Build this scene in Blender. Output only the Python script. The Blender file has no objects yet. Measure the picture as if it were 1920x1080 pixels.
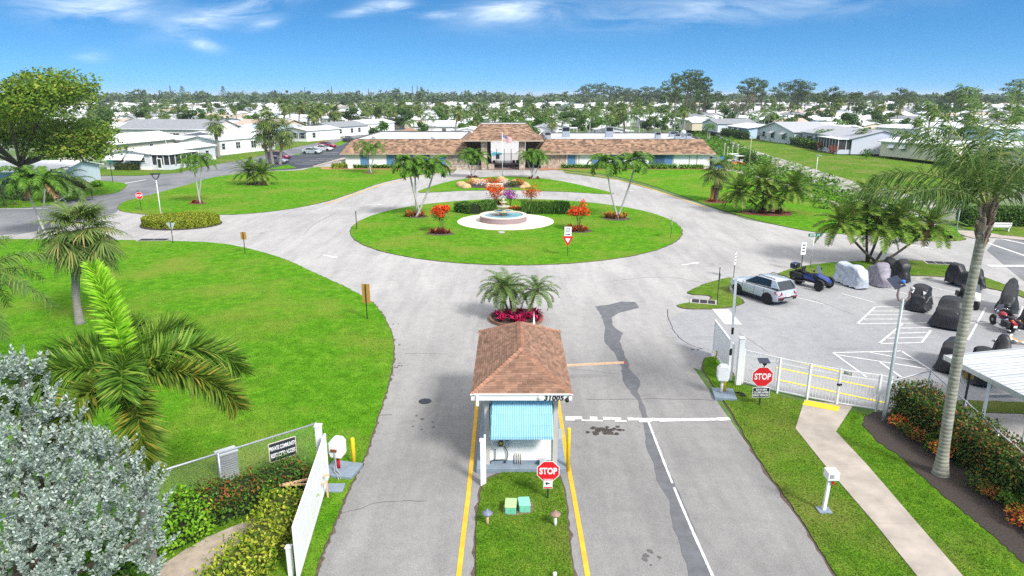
import bpy, math, random
import numpy as np
from mathutils import Vector, Matrix
R = math.radians
rnd = random.Random(7)
nr = np.random.default_rng(11)
SC = bpy.context.scene
COL = SC.collection
PI = math.pi
# ---- camera model (photo pixel on 1920x1080 -> point on the ground plane) ----
F, VH, H = 1290., 177., 13.
PITCH = math.atan((540 - VH) / F)
SP, CP = math.sin(PITCH), math.cos(PITCH)
def G(u, v, z=0.):
    yc = (540 - v) / F
    t = (H - z) / (SP - yc * CP)
    return Vector(((u - 960) / F * t, (CP + yc * SP) * t, z))
def atY(u, v, y):                      # point on the vertical plane at distance y
    k = (540 - v) / F
    z = H + (k * y * CP - y * SP) / (CP + k * SP)
    return Vector(((u - 960) / F * (y * CP - (z - H) * SP), y, z))
def hgt(u, v, vt): return atY(u, vt, G(u, v).y).z

# ---- mesh builder ----
def basis(d):
    d = Vector(d).normalized()
    a = Vector((0, 0, 1)) if abs(d.z) < .95 else Vector((1, 0, 0))
    s = d.cross(a).normalized()
    return s, s.cross(d).normalized(), d
class MB:
    def __init__(self):
        self.v, self.f, self.m = [], [], []
        self.xf = None
    def vs(self, pts):
        b = len(self.v)
        if self.xf is not None: pts = [self.xf @ Vector(p) for p in pts]
        self.v.extend([tuple(p) for p in pts]); return b
    def face(self, pts, m=0):
        b = self.vs(pts); self.f.append(tuple(range(b, b + len(pts)))); self.m.append(m)
    def faces(self, pts, fs, m=0):
        b = self.vs(pts)
        for f in fs: self.f.append(tuple(b + i for i in f)); self.m.append(m)
    def bulk(self, V, Fc, m=0):
        b = len(self.v)
        self.v.extend(map(tuple, V.tolist()))
        self.f.extend(map(tuple, (Fc + b).tolist())); self.m.extend([m] * len(Fc))
    def box(self, c, s, rz=0, m=0, rot=None, taper=1):
        M = rot if rot is not None else Matrix.Rotation(rz, 3, 'Z')
        c = Vector(c); x, y, z = s[0] / 2, s[1] / 2, s[2] / 2
        P = []
        for k, tp in ((-z, 1), (z, taper)):
            for i, j in ((-1, -1), (1, -1), (1, 1), (-1, 1)): P.append(c + M @ Vector((i * x * tp, j * y * tp, k)))
        self.faces(P, [(3, 2, 1, 0), (4, 5, 6, 7), (0, 1, 5, 4), (1, 2, 6, 5), (2, 3, 7, 6), (3, 0, 4, 7)], m)
    def bar(self, a, b, w, h=None, m=0):
        a, b = Vector(a), Vector(b); h = h or w
        d = b - a; L = d.length
        if L < 1e-6: return
        s, u, t = basis(d)
        M = Matrix((s, t, u)).transposed()
        self.box((a + b) / 2, (w, L, h), m=m, rot=M)
    def tube(self, pts, rad, n=8, m=0, cap=True):
        pts = [Vector(p) for p in pts]
        if not hasattr(rad, '__len__'): rad = [rad] * len(pts)
        P = []; s0 = None
        for i, p in enumerate(pts):
            d = (pts[min(i + 1, len(pts) - 1)] - pts[max(i - 1, 0)])
            if s0 is None: s, u, d = basis(d)
            else:
                d = d.normalized(); s = (s0 - d * s0.dot(d)); 
                s = s.normalized() if s.length > 1e-5 else basis(d)[0]
                u = s.cross(d)
            s0 = s
            for k in range(n):
                a = 2 * PI * k / n
                P.append(p + (s * math.cos(a) + u * math.sin(a)) * rad[i])
        fs = []
        for i in range(len(pts) - 1):
            for k in range(n):
                k2 = (k + 1) % n
                fs.append((i * n + k, i * n + k2, (i + 1) * n + k2, (i + 1) * n + k))
        if cap:
            fs.append(tuple(range(n - 1, -1, -1))); fs.append(tuple(range((len(pts) - 1) * n, len(pts) * n)))
        self.faces(P, fs, m)
    def lathe(self, prof, c=(0, 0, 0), n=24, m=0, sx=1, sy=1):
        c = Vector(c); P = []
        for r, z in prof:
            for k in range(n):
                a = 2 * PI * k / n
                P.append(c + Vector((r * sx * math.cos(a), r * sy * math.sin(a), z)))
        fs = []
        for i in range(len(prof) - 1):
            for k in range(n):
                k2 = (k + 1) % n
                fs.append((i * n + k, i * n + k2, (i + 1) * n + k2, (i + 1) * n + k))
        fs.append(tuple(range(n - 1, -1, -1))); fs.append(tuple(range((len(prof) - 1) * n, len(prof) * n)))
        self.faces(P, fs, m)
    def prism(self, poly, z0, z1, m=0, ms=None, bottom=False):
        n = len(poly)
        P = [(p[0], p[1], z0) for p in poly] + [(p[0], p[1], z1) for p in poly]
        b = self.vs(P)
        self.f.append(tuple(b + n + i for i in range(n))); self.m.append(m)
        for i in range(n):
            j = (i + 1) % n
            self.f.append((b + i, b + j, b + n + j, b + n + i)); self.m.append(m if ms is None else ms)
        if bottom: self.f.append(tuple(b + n - 1 - i for i in range(n))); self.m.append(m)
    def extrude(self, poly, off, m=0):      # 3-D polygon swept along the vector off
        poly = [Vector(p) for p in poly]; n = len(poly); off = Vector(off)
        P = poly + [p + off for p in poly]
        fs = [tuple(range(n - 1, -1, -1)), tuple(range(n, 2 * n))] + [(i, (i + 1) % n, n + (i + 1) % n, n + i) for i in range(n)]
        self.faces(P, fs, m)
    def loft(self, rings, m=0, closed=True, caps=True):
        n = len(rings[0]); P = [p for r in rings for p in r]; fs = []
        for i in range(len(rings) - 1):
            for k in range(n if closed else n - 1):
                k2 = (k + 1) % n
                fs.append((i * n + k, i * n + k2, (i + 1) * n + k2, (i + 1) * n + k))
        if caps and closed:
            fs.append(tuple(range(n - 1, -1, -1))); fs.append(tuple(range((len(rings) - 1) * n, len(rings) * n)))
        self.faces(P, fs, m)
    def leaves(self, C, D, L, W, fold=.0, m=0, U=None):
        # rhombic leaves: centres C(N,3), long axes D(N,3), lengths L, widths W
        C = np.asarray(C, float); D = np.asarray(D, float); N = len(C)
        if N == 0: return
        D = D / (np.linalg.norm(D, axis=1, keepdims=True) + 1e-9)
        A = nr.normal(size=(N, 3)) if U is None else np.asarray(U, float) + nr.normal(size=(N, 3)) * .35
        S = np.cross(D, A); S /= (np.linalg.norm(S, axis=1, keepdims=True) + 1e-9)
        L = np.broadcast_to(np.asarray(L, float), (N,))[:, None]; W = np.broadcast_to(np.asarray(W, float), (N,))[:, None]
        p0 = C - D * L * .5; p2 = C + D * L * .5
        p1 = C + S * W * .5 + D * L * .05; p3 = C - S * W * .5 + D * L * .05
        V = np.stack([p0, p1, p2, p3], 1).reshape(-1, 3)
        self.bulk(V, np.arange(N * 4).reshape(N, 4), m)
    def mesh(self, name, mats, smooth=False):
        me = bpy.data.meshes.new(name)
        me.from_pydata(self.v, [], self.f)
        for m in (mats if isinstance(mats, (list, tuple)) else [mats]): me.materials.append(m)
        if isinstance(mats, (list, tuple)) and len(mats) > 1: me.polygons.foreach_set('material_index', self.m)
        if smooth: me.polygons.foreach_set('use_smooth', [True] * len(me.polygons))
        me.update(); return me
    def build(self, name, mats, parent=None, smooth=False, loc=None, rz=None, fix=True, label=None):
        me = self.mesh(name, mats, smooth)
        if fix and len(me.polygons) < 6000:
            import bmesh
            bm = bmesh.new(); bm.from_mesh(me); bmesh.ops.recalc_face_normals(bm, faces=bm.faces); bm.to_mesh(me); bm.free()
        o = bpy.data.objects.new(name, me); COL.objects.link(o)
        if parent is not None: o.parent = parent
        if loc is not None: o.location = loc
        if rz is not None: o.rotation_euler.z = rz
        if label: o['label'] = label
        return o
def tag(o, label=None, cat=None, group=None, kind=None):
    if label: o['label'] = label
    if cat: o['category'] = cat
    if group: o['group'] = group
    if kind: o['kind'] = kind
    return o
def thing(name, label, cat, loc=(0, 0, 0), rz=0, group=None):
    o = bpy.data.objects.new(name, None); COL.objects.link(o)
    o.empty_display_size = .2
    o.location = loc; o.rotation_euler.z = rz
    return tag(o, label, cat, group)
def dup(root, loc, rz=0, label=None, group=None, scale=None, parts=True):
    r = root.copy(); COL.objects.link(r); r.location = loc; r.rotation_euler = (0, 0, rz)
    if scale is not None: r.scale = (scale, scale, scale) if not hasattr(scale, '__len__') else scale
    if label: r['label'] = label
    if group: r['group'] = group
    def rec(src, dst):
        for ch in list(src.children):
            c = ch.copy(); COL.objects.link(c); c.parent = dst; rec(ch, c)
    if parts: rec(root, r)
    return r
def smooth_by_angle(o, ang=35):
    me = o.data
    me.polygons.foreach_set('use_smooth', [True] * len(me.polygons))
    try: me.set_sharp_from_angle(angle=R(ang))
    except Exception: pass
    return o
def subsurf(o, lv=1):
    md = o.modifiers.new('subdivision', 'SUBSURF'); md.levels = lv; md.render_levels = lv; return o
def bevel(o, w=.01, seg=2):
    md = o.modifiers.new('bevel', 'BEVEL'); md.width = w; md.segments = seg; md.limit_method = 'ANGLE'; md.angle_limit = R(40); return o

# ---- text ----
def text_mesh(s, size, bold=.0, shear=0, align='CENTER', spacing=1.0, line=1.0, sx=1.0):
    cu = bpy.data.curves.new('lettering', 'FONT'); cu.body = s; cu.size = size; cu.offset = bold; cu.shear = shear
    cu.align_x = align; cu.align_y = 'CENTER'; cu.space_character = spacing; cu.space_line = line
    cu.extrude = .0; cu.resolution_u = 3
    o = bpy.data.objects.new('lettering', cu); COL.objects.link(o)
    dg = bpy.context.evaluated_depsgraph_get(); dg.update()
    me = bpy.data.meshes.new_from_object(o.evaluated_get(dg))
    bpy.data.objects.remove(o); bpy.data.curves.remove(cu)
    if sx != 1: me.transform(Matrix.Diagonal((sx, 1, 1, 1)))
    return me
def lettering(s, size, material, parent, M, **k):
    me = text_mesh(s, size, **k); me.transform(M)
    me.materials.clear(); me.materials.append(material)
    o = bpy.data.objects.new('lettering', me); COL.objects.link(o); o.parent = parent
    return o
def face_front(y, x=0, z=0):      # text in the XZ plane, facing -Y
    return Matrix.Translation((x, y, z)) @ Matrix.Rotation(PI / 2, 4, 'X')

# ---- materials ----
MATS = {}
def _new(name):
    m = bpy.data.materials.new(name); m.use_nodes = True
    nt = m.node_tree; return m, nt, nt.nodes['Principled BSDF'], nt.links
def _noise(nt, scale, detail=5, coord='pos', rough=.55, dist=0, stretch=None):
    n = nt.nodes.new('ShaderNodeTexNoise'); n.inputs['Scale'].default_value = scale; n.inputs['Detail'].default_value = detail
    n.inputs['Roughness'].default_value = rough; n.inputs['Distortion'].default_value = dist
    if coord == 'pos':
        g = nt.nodes.new('ShaderNodeNewGeometry'); src = g.outputs['Position']
    else:
        g = nt.nodes.new('ShaderNodeTexCoord'); src = g.outputs['Object']
    if stretch:
        mp = nt.nodes.new('ShaderNodeMapping'); mp.inputs['Scale'].default_value = stretch
        nt.links.new(src, mp.inputs['Vector']); src = mp.outputs['Vector']
    nt.links.new(src, n.inputs['Vector']); return n.outputs['Fac']
def _ramp(nt, fac, stops):
    r = nt.nodes.new('ShaderNodeValToRGB'); e = r.color_ramp.elements
    while len(e) < len(stops): e.new(.5)
    for el, (p, c) in zip(e, stops): el.position = p; el.color = (*c, 1)
    nt.links.new(fac, r.inputs['Fac']); return r.outputs['Color']
def _mix(nt, a, b, fac, mode='MIX'):
    m = nt.nodes.new('ShaderNodeMix'); m.data_type = 'RGBA'; m.blend_type = mode
    for s, x in ((m.inputs[0], fac), (m.inputs[6], a), (m.inputs[7], b)):
        if hasattr(x, 'node'): nt.links.new(x, s)
        elif isinstance(x, (int, float)): s.default_value = x
        else: s.default_value = (*x, 1)
    return m.outputs[2]
def _bump(nt, bsdf, h, strength=.4, dist=.02):
    b = nt.nodes.new('ShaderNodeBump'); b.inputs['Strength'].default_value = strength; b.inputs['Distance'].default_value = dist
    nt.links.new(h, b.inputs['Height']); nt.links.new(b.outputs['Normal'], bsdf.inputs['Normal'])
def sc(c, k): return tuple(min(1, x * k) for x in c)
def mat(name, col, rough=.7, var=.1, s=4, metal=0, bump=0, bs=30, coord='obj', spec=.4, stretch=None, isl=0, coat=0, alpha=None, trans=0):
    if name in MATS: return MATS[name]
    m, nt, b, L = _new(name)
    if var > 0:
        c = _ramp(nt, _noise(nt, s, 6, coord, stretch=stretch), [(.3, sc(col, 1 - var)), (.7, sc(col, 1 + var))])
        if isl:
            g = nt.nodes.new('ShaderNodeNewGeometry')
            rr = _ramp(nt, g.outputs['Random Per Island'], [(0, (1 - isl,) * 3), (1, (1 + isl * .6,) * 3)])
            c = _mix(nt, c, rr, 1., 'MULTIPLY')
        L.new(c, b.inputs['Base Color'])
    else: b.inputs['Base Color'].default_value = (*col, 1)
    b.inputs['Roughness'].default_value = rough; b.inputs['Metallic'].default_value = metal
    b.inputs['Specular IOR Level'].default_value = spec
    if coat: b.inputs['Coat Weight'].default_value = coat; b.inputs['Coat Roughness'].default_value = .05
    if bump: _bump(nt, b, _noise(nt, bs, 4, coord), bump)
    MATS[name] = m; return m
def leaf(name, stops, rough=.5, tr=.25, big=.0, bsc=.6):
    # leaf colours drawn per leaf (random per island)
    if name in MATS: return MATS[name]
    m, nt, b, L = _new(name)
    g = nt.nodes.new('ShaderNodeNewGeometry')
    c = _ramp(nt, g.outputs['Random Per Island'], stops)
    if big:
        k = _ramp(nt, _noise(nt, bsc, 3, 'pos'), [(.3, (1 - big,) * 3), (.7, (1 + big,) * 3)])
        c = _mix(nt, c, k, 1., 'MULTIPLY')
    L.new(c, b.inputs['Base Color']); b.inputs['Roughness'].default_value = rough + .12; b.inputs['Specular IOR Level'].default_value = .13
    t = nt.nodes.new('ShaderNodeBsdfTranslucent'); L.new(c, t.inputs['Color'])
    mx = nt.nodes.new('ShaderNodeMixShader'); mx.inputs[0].default_value = tr
    L.new(b.outputs[0], mx.inputs[1]); L.new(t.outputs[0], mx.inputs[2])
    L.new(mx.outputs[0], nt.nodes['Material Output'].inputs['Surface'])
    MATS[name] = m; return m
WHITE = mat('white_paint', (.78, .78, .77), .45, .04, 3)
WALLW = mat('white_wall', (.80, .79, .77), .8, .06, 1.2, bump=.1, bs=40)
CREAM = mat('cream_wall', (.62, .54, .40), .8, .06, 1.2)
BLUEW = mat('pale_blue_wall', (.45, .58, .72), .8, .05, 1.2)
GREYW = mat('grey_wall', (.42, .43, .45), .8, .06, 1.2)
ROOFW = mat('white_metal_roof', (.76, .77, .78), .5, .1, .35, stretch=(1, 6, 1))
ROOFG = mat('grey_shingle_roof', (.24, .25, .27), .85, .15, 1.5)
ROOFT = mat('tan_roof', (.44, .35, .28), .85, .12, 1.5)
BLACK = mat('black_paint', (.012, .012, .014), .45, 0)
DARKG = mat('dark_green_post', (.012, .035, .02), .55, 0)
GALV = mat('galvanised_steel', (.50, .52, .54), .42, .12, 12, metal=.55)
ALU = mat('bare_aluminium', (.60, .62, .63), .38, .08, 6, metal=.5)
YEL = mat('safety_yellow_paint', (.80, .52, .012), .5, .08, 9)
RED = mat('sign_red', (.62, .012, .02), .4, .04, 3)
GLASS = mat('window_glass', (.02, .028, .035), .08, 0, spec=.8)
SCREEN = mat('dark_screen', (.03, .032, .036), .6, .2, 5)
CONC = mat('concrete', (.42, .39, .36), .9, .14, 2.5, bump=.15, bs=60, coord='pos')
PAD = mat('grey_painted_concrete', (.20, .25, .30), .8, .12, 5, bump=.1, bs=50)
RUB = mat('black_rubber', (.018, .018, .019), .8, .15, 12)
CHROME = mat('chrome', (.75, .76, .78), .14, 0, metal=1)
DIRT = mat('bare_dirt', (.10, .075, .055), 1, .35, 6, bump=.5, bs=25, coord='pos')
MULCH = mat('dark_mulch', (.045, .035, .03), 1, .4, 14, bump=.6, bs=40, coord='pos')
REDMULCH = mat('red_brown_mulch', (.16, .05, .028), 1, .35, 14, bump=.6, bs=40, coord='pos')
BARKG = mat('grey_palm_bark', (.23, .21, .185), .9, .28, 5, bump=.5, bs=14, stretch=(1, 1, 4))
BARKB = mat('brown_bark', (.11, .08, .058), .95, .3, 6, bump=.6, bs=12, stretch=(1, 1, .4))
BARKP = mat('pale_palm_bark', (.40, .38, .36), .9, .2, 4, bump=.3, bs=10, stretch=(1, 1, 5))
BOOTS = mat('palm_leaf_bases', (.20, .12, .065), .95, .35, 10, isl=.4, bump=.4, bs=18)
# ================= ground, roads, lawns =================
def smooth_loop(P, closed=True, step=None, jit=0.):
    P = [Vector((p[0], p[1], 0)) for p in P]; n = len(P); out = []
    rng = range(n) if closed else range(n - 1)
    for i in rng:
        g = lambda k: P[k % n] if closed else P[max(0, min(n - 1, k))]
        a, b, c, d = g(i - 1), g(i), g(i + 1), g(i + 2)
        L = (c - b).length
        st = step or max(.12, min(1.5, b.y * .006))
        m = max(1, int(L / st))
        for k in range(m):
            t = k / m
            q = .5 * ((2 * b) + (c - a) * t + (2 * a - 5 * b + 4 * c - d) * t * t + (3 * b - a - 3 * c + d) * t ** 3)
            if jit: q += Vector((rnd.uniform(-jit, jit), rnd.uniform(-jit, jit), 0))
            out.append(q)
    if not closed: out.append(P[-1])
    return out
def straight_loop(P, jit=0., step=.5):
    P = [Vector((p[0], p[1], 0)) for p in P]; out = []
    for i in range(len(P)):
        b, c = P[i], P[(i + 1) % len(P)]; m = max(1, int((c - b).length / step))
        for k in range(m):
            q = b.lerp(c, k / m)
            if jit: q += Vector((rnd.uniform(-jit, jit), rnd.uniform(-jit, jit), 0))
            out.append(q)
    return out
def px(L, z=0.): return [G(u, v, z) for u, v in L]
# --- materials ---
def grass_mat(name, c1, c2, c3, yel=(.19, .25, .035)):
    m, nt, b, L = _new(name)
    big = _noise(nt, .16, 5, 'pos', .6); mid = _noise(nt, 1.3, 6, 'pos', .65); fine = _noise(nt, 18, 4, 'pos', .75)
    vf = _noise(nt, 55, 2, 'pos', .8)
    a = _ramp(nt, mid, [(.34, c1), (.52, c2), (.68, c3)]); pl_ = _noise(nt, 4.5, 5, 'pos', .7); a = _mix(nt, a, _ramp(nt, pl_, [(.3, (.72, .76, .7)), (.7, (1.22, 1.16, 1.2))]), 1., 'MULTIPLY')
    pt = _ramp(nt, big, [(.46, (0, 0, 0)), (.66, (.8, .8, .8))])
    a = _mix(nt, a, yel, pt)
    f = _ramp(nt, fine, [(.38, (.55, .60, .5)), (.62, (1.38, 1.32, 1.45))])
    a = _mix(nt, a, f, 1., 'MULTIPLY')
    f2 = _ramp(nt, vf, [(.40, (.6, .65, .55)), (.60, (1.35, 1.3, 1.4))])
    a = _mix(nt, a, f2, 1., 'MULTIPLY')
    L.new(a, b.inputs['Base Color']); b.inputs['Roughness'].default_value = 1; b.inputs['Specular IOR Level'].default_value = .03
    _bump(nt, b, fine, .9, .06)
    MATS[name] = m; return m
GRASS = grass_mat('lawn_grass', (.062, .195, .007), (.092, .265, .010), (.150, .325, .022))
GRASS2 = grass_mat('verge_grass', (.065, .15, .010), (.10, .205, .018), (.15, .24, .035), (.20, .20, .06))
GRASS3 = grass_mat('thin_grass', (.06, .15, .008), (.095, .215, .014), (.14, .25, .02), (.18, .19, .045))
def asphalt_mat(name, lo, hi, speck=.25, lane=True):
    m, nt, b, L = _new(name)
    big = _noise(nt, .11, 5, 'pos', .55, .6); st = _noise(nt, .55, 6, 'pos', .65, 0, (1.6, .22, 1)); mid = _noise(nt, 1.7, 6, 'pos', .7)
    fine = _noise(nt, 42, 3, 'pos', .8)
    a = _ramp(nt, big, [(.32, lo), (.62, hi)])
    a = _mix(nt, a, _ramp(nt, st, [(.36, (.88, .88, .89)), (.60, (1.06, 1.06, 1.06))]), 1. if lane else .4, 'MULTIPLY')
    a = _mix(nt, a, _ramp(nt, mid, [(.38, (.92, .92, .92)), (.60, (1.03, 1.03, 1.02))]), 1., 'MULTIPLY')
    a = _mix(nt, a, _ramp(nt, fine, [(.40, (1 - speck,) * 3), (.60, (1 + speck * .8,) * 3)]), 1., 'MULTIPLY')
    if lane:   # the entry lanes are older, greyer asphalt than the bleached circle
        sx_ = nt.nodes.new('ShaderNodeSeparateXYZ'); gg = nt.nodes.new('ShaderNodeNewGeometry'); L.new(gg.outputs['Position'], sx_.inputs[0]); ad = nt.nodes.new('ShaderNodeMath'); ad.operation = 'MULTIPLY_ADD'; L.new(big, ad.inputs[0]); ad.inputs[1].default_value = -14; L.new(sx_.outputs['Y'], ad.inputs[2])
        mr = nt.nodes.new('ShaderNodeMapRange'); mr.inputs[1].default_value = 17; mr.inputs[2].default_value = 38; mr.inputs[3].default_value = .66; mr.inputs[4].default_value = 1.0; L.new(ad.outputs[0], mr.inputs[0]); a = _mix(nt, a, mr.outputs[0], 1., 'MULTIPLY')
    stain = _noise(nt, .35, 3, 'pos', .5, 1.5)
    a = _mix(nt, a, (.52, .47, .40), _ramp(nt, stain, [(.62, (0, 0, 0)), (.78, (.35, .35, .35))]), 'MULTIPLY')
    L.new(a, b.inputs['Base Color']); b.inputs['Roughness'].default_value = .92; b.inputs['Specular IOR Level'].default_value = .2
    _bump(nt, b, fine, .25, .01)
    MATS[name] = m; return m
ROAD = asphalt_mat('worn_light_asphalt', (.335, .328, .322), (.405, .395, .386))
LOT = asphalt_mat('lot_asphalt', (.27, .275, .29), (.34, .34, .345), .3, False)
DARKASPH = asphalt_mat('dark_asphalt', (.05, .06, .075), (.085, .095, .11), .2, False)
MIDASPH = asphalt_mat('mid_asphalt', (.14, .15, .165), (.22, .225, .235), .2)
PATCH = mat('asphalt_patch', (.125, .13, .14), .95, .18, 2.5, coord='pos', bump=.2, bs=60)
PAINTW = mat('worn_white_road_paint', (.60, .60, .60), .7, .2, 6, coord='pos')
PAINTY = mat('yellow_road_paint', (.68, .40, .03), .7, .14, 2.5, coord='pos')
CRACK = mat('road_crack', (.07, .07, .075), 1, .2, 4, coord='pos')

def struct(name, bm, m, parent=None, **k):
    o = bm.build(name, m, fix=False, **k); o['kind'] = 'structure'; return o
def sheet(name, poly, z, m, thick=0, ms=None):
    b = MB()
    if thick: b.prism(poly, z - thick, z, 0, ms if ms is not None else 0)
    else: b.face([(p[0], p[1], z) for p in poly])
    return struct(name, b, m)
def area2(P): return sum(P[i].x * P[(i + 1) % len(P)].y - P[(i + 1) % len(P)].x * P[i].y for i in range(len(P)))
def lawn(name, P, m=None, z=.05, jit=.03, sm=True, border=True):
    L = smooth_loop(P, jit=jit) if sm else straight_loop(P, jit, .3)
    if area2(L) < 0: L.reverse()
    if border:
        n = len(L); E = []
        for i in range(n):
            t = L[(i + 1) % n] - L[i - 1]; nn = Vector((t.y, -t.x, 0)); nn = nn.normalized() if nn.length > 1e-6 else nn
            E.append(L[i] + nn * (.05 + rnd.random() ** 3 * .10))
        sheet('soil_edge', E, .016, DIRT)
    return sheet(name, L, z, [m or GRASS, DIRT], z, 1)
def ribbon(name, P, w, z, m, dash=None):
    P = [Vector((p[0], p[1], 0)) for p in P]; b = MB(); L = []; Rr = []
    for i, p in enumerate(P):
        t = (P[min(i + 1, len(P) - 1)] - P[max(0, i - 1)]).normalized(); n = Vector((-t.y, t.x, 0)) * w / 2
        L.append(p + n); Rr.append(p - n)
    for i in range(len(P) - 1):
        b.face([(*Rr[i].xy, z), (*Rr[i + 1].xy, z), (*L[i + 1].xy, z), (*L[i].xy, z)])
    return struct(name, b, m)

# base sheet to the horizon
mg, ntg, bg_, Lg = _new('ground_cover')
a = _ramp(ntg, _noise(ntg, .06, 6, 'pos', .6), [(.3, (.05, .12, .02)), (.5, (.085, .15, .03)), (.62, (.20, .20, .18)), (.75, (.26, .255, .25))])
a = _mix(ntg, a, _ramp(ntg, _noise(ntg, 1.2, 5, 'pos'), [(.3, (.7,) * 3), (.7, (1.25,) * 3)]), 1., 'MULTIPLY')
Lg.new(a, bg_.inputs['Base Color']); bg_.inputs['Roughness'].default_value = .95
b = MB(); b.face([(-4900, -200, 0), (4900, -200, 0), (4900, 8900, 0), (-4900, 8900, 0)])
struct('ground', b, mg)

# all paving round the entrance, one sheet
road_px = [(520, 1200), (610, 950), (660, 820), (700, 730), (700, 650), (660, 600), (600, 540), (480, 500), (430, 480), (300, 470), (150, 470), (-60, 470), (-420, 480),
           (-420, 388), (0, 390), (90, 386), (160, 370), (236, 350), (190, 343), (120, 341), (100, 333), (190, 331), (260, 330), (330, 325), (400, 309), (470, 297), (560, 275), (650, 256), (720, 242), (800, 232), (860, 226),
           (870, 231), (780, 246), (700, 262), (660, 275), (640, 300), (640, 325), (850, 325), (870, 302), (1040, 302), (1060, 325), (1160, 338), (1280, 372), (1400, 412), (1530, 436), (1760, 448), (1830, 442), (1920, 446), (2200, 470), (2700, 560),
           (2700, 700), (2200, 640), (2300, 800), (2000, 860), (1830, 770), (1660, 770), (1400, 720), (1300, 690), (1420, 860), (1500, 975), (1640, 1200)]
sheet('road', px(road_px), .008, ROAD)
lot_px = [(1330, 560), (1400, 560), (1500, 528), (1760, 528), (1950, 575), (2300, 680), (2300, 860), (2050, 900), (1840, 775), (1660, 772), (1480, 738), (1390, 712), (1330, 680), (1265, 640), (1250, 600)]
sheet('parking_lot', px(lot_px), .013, LOT)
sheet('side_parking_lot', px([(443, 322), (535, 300), (545, 292), (600, 283), (642, 272), (660, 262), (700, 258), (690, 285), (655, 300), (632, 303), (590, 313), (552, 318), (480, 322)]), .020, DARKASPH)
sheet('side_street', px([(-420, 445), (-420, 388), (0, 390), (90, 386), (160, 370), (240, 350), (190, 343), (100, 341), (80, 333), (190, 331), (260, 330), (330, 325), (400, 309), (470, 297), (560, 275), (650, 256), (720, 242), (800, 232), (860, 226),
           (870, 231), (780, 246), (700, 262), (640, 278), (545, 297), (480, 318), (400, 334), (300, 362), (238, 378), (215, 400), (120, 425), (30, 440)]), .012, MIDASPH)
sheet('right_road', px([(1868, 449), (1930, 452), (2300, 480), (2700, 590), (2200, 580), (1920, 528), (1850, 470)]), .012, MIDASPH)

# lawns
LF = [(-500, 452), (0, 449), (150, 450), (300, 452), (420, 458), (520, 482), (600, 517), (660, 545), (700, 570), (728, 610), (738, 655), (728, 720), (706, 790), (686, 850), (640, 950), (588, 1085), (560, 1200), (200, 1400), (-900, 1300), (-900, 700)]
lawn('front_lawn', px(LF))
lawn('side_lawn', px([(222, 388), (238, 377), (300, 361), (350, 347), (400, 333), (450, 326), (490, 322), (560, 319.5), (590, 314), (640, 313.5), (700, 317.5), (845, 317.5), (800, 326), (720, 342), (650, 366), (600, 381), (530, 394), (450, 402), (380, 403), (300, 404), (250, 400), (226, 395)]))
lawn('half_round_lawn', px([(786, 361), (815, 348), (862, 337), (930, 331.5), (985, 332), (1040, 338), (1095, 349), (1150, 364), (1060, 360), (960, 357), (870, 358)]), sm=True)
c0, c1 = G(965, 497.5), G(965, 373.5); cl, cr = G(646, 437), G(1290, 437)
ICEN = Vector(((cl.x + cr.x) / 2, (c0.y + c1.y) / 2, 0)); IRX, IRY = (cr.x - cl.x) / 2, (c0.y - c1.y) / -2
lawn('roundabout_lawn', [ICEN + Vector((IRX * math.cos(2 * PI * k / 48), IRY * math.sin(2 * PI * k / 48), 0)) for k in range(48)])
lawn('clubhouse_lawn', px([(1040, 318.5), (1100, 317.5), (1330, 318.5), (1420, 322), (1530, 352), (1640, 390), (1780, 425), (1790, 447), (1700, 446), (1560, 438), (1500, 431), (1420, 413), (1350, 393), (1280, 368), (1200, 342), (1120, 325)]))
lawn('bench_lawn', px([(1795, 423), (1860, 421), (1960, 424), (2100, 440), (2100, 462), (1960, 449), (1880, 441), (1830, 434)]), GRASS2)
lawn('corner_verge', px([(1700, 447), (1760, 442), (1800, 444), (1811, 449), (1790, 452), (1730, 452)]), GRASS2)
lawn('lot_verge', px([(1458, 519), (1476, 507), (1530, 496), (1620, 490), (1710, 489), (1762, 494), (1800, 505), (1850, 522), (1925, 550), (2100, 620), (2100, 640), (1930, 562), (1850, 540), (1810, 530), (1760, 519), (1660, 518), (1560, 521), (1500, 524)]), GRASS2)
lawn('drain_island', px([(1288, 550), (1310, 538), (1345, 526), (1372, 522), (1366, 540), (1372, 552), (1392, 562), (1390, 570), (1370, 576), (1330, 580), (1285, 579), (1270, 573), (1300, 567), (1332, 562), (1330, 555), (1300, 553)]), GRASS2)
lawn('right_verge', px([(1572, 1088), (1500, 972), (1422, 862), (1372, 775), (1336, 722), (1318, 692), (1322, 672), (1345, 668), (1372, 700), (1390, 722), (1480, 748), (1560, 764), (1660, 785), (1760, 835), (2100, 1000), (2300, 1300), (1700, 1300)]), m=GRASS3, sm=False)
gi = px([(893, 1200), (893, 1000), (900, 930), (906, 905), (960, 880), (1040, 882), (1054, 905), (1062, 960), (1074, 1080), (1090, 1200)])
lawn('median_lawn', gi, GRASS3, sm=False)
lawn('home_front_lawn', px([(-500, 393), (0, 391), (40, 390), (100, 384), (160, 370), (215, 362), (236, 350), (232, 344), (190, 340), (100, 350), (-100, 360), (-500, 370)]))
lawn('street_lawn', px([(188, 329), (260, 329.5), (330, 325), (400, 309), (470, 297), (560, 275), (650, 256), (720, 242), (800, 232), (790, 229), (700, 239), (560, 266), (440, 290), (330, 312), (180, 318)]), GRASS2, sm=False)
lawn('lot_strip_lawn', px([(505, 316), (540, 309), (556, 315), (520, 318)]), sm=False)
lawn('lot_strip_lawn', px([(553, 289), (566, 288), (560, 291), (554, 291)]), sm=False)
lawn('lot_strip_lawn', px([(618, 272), (640, 264), (660, 262), (640, 272), (622, 275)]), sm=False)
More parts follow.
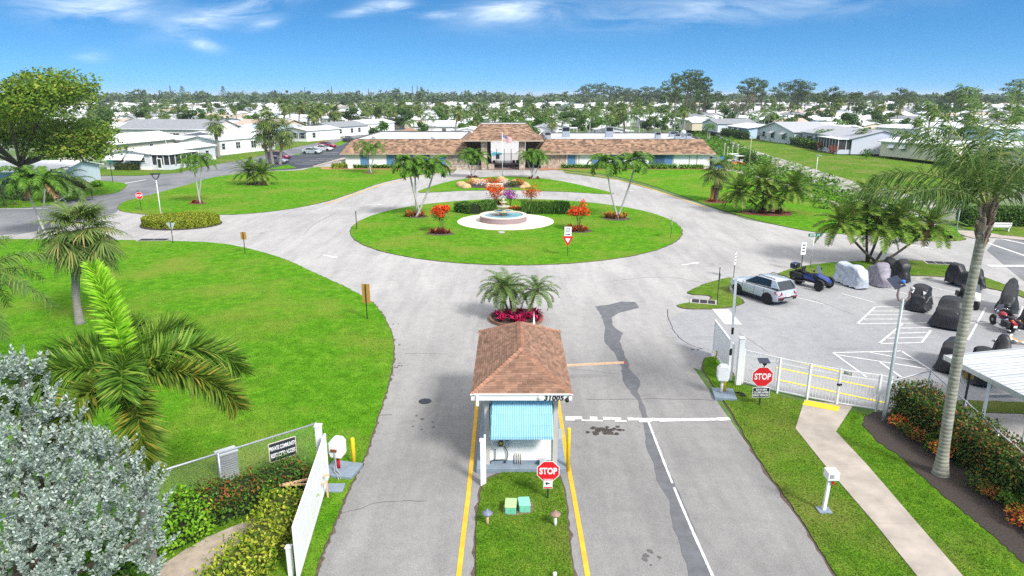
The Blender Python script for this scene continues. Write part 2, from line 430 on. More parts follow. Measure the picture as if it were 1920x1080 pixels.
# concrete walks
WALK = mat('weathered_concrete_walk', (.37, .325, .28), .92, .2, 1.3, coord='pos', bump=.15, bs=50)
TACT = YEL
wl = [(1508, 752), (1491, 806), (1545, 874), (1640, 985), (1720, 1085), (1780, 1170)]
wr = [(1598, 764), (1567, 812), (1625, 874), (1720, 985), (1806, 1085), (1880, 1170)]
for i in range(5):
    a_, b_, c_, d_ = G(*wl[i]), G(*wl[i + 1]), G(*wr[i + 1]), G(*wr[i])
    cen = (a_ + b_ + c_ + d_) / 4
    sheet('footpath_slab', [cen + (q - cen) * .996 for q in (b_, c_, d_, a_)], .075, WALK, .06)
sheet('tactile_pad', px([(1504, 758), (1571, 771), (1575, 762), (1511, 750)], .09), .090, TACT, .012)
sheet('footpath', px([(1672, 322), (1740, 335), (1700, 338), (1668, 326)]), .06, WALK)
sheet('footpath', px([(1330, 317), (1378, 318), (1430, 331), (1500, 352), (1540, 372), (1610, 392), (1590, 392), (1528, 375), (1485, 355), (1415, 333), (1375, 322), (1330, 320)]), .062, WALK)
sheet('footpath', px([(1795, 433), (1830, 434), (1880, 442), (1960, 450), (1960, 455), (1860, 446), (1825, 448), (1800, 440)]), .064, WALK)
sheet('club_walk', px([(600, 314.5), (850, 315), (850, 318.5), (604, 318)]), .066, mat('terracotta_walk', (.42, .19, .10), .9, .12, 2, coord='pos'))
sheet('club_walk', px([(1008, 314), (1330, 315), (1330, 318.2), (1050, 318.2), (1012, 320)]), .066, MATS['terracotta_walk'])
sheet('lot_kerb', px([(588, 313.5), (650, 298), (650, 296), (640, 297), (586, 312.8)]), .12, WALK, .12)
# dirt path between the hedges, mulch beds
lawn('dirt_path', px([(285, 1090), (330, 1045), (390, 1010), (450, 985), (500, 965), (520, 975), (480, 1010), (440, 1040), (400, 1090)]), mat('sandy_path', (.40, .33, .27), 1, .25, 3.5, coord='pos', bump=.3), z=.06, border=False)
sheet('mulch_bed', smooth_loop(px([(1618, 792), (1650, 775), (1760, 800), (1860, 870), (2000, 960), (2000, 1120), (1920, 1060), (1840, 990), (1760, 925), (1690, 862), (1640, 825)]), jit=.05), .07, MULCH, .05)
# markings
def pxl(L): return px(L)
ribbon('yellow_line', pxl([(859, 1090), (868, 1010), (878, 930), (886, 850), (893, 770), (898, 700)]), .15, .022, PAINTY)
ribbon('yellow_line', pxl([(1105, 1100), (1090, 1010), (1076, 930), (1061, 850), (1048, 762), (1040, 700)]), .15, .022, PAINTY)
def worn(name, P, w, z, m, gaps=.12):
    P = smooth_loop(P, False, .25); b = MB()
    for i in range(len(P) - 1):
        if rnd.random() < gaps: continue
        t = (P[i + 1] - P[i]).normalized(); n = Vector((-t.y, t.x, 0)) * w / 2
        k1, k2 = rnd.uniform(.75, 1.05), rnd.uniform(.75, 1.05)
        b.face([(*(P[i] - n * k1).xy, z), (*(P[i + 1] - n * k2).xy, z), (*(P[i + 1] + n * k2).xy, z), (*(P[i] + n * k1).xy, z)])
    return struct(name, b, m)
worn('lane_line', pxl([(1215, 790), (1240, 855), (1270, 930), (1300, 1000), (1340, 1090)]), .10, .026, PAINTW, .04)
worn('stop_line', pxl([(1060, 784), (1120, 785), (1200, 787), (1280, 788), (1376, 786)]), .30, .024, PAINTW, .12)
worn('stop_line', pxl([(1060, 788), (1130, 790), (1210, 791), (1290, 789)]), .16, .027, PAINTW, .4)
# asphalt repair strip, stains, cracks
pat = [(1116, 575), (1128, 592), (1135, 615), (1132, 640), (1150, 660), (1165, 690), (1170, 720), (1195, 750), (1205, 790), (1210, 830), (1225, 870), (1232, 900), (1255, 940), (1262, 990), (1280, 1040), (1295, 1095), (1345, 1095), (1320, 1040), (1300, 990), (1280, 940), (1262, 900), (1240, 850), (1220, 800), (1212, 770), (1195, 735), (1200, 715), (1180, 690), (1172, 665), (1160, 640), (1168, 625), (1150, 612), (1145, 596), (1165, 585), (1198, 578), (1190, 566), (1165, 566), (1140, 572)]
sheet('asphalt_patch', straight_loop(px(pat), .05, .35), .017, PATCH)
OIL = mat('oil_stain', (.10, .095, .095), .8, .3, 3, coord='pos')
def splat(c, r, n=26, sy=1., z=.019, m=OIL, k=.6):
    c = G(*c); b = MB()
    for i in range(n):
        q = c + Vector((rnd.gauss(0, r * k), rnd.gauss(0, r * k * sy), 0)); rr = r * rnd.uniform(.03, .22)
        b.face([(q.x + rr * rnd.uniform(.6, 1.2) * math.cos(a), q.y + rr * rnd.uniform(.6, 1.2) * math.sin(a), z + i * .0001) for a in [2 * PI * j / 9 for j in range(9)]])
    struct('road_stain', b, m)
splat((1135, 808), .55, 60, .5, m=mat('brown_spill', (.055, .045, .04), .9, .3, 3), k=.5)
splat((1225, 1050), .5, 8, k=.5); splat((790, 795), .5, 8, 1.8); splat((742, 690), .35, 14, 2.2, m=MULCH); splat((738, 660), .3, 10, 3, m=OIL)
splat((1310, 655), .5, 8, .4); splat((735, 608), .3, 5, .5)
def crack(L, w=.03):
    P = smooth_loop(pxl(L), False, .35, .06); ribbon('road_crack', P, w, .018, CRACK)
crack([(1250, 580), (1256, 605), (1270, 628), (1290, 645), (1320, 655)], .05); crack([(640, 965), (720, 942), (800, 940)], .015); crack([(1100, 750), (1250, 748), (1340, 752)], .02)
crack([(1060, 690), (1180, 705)], .012); crack([(1385, 625), (1440, 660)], .02); crack([(690, 780), (735, 778)], .03); crack([(760, 663), (840, 664)], .015); crack([(1520, 560), (1600, 590)], .015)
crack([(640, 365), (740, 360), (830, 366)], .02); crack([(570, 440), (590, 420), (630, 400)], .03)
crack([(1120, 530), (1250, 520), (1380, 540), (1500, 530)], .02)
# roundabout arrows
def arrow(u, v, ang, L=2.0, w=.55):
    c = G(u, v); b = MB(); M = Matrix.Rotation(ang, 3, 'Z')
    sh = [(-L / 2, -.11), (L * .15, -.11), (L * .15, -w / 2), (L / 2, 0), (L * .15, w / 2), (L * .15, .11), (-L / 2, .11)]
    b.face([tuple((c + M @ Vector((x, y, 0))).xy) + (.021,) for x, y in sh]); struct('road_arrow', b, PAINTW)
arrow(619, 481, -.62, 1.9, .7); arrow(1295, 495, .5, 2., .7); arrow(733, 355, .2, 2.6); arrow(1178, 357, -.9, 2.6); arrow(1720, 462, -.9, 3)
arrow(702, 384, .2, 3); 
# kerb line around the club drive (yellow)
ribbon('kerb_line', smooth_loop(pxl([(850, 321.5), (800, 329), (722, 345), (655, 368), (610, 382)]), False), .22, .024, PAINTY)
ribbon('kerb_line', smooth_loop(pxl([(1045, 321), (1110, 328), (1190, 345), (1270, 371), (1325, 390)]), False), .22, .024, PAINTY)
# parking bays
def bay(L, w=.11): ribbon('bay_line', pxl(L), w, .0245, PAINTW)
bay([(1484, 556), (1545, 571)]); bay([(1578, 551), (1640, 568)]); bay([(1485, 525), (1530, 535)]); bay([(1655, 540), (1700, 552)]); bay([(1708, 529), (1845, 563)])
for L in ([(1641, 576), (1607, 608)], [(1641, 576), (1722, 576)], [(1634, 584), (1720, 584)], [(1626, 591), (1712, 591)], [(1618, 599), (1704, 599)], [(1607, 608), (1745, 606)],
          [(1692, 608), (1648, 645)], [(1648, 645), (1728, 643)], [(1745, 620), (1728, 643)], [(1684, 616), (1745, 615)], [(1672, 626), (1738, 624)], [(1662, 635), (1733, 633)], [(1745, 606), (1905, 606)],
          [(1848, 577), (1815, 638)], [(1919, 575), (1895, 632)], [(1562, 662), (1690, 659)], [(1690, 659), (1745, 694)], [(1562, 662), (1625, 708)], [(1570, 666), (1737, 692)], [(1628, 661), (1715, 677)], [(1650, 680), (1690, 708)]):
    bay(L, .12)
for L in ([(1455, 671), (1600, 703)], [(1455, 690), (1640, 728)], [(1455, 712), (1660, 756)]): ribbon('yellow_line', pxl(L), .16, .0255, mat('bright_yellow_road_paint', (.80, .62, .03), .7, .12, 4))
ribbon('white_mark', pxl([(1350, 580), (1375, 609)]), 1.0, .0255, PAINTW)
for k in range(4):
    ribbon('bay_line', pxl([(553 + k * 14, 307.5 - k * 3.1), (588 + k * 14, 307.9 - k * 3.1)]), .2, .0295, PAINTW)
for k in range(2): ribbon('bay_line', pxl([(600 + k * 8, 289 - k * 3.4), (628 + k * 6, 290 - k * 3.4)]), .2, .0295, PAINTW)
ribbon('road_edge_line', pxl([(1843, 453), (1930, 483), (2010, 510)]), .3, .0275, PAINTW)
ribbon('road_edge_line', pxl([(1876, 448), (1960, 466)]), .3, .0275, PAINTW)
ribbon('stop_line', pxl([(1852, 499), (1960, 499)]), .6, .0275, PAINTW)
ribbon('stop_line', pxl([(232, 344.5), (275, 337)]), .4, .0275, PAINTW); ribbon('stop_line', pxl([(-20, 391.5), (90, 391)]), .3, .0275, PAINTW)
# far bank of the drainage swale, with the homes' lawn on top
foot = [(1300, 236), (1340, 258), (1395, 298), (1440, 318), (1500, 340), (1560, 362), (1640, 398), (1760, 430)]
topl = [(1285, 230), (1330, 245), (1385, 271), (1440, 290), (1500, 308), (1560, 328), (1640, 350), (1760, 378)]
BZ = 1.2
mb_, ntb, bb, Lb = _new('limestone_bank')
fa = _noise(ntb, .45, 5, 'pos', .6); fb = _noise(ntb, 3, 5, 'pos', .7, 0, (1, .3, .3))
a = _ramp(ntb, fb, [(.3, (.26, .24, .21)), (.6, (.50, .47, .43))])
a = _mix(ntb, (.07, .15, .02), a, _ramp(ntb, fa, [(.42, (0, 0, 0)), (.5, (1, 1, 1))]))
Lb.new(a, bb.inputs['Base Color']); bb.inputs['Roughness'].default_value = 1; _bump(ntb, bb, fb, .8, .2)
FT = smooth_loop(px(foot), False, 2.5); TP = smooth_loop(px(topl, BZ), False, 2.5)
n_ = min(len(FT), len(TP))
def samp(L, t):
    x = t * (len(L) - 1); i = min(int(x), len(L) - 2); return L[i].lerp(L[i + 1], x - i)
rows = []
for i in range(61):
    t = i / 60; f_, p_ = samp(FT, t), samp(TP, t); r_ = []
    for k in range(7):
        s_ = k / 6; q = f_.lerp(p_, s_); j = .0 if k in (0, 6) else .12
        r_.append((q.x + rnd.uniform(-j, j), q.y + rnd.uniform(-j, j), .0 + BZ * s_ + rnd.uniform(-j, j)))
    rows.append(r_)
b = MB(); b.loft(rows, closed=False, caps=False); struct('limestone_bank', b, mb_)
b = MB(); rows = []
for i in range(61):
    p_ = samp(TP, i / 60); d = Vector((.62, .78, 0))
    rows.append([(p_.x, p_.y, BZ)] + [tuple((p_ + d * q).xy) + (zz,) for q, zz in ((9, BZ), (20, BZ), (38, .9), (60, .02))])
b.loft(rows, closed=False, caps=False); struct('bank_lawn', b, GRASS2)

# real blades on the lawns nearest the camera
def inside(P, X, Y):
    r = np.zeros(len(X), bool); n = len(P); j = n - 1
    for i in range(n):
        xi, yi, xj, yj = P[i].x, P[i].y, P[j].x, P[j].y
        c = ((yi > Y) != (yj > Y)) & (X < (xj - xi) * (Y - yi) / (yj - yi + 1e-12) + xi); r ^= c; j = i
    return r
def blades(poly, y1, dens, m, lab, skip=()):
    x0, x1 = min(p.x for p in poly), max(p.x for p in poly); y0 = max(14, min(p.y for p in poly)); y1 = min(y1, max(p.y for p in poly)); x0, x1 = max(x0, -.78 * y1), min(x1, .78 * y1)
    n = int((x1 - x0) * (y1 - y0) * dens); X, Y = nr.uniform(x0, x1, n), y0 + (y1 - y0) * nr.random(n) ** 1.5; k = inside(poly, X, Y) & (np.abs(X) < .76 * Y + 1.5)
    for q in skip: k &= ~inside(q, X, Y)
    X, Y = X[k], Y[k]; n = len(X); h = nr.uniform(.025, .065, n); a = nr.uniform(0, 2 * PI, n); w = nr.uniform(.010, .022, n); lx, ly = nr.normal(0, .03, n), nr.normal(0, .03, n); z = np.full(n, .048)
    V = np.stack([np.stack([X - np.cos(a) * w, Y - np.sin(a) * w, z], 1), np.stack([X + np.cos(a) * w, Y + np.sin(a) * w, z], 1), np.stack([X + lx, Y + ly, z + h], 1)], 1).reshape(-1, 3)
    b = MB(); b.bulk(V, np.arange(3 * n).reshape(n, 3)); o = b.build('grass_blades', m, None, fix=False); o['kind'] = 'stuff'; tag(o, lab, 'grass')
GB = leaf('grass_blade', [(0, (.04, .11, .005)), (.4, (.10, .24, .010)), (.8, (.14, .28, .02)), (.96, (.19, .31, .045)), (1, (.30, .26, .10))], .8, .3, .25, .9)
mw = [G(*q) for q in wl] + [G(*q) for q in wr[::-1]]; mb2 = px([(1600, 790), (1650, 770), (1760, 800), (2000, 900), (2000, 1140), (1920, 1075), (1840, 1000), (1760, 935), (1690, 870), (1640, 832)])
blades(gi, 23, 420, GB, 'short green grass blades on the median'); blades(px([(1572, 1088), (1500, 972), (1422, 862), (1372, 775), (1336, 722), (1318, 692), (1390, 722), (1480, 748), (1560, 764), (1660, 785), (1760, 835), (2100, 1000), (2300, 1300), (1700, 1300)]), 30, 260, GB, 'short green grass blades on the right verge', (mw, mb2))
blades(px([q for q in LF if -600 < q[0]]), 40, 110, GB, 'short green grass blades on the near part of the front lawn', (px([(285, 1090), (330, 1045), (390, 1010), (450, 985), (500, 965), (520, 975), (480, 1010), (440, 1040), (400, 1090)]),))
# ================= plant library =================
L_SABAL = leaf('sabal_leaf', [(0, (0.063, 0.105, 0.022)), (.5, (0.119, 0.189, 0.042)), (.9, (0.210, 0.266, 0.070)), (1, (0.336, 0.266, 0.098))], .5, .2)
L_QUEEN = leaf('queen_palm_leaf', [(0, (.055, .11, .03)), (.5, (.10, .18, .045)), (.9, (.17, .26, .06)), (1, (.28, .26, .09))], .45, .22)
L_FOX = leaf('foxtail_leaf', [(0, (0.042, 0.112, 0.011)), (.45, (0.091, 0.210, 0.020)), (.8, (0.196, 0.336, 0.042)), (.93, (.24, .36, .05)), (1, (0.420, 0.378, 0.084))], .45, .22)
L_FOXNEW = leaf('new_frond_leaf', [(0, (0.168, 0.392, 0.014)), (.6, (0.280, 0.588, 0.028)), (1, (0.448, 0.644, 0.070))], .45, .3)
L_FOXOLD = leaf('ageing_frond_leaf', [(0, (.05, .10, .012)), (.5, (.11, .20, .022)), (.85, (.22, .29, .035)), (1, (.45, .32, .05))], .5, .2)
L_XMAS = leaf('christmas_palm_leaf', [(0, (.04, .11, .012)), (.5, (.085, .20, .018)), (1, (.17, .29, .04))], .42, .22)
L_DATE = leaf('date_palm_leaf', [(0, (.06, .12, .016)), (.5, (.13, .23, .03)), (.92, (.23, .35, .05)), (1, (.36, .29, .08))], .45, .2)
L_DEAD = leaf('dead_frond', [(0, (0.176, 0.099, 0.044)), (.6, (0.297, 0.187, 0.088)), (1, (0.418, 0.297, 0.154))], .8, .1)
L_SILV = leaf('silver_leaf', [(0, (.14, .19, .15)), (.5, (.30, .37, .31)), (1, (.56, .62, .57))], .6, .12)
L_HEDGE = leaf('hedge_leaf', [(0, (0.028, 0.070, 0.008)), (.5, (0.056, 0.140, 0.014)), (1, (0.126, 0.252, 0.035))], .45, .2, .15)
L_LIME = leaf('lime_hedge_leaf', [(0, (0.084, 0.210, 0.011)), (.6, (0.182, 0.420, 0.021)), (1, (0.308, 0.532, 0.042))], .45, .25, .15)
L_VARI = leaf('yellow_variegated_leaf', [(0, (.06, .14, .01)), (.35, (.15, .28, .015)), (.66, (.38, .42, .03)), (1, (.58, .54, .10))], .45, .25, .1)
L_COPPER = leaf('copper_red_leaf', [(0, (0.049, 0.063, 0.011)), (.45, (0.098, 0.112, 0.017)), (.62, (0.224, 0.098, 0.021)), (1, (0.392, 0.084, 0.042))], .45, .2, .2)
L_DKHEDGE = leaf('dark_hedge_leaf', [(0, (0.022, 0.049, 0.008)), (.6, (0.049, 0.105, 0.017)), (.85, (0.112, 0.168, 0.028)), (1, (0.308, 0.126, 0.028))], .4, .15, .2)
L_ORANGE = leaf('orange_tip_leaf', [(0, (0.140, 0.140, 0.021)), (.35, (0.308, 0.210, 0.028)), (.7, (0.448, 0.154, 0.028)), (1, (0.588, 0.140, 0.056))], .45, .2)
L_CROTON = leaf('croton_leaf', [(0, (0.112, 0.140, 0.021)), (.3, (0.420, 0.336, 0.042)), (.55, (0.560, 0.140, 0.028)), (.8, (0.630, 0.056, 0.042)), (1, (0.140, 0.028, 0.028))], .45, .2)
L_CORDY = leaf('magenta_cordyline_leaf', [(0, (0.130, 0.010, 0.026)), (.5, (0.494, 0.013, 0.091)), (1, (0.806, 0.039, 0.182))], .4, .25)
L_BROM = leaf('red_brown_bromeliad_leaf', [(0, (0.098, 0.035, 0.021)), (.5, (0.280, 0.056, 0.028)), (1, (0.476, 0.140, 0.070))], .4, .15)
L_REDFL = leaf('scarlet_flower', [(0, (0.575, 0.023, 0.009)), (.6, (0.828, 0.069, 0.014)), (1, (0.900, 0.207, 0.034))], .5, .25)
L_PINKFL = leaf('purple_flower', [(0, (0.440, 0.088, 0.418)), (1, (0.682, 0.242, 0.638))], .5, .25)
L_WHITEFL = leaf('white_flower', [(0, (0.700, 0.650, 0.600)), (.7, (0.750, 0.700, 0.700)), (1, (0.700, 0.250, 0.300))], .6, .25)
L_TREE = leaf('broad_tree_leaf', [(0, (0.044, 0.088, 0.007)), (.45, (0.094, 0.175, 0.013)), (.85, (0.200, 0.288, 0.025)), (1, (0.275, 0.250, 0.037))], .5, .25, .25, .25)
L_TREE2 = leaf('dark_tree_leaf', [(0, (0.022, 0.056, 0.013)), (.5, (0.044, 0.100, 0.020)), (1, (0.100, 0.175, 0.035))], .5, .2, .2, .3)
L_PINE = leaf('pine_needles', [(0, (.03, .06, .02)), (.5, (.06, .105, .03)), (1, (.12, .18, .05))], .6, .15, .2, .2)
L_GREY = leaf('bare_twig', [(0, (0.120, 0.110, 0.085)), (1, (0.220, 0.200, 0.150))], .8, .1)

def frond(mb, o, az, el, L, arch=1.3, nl=40, ll=.55, lw=.035, hang=.4, vee=.35, plum=0, m=0, ms=1, bare=.14, fwd=.55, rad=.02, side=0, seg=14, sw=0., pw=.7):
    """pinnate leaf: rachis bends from elevation el down by arch; leaflets both sides"""
    o = Vector(o); hd = Vector((math.sin(az), math.cos(az), 0)); sd0 = Vector((math.cos(az), -math.sin(az), 0))
    pts = [o.copy()]; tan = []
    N = seg
    for i in range(N):
        s = (i + .5) / N; e = el - arch * s ** 1.25; h2 = hd + sd0 * (sw * s)
        t = (h2.normalized() * math.cos(e) + Vector((0, 0, math.sin(e)))); tan.append(t)
        pts.append(pts[-1] + t * (L / N))
    mb.tube(pts, [rad * (1 - .85 * i / N) for i in range(N + 1)], 4, ms, cap=False)
    P = []; FQ = []; FT = []
    for j in range(nl):
        s = bare + (1 - bare) * (j + rnd.uniform(.1, .9)) / nl
        x = s * N; i = min(int(x), N - 1); p = pts[i].lerp(pts[i + 1], x - i); t = tan[i]
        S = t.cross(Vector((0, 0, 1)))
        S = S.normalized() if S.length > .1 else sd0
        U = S.cross(t)
        prof = (math.sin(PI * (.12 + .80 * (s - bare) / (1 - bare))) ** pw)
        for sg in (-1, 1):
            a = vee + rnd.uniform(-.18, .18)
            if plum: a = rnd.uniform(-plum, plum)
            f_ = fwd * (.6 + .9 * s) + rnd.uniform(-.12, .12)
            d = (t * f_ + S * (sg * math.cos(a)) + U * math.sin(a)).normalized()
            l = ll * prof * rnd.uniform(.82, 1.08)
            w2 = t * (lw * .5)
            mid = p + d * (l * .5) + Vector((0, 0, -hang * l * .10))
            tip = p + d * (l * .93) + Vector((0, 0, -hang * l * .55))
            b0 = len(P); P += [p - w2 * .7, p + w2 * .7, mid + w2, mid - w2, tip]
            FQ.append((b0, b0 + 1, b0 + 2, b0 + 3)); FT.append((b0 + 3, b0 + 2, b0 + 4))
    mb.faces(P, FQ + FT, m)
    return pts[-1]
def fan(mb, o, az, el, pet, Lf, n=22, droop=.5, m=0, ms=1, w=.06, spread=2.3):
    o = Vector(o); hd = Vector((math.sin(az), math.cos(az), 0)); Sd = Vector((math.cos(az), -math.sin(az), 0))
    t = hd * math.cos(el) + Vector((0, 0, math.sin(el))); e2 = el - .5; 
    c = o + t * pet; mb.tube([o, o + t * pet * .5, c], [.022, .018, .012], 4, ms, cap=False)
    t2 = hd * math.cos(e2) + Vector((0, 0, math.sin(e2))); P, FQ = [], []
    for k in range(n):
        a = -spread + 2 * spread * k / (n - 1) + rnd.uniform(-.05, .05)
        d = (t2 * math.cos(a) + Sd * math.sin(a)).normalized(); c2 = c + t2 * (.1 * Lf * math.cos(a))
        l = Lf * (1 - .22 * abs(a) / spread) * rnd.uniform(.85, 1.08); sx = d.cross(t2.cross(Sd)).normalized() * w * .5
        q1 = c2 + d * l * .5 + Vector((0, 0, -droop * l * .07)); q2 = c2 + d * l * .82 + Vector((0, 0, -droop * l * .30)); q3 = c2 + d * l * .92 + Vector((0, 0, -droop * l * .62))
        b0 = len(P); P += [c2 - sx * .5, c2 + sx * .5, q1 + sx, q1 - sx, q2 + sx * .7, q2 - sx * .7, q3]
        FQ += [(b0, b0 + 1, b0 + 2, b0 + 3), (b0 + 3, b0 + 2, b0 + 4, b0 + 5), (b0 + 5, b0 + 4, b0 + 6)]
    mb.faces(P, FQ, m)
def curve_pts(a, b, bend=(0, 0, 0), n=8):
    a, b, bend = Vector(a), Vector(b), Vector(bend); return [a.lerp(b, i / n) + bend * math.sin(PI * i / n) for i in range(n + 1)]
def trunk(parent, pts, r0, r1, m, flare=1.5, n=10, name='trunk', ring=.0):
    b = MB(); N = len(pts) - 1; rr = []
    for i in range(N + 1):
        t = i / N; rr.append((r0 + (r1 - r0) * t) * (1 + (flare - 1) * max(0, 1 - t * 7) ** 2) * (1 + ring * rnd.uniform(-1, 1)))
    b.tube(pts, rr, n, 0); return b.build(name, m, parent, True)
def densify(pts, k=3):
    out = []
    for i in range(len(pts) - 1):
        for j in range(k): out.append(pts[i].lerp(pts[i + 1], j / k))
    return out + [pts[-1]]

def sabal(name, label, loc, h, group=None, top=(0, 0), crown=1.7, nf=34, seg=20, r=.17, bark=BARKG, lf=L_SABAL, dead=6, boots=False, bend=(0, 0, 0), w=.06, el0=-.9):
    t = thing(name, label, 'palm tree', loc, 0, group); tp = Vector((top[0], top[1], h))
    trunk(t, densify(curve_pts((0, 0, -.1), tp, bend), 2), r * 1.1, r * .85, bark, 1.35, ring=.04)
    b = MB()
    for i in range(nf):
        az = i * 2.399 + rnd.uniform(-.2, .2); e = 1.35 - (1.35 - el0) * (i / nf) ** .85 + rnd.uniform(-.12, .12)
        fan(b, tp + Vector((0, 0, .15 * (1 - i / nf))), az, e, crown * rnd.uniform(.48, .62), crown * rnd.uniform(.5, .6), seg, .35 + .45 * (i / nf), w=w)
    b.build('crown', [lf, lf], t)
    if dead:
        b = MB()
        for i in range(dead): fan(b, tp - Vector((0, 0, .1)), rnd.uniform(0, 6.28), rnd.uniform(-1.45, -1.0), crown * .5, crown * .5, max(8, seg // 2), .3, w=w, spread=.9)
        b.build('dead_fronds', [L_DEAD, L_DEAD], t)
    if boots:
        b = MB()
        for i in range(70):
            z = h - .05 - rnd.random() * boots; a = i * 2.4; q = Vector((math.cos(a), math.sin(a), 0)); rr = r * (1.25 + .5 * (1 - (h - z) / boots))
            b.bar(tp + q * r * .6 + Vector((0, 0, z - h)), tp + q * rr * 1.25 + Vector((0, 0, z - h + .28)), .10, .04)
        b.build('leaf_bases', BOOTS, t)
    return t
def pinnate(name, label, loc, trunks, group=None, lf=L_XMAS, nf=11, L=1.8, nl=26, ll=.45, lw=.045, arch=1.6, hang=.5, vee=.3, bark=BARKP, r=.09, shaft=.7, els=(1.25, .1), plum=0, boots=0, fwd=.5, cat='palm tree', dead=0, flare=1.5):
    """trunks: list of (base xy, top xyz) in local coordinates; one plant of one or more stems"""
    t = thing(name, label, cat, loc, 0, group)
    for bx, tp in trunks:
        tp = Vector(tp); b0 = Vector((bx[0], bx[1], -.08))
        pts = [b0.lerp(Vector((tp.x, tp.y, tp.z)), i / 9) + (Vector((bx[0] - tp.x, bx[1] - tp.y, 0)) * .0) for i in range(10)]
        # stems lean out and then turn upright
        for i, p in enumerate(pts):
            k = i / 9; hx = k ** .8 * (1 if True else 0); p.x = bx[0] + (tp.x - bx[0]) * (1.35 * k - .35 * k * k); p.y = bx[1] + (tp.y - bx[1]) * (1.35 * k - .35 * k * k)
        trunk(t, pts, r, r * .75, bark, flare, 8)
        tb = tp.copy()
        if shaft:
            b = MB(); b.tube([tp, tp + Vector((0, 0, shaft * .3)), tp + Vector((0, 0, shaft))], [r * .9, r * 1.05, r * .45], 8); b.build('crownshaft', mat('green_crownshaft', (.16, .26, .06), .5, .15, 4), t, True)
            tb = tp + Vector((0, 0, shaft * .9))
        b = MB(); ph = rnd.uniform(0, 6)
        for i in range(nf):
            f_ = (i + .5) / nf; e = els[0] + (els[1] - els[0]) * f_ ** .8 + rnd.uniform(-.12, .12)
            frond(b, tb - Vector((0, 0, .1 * f_)), ph + i * 2.399 + rnd.uniform(-.2, .2), e, L * rnd.uniform(.88, 1.1), arch * rnd.uniform(.85, 1.15), nl, ll, lw, hang, vee, plum, fwd=fwd, rad=max(.012, r * .18), seg=9)
        b.build('crown', [lf, lf], t)
        if dead:
            b = MB()
            for i in range(dead): frond(b, tb - Vector((0, 0, .15)), rnd.uniform(0, 6.28), rnd.uniform(-.9, -.3), L * .8, .9, nl // 2, ll * .8, lw, .6, .1, 0, seg=7)
            b.build('dead_fronds', [L_DEAD, L_DEAD], t)
        if boots:
            b = MB()
            for i in range(46):
                z = -boots + boots * i / 46; a = i * 2.4; q = Vector((math.cos(a), math.sin(a), 0)); b.bar(tp + q * r * .5 + Vector((0, 0, z)), tp + q * r * 2.0 + Vector((0, 0, z + .16)), r * .8, r * .3)
            b.build('leaf_bases', BOOTS, t)
    return t
def clump_pts(n, c, rad, shell=.55):
    """n points in an ellipsoid, mostly towards its skin, and outward directions"""
    d = nr.normal(size=(n, 3)); d /= np.linalg.norm(d, axis=1, keepdims=True)
    r = (shell + (1 - shell) * nr.random(n)) ** .6
    return np.asarray(c) + d * r[:, None] * np.asarray(rad), d
def foliage(b, c, rad, n, s, asp=.5, m=0, up=.3, shell=.5):
    P, D = clump_pts(n, c, rad, shell); D2 = D * .6 + nr.normal(size=D.shape) * .8; D2[:, 2] *= .6
    b.leaves(P, D2, s * nr.uniform(.7, 1.3, n), s * asp * nr.uniform(.8, 1.2, n), m=m, U=D + np.array([0, 0, up]))
def limbs(b, base, tips, r, n=6, m=0):
    for tp in tips:
        tp = Vector(tp); base_ = Vector(base); mid = base_.lerp(tp, .5) + Vector((rnd.uniform(-.1, .1), rnd.uniform(-.1, .1), .06)) * (tp - base_).length
        b.tube([base_, base_.lerp(mid, .5), mid, mid.lerp(tp, .55), tp], [r, r * .8, r * .6, r * .4, r * .15], n, m)
def tree(name, label, loc, h, rx, ry=None, z0=.35, nclump=14, per=70, s=.5, lf=L_TREE, bark=BARKB, r=None, group=None, asp=.5, flat=.6, rz=0, cl=.36, lev=2):
    ry = ry or rx; t = thing(name, label, 'tree', loc, rz, group); r = r or h * .03; b = MB(); cl_ = []
    zc = h * (z0 + (1 - z0) * .5); rzz = h * (1 - z0) * .5
    for i in range(nclump):
        a = i * 2.399; k = math.sqrt((i + .5) / nclump); z = 1 - 2 * ((i * .618) % 1)
        k2 = math.sqrt(max(.05, 1 - (z * .85) ** 2)) * (.45 + .55 * k)
        cl_.append(Vector((rx * .72 * k2 * math.cos(a), ry * .72 * k2 * math.sin(a), zc + rzz * .72 * z)) + Vector([rnd.uniform(-.08, .08) * rx for _ in range(3)]))
    for c in cl_:
        q = rnd.uniform(.75, 1.2) * cl; foliage(b, c, (rx * q, ry * q, max(rzz * q * 1.25, rx * q * flat)), per, s, asp)
    tb = MB(); fk = Vector((0, 0, h * z0 * .8)); tb.tube([(0, 0, -.1), (r * .2, 0, fk.z * .5), fk], [r * 1.3, r, r * .85], 8)
    limbs(tb, fk, [q * .8 + Vector((0, 0, fk.z * .2)) for q in cl_[::lev]], r * .5, 5)
    tb.build('trunk', bark, t, True); b.build('crown', lf, t, fix=False); return t
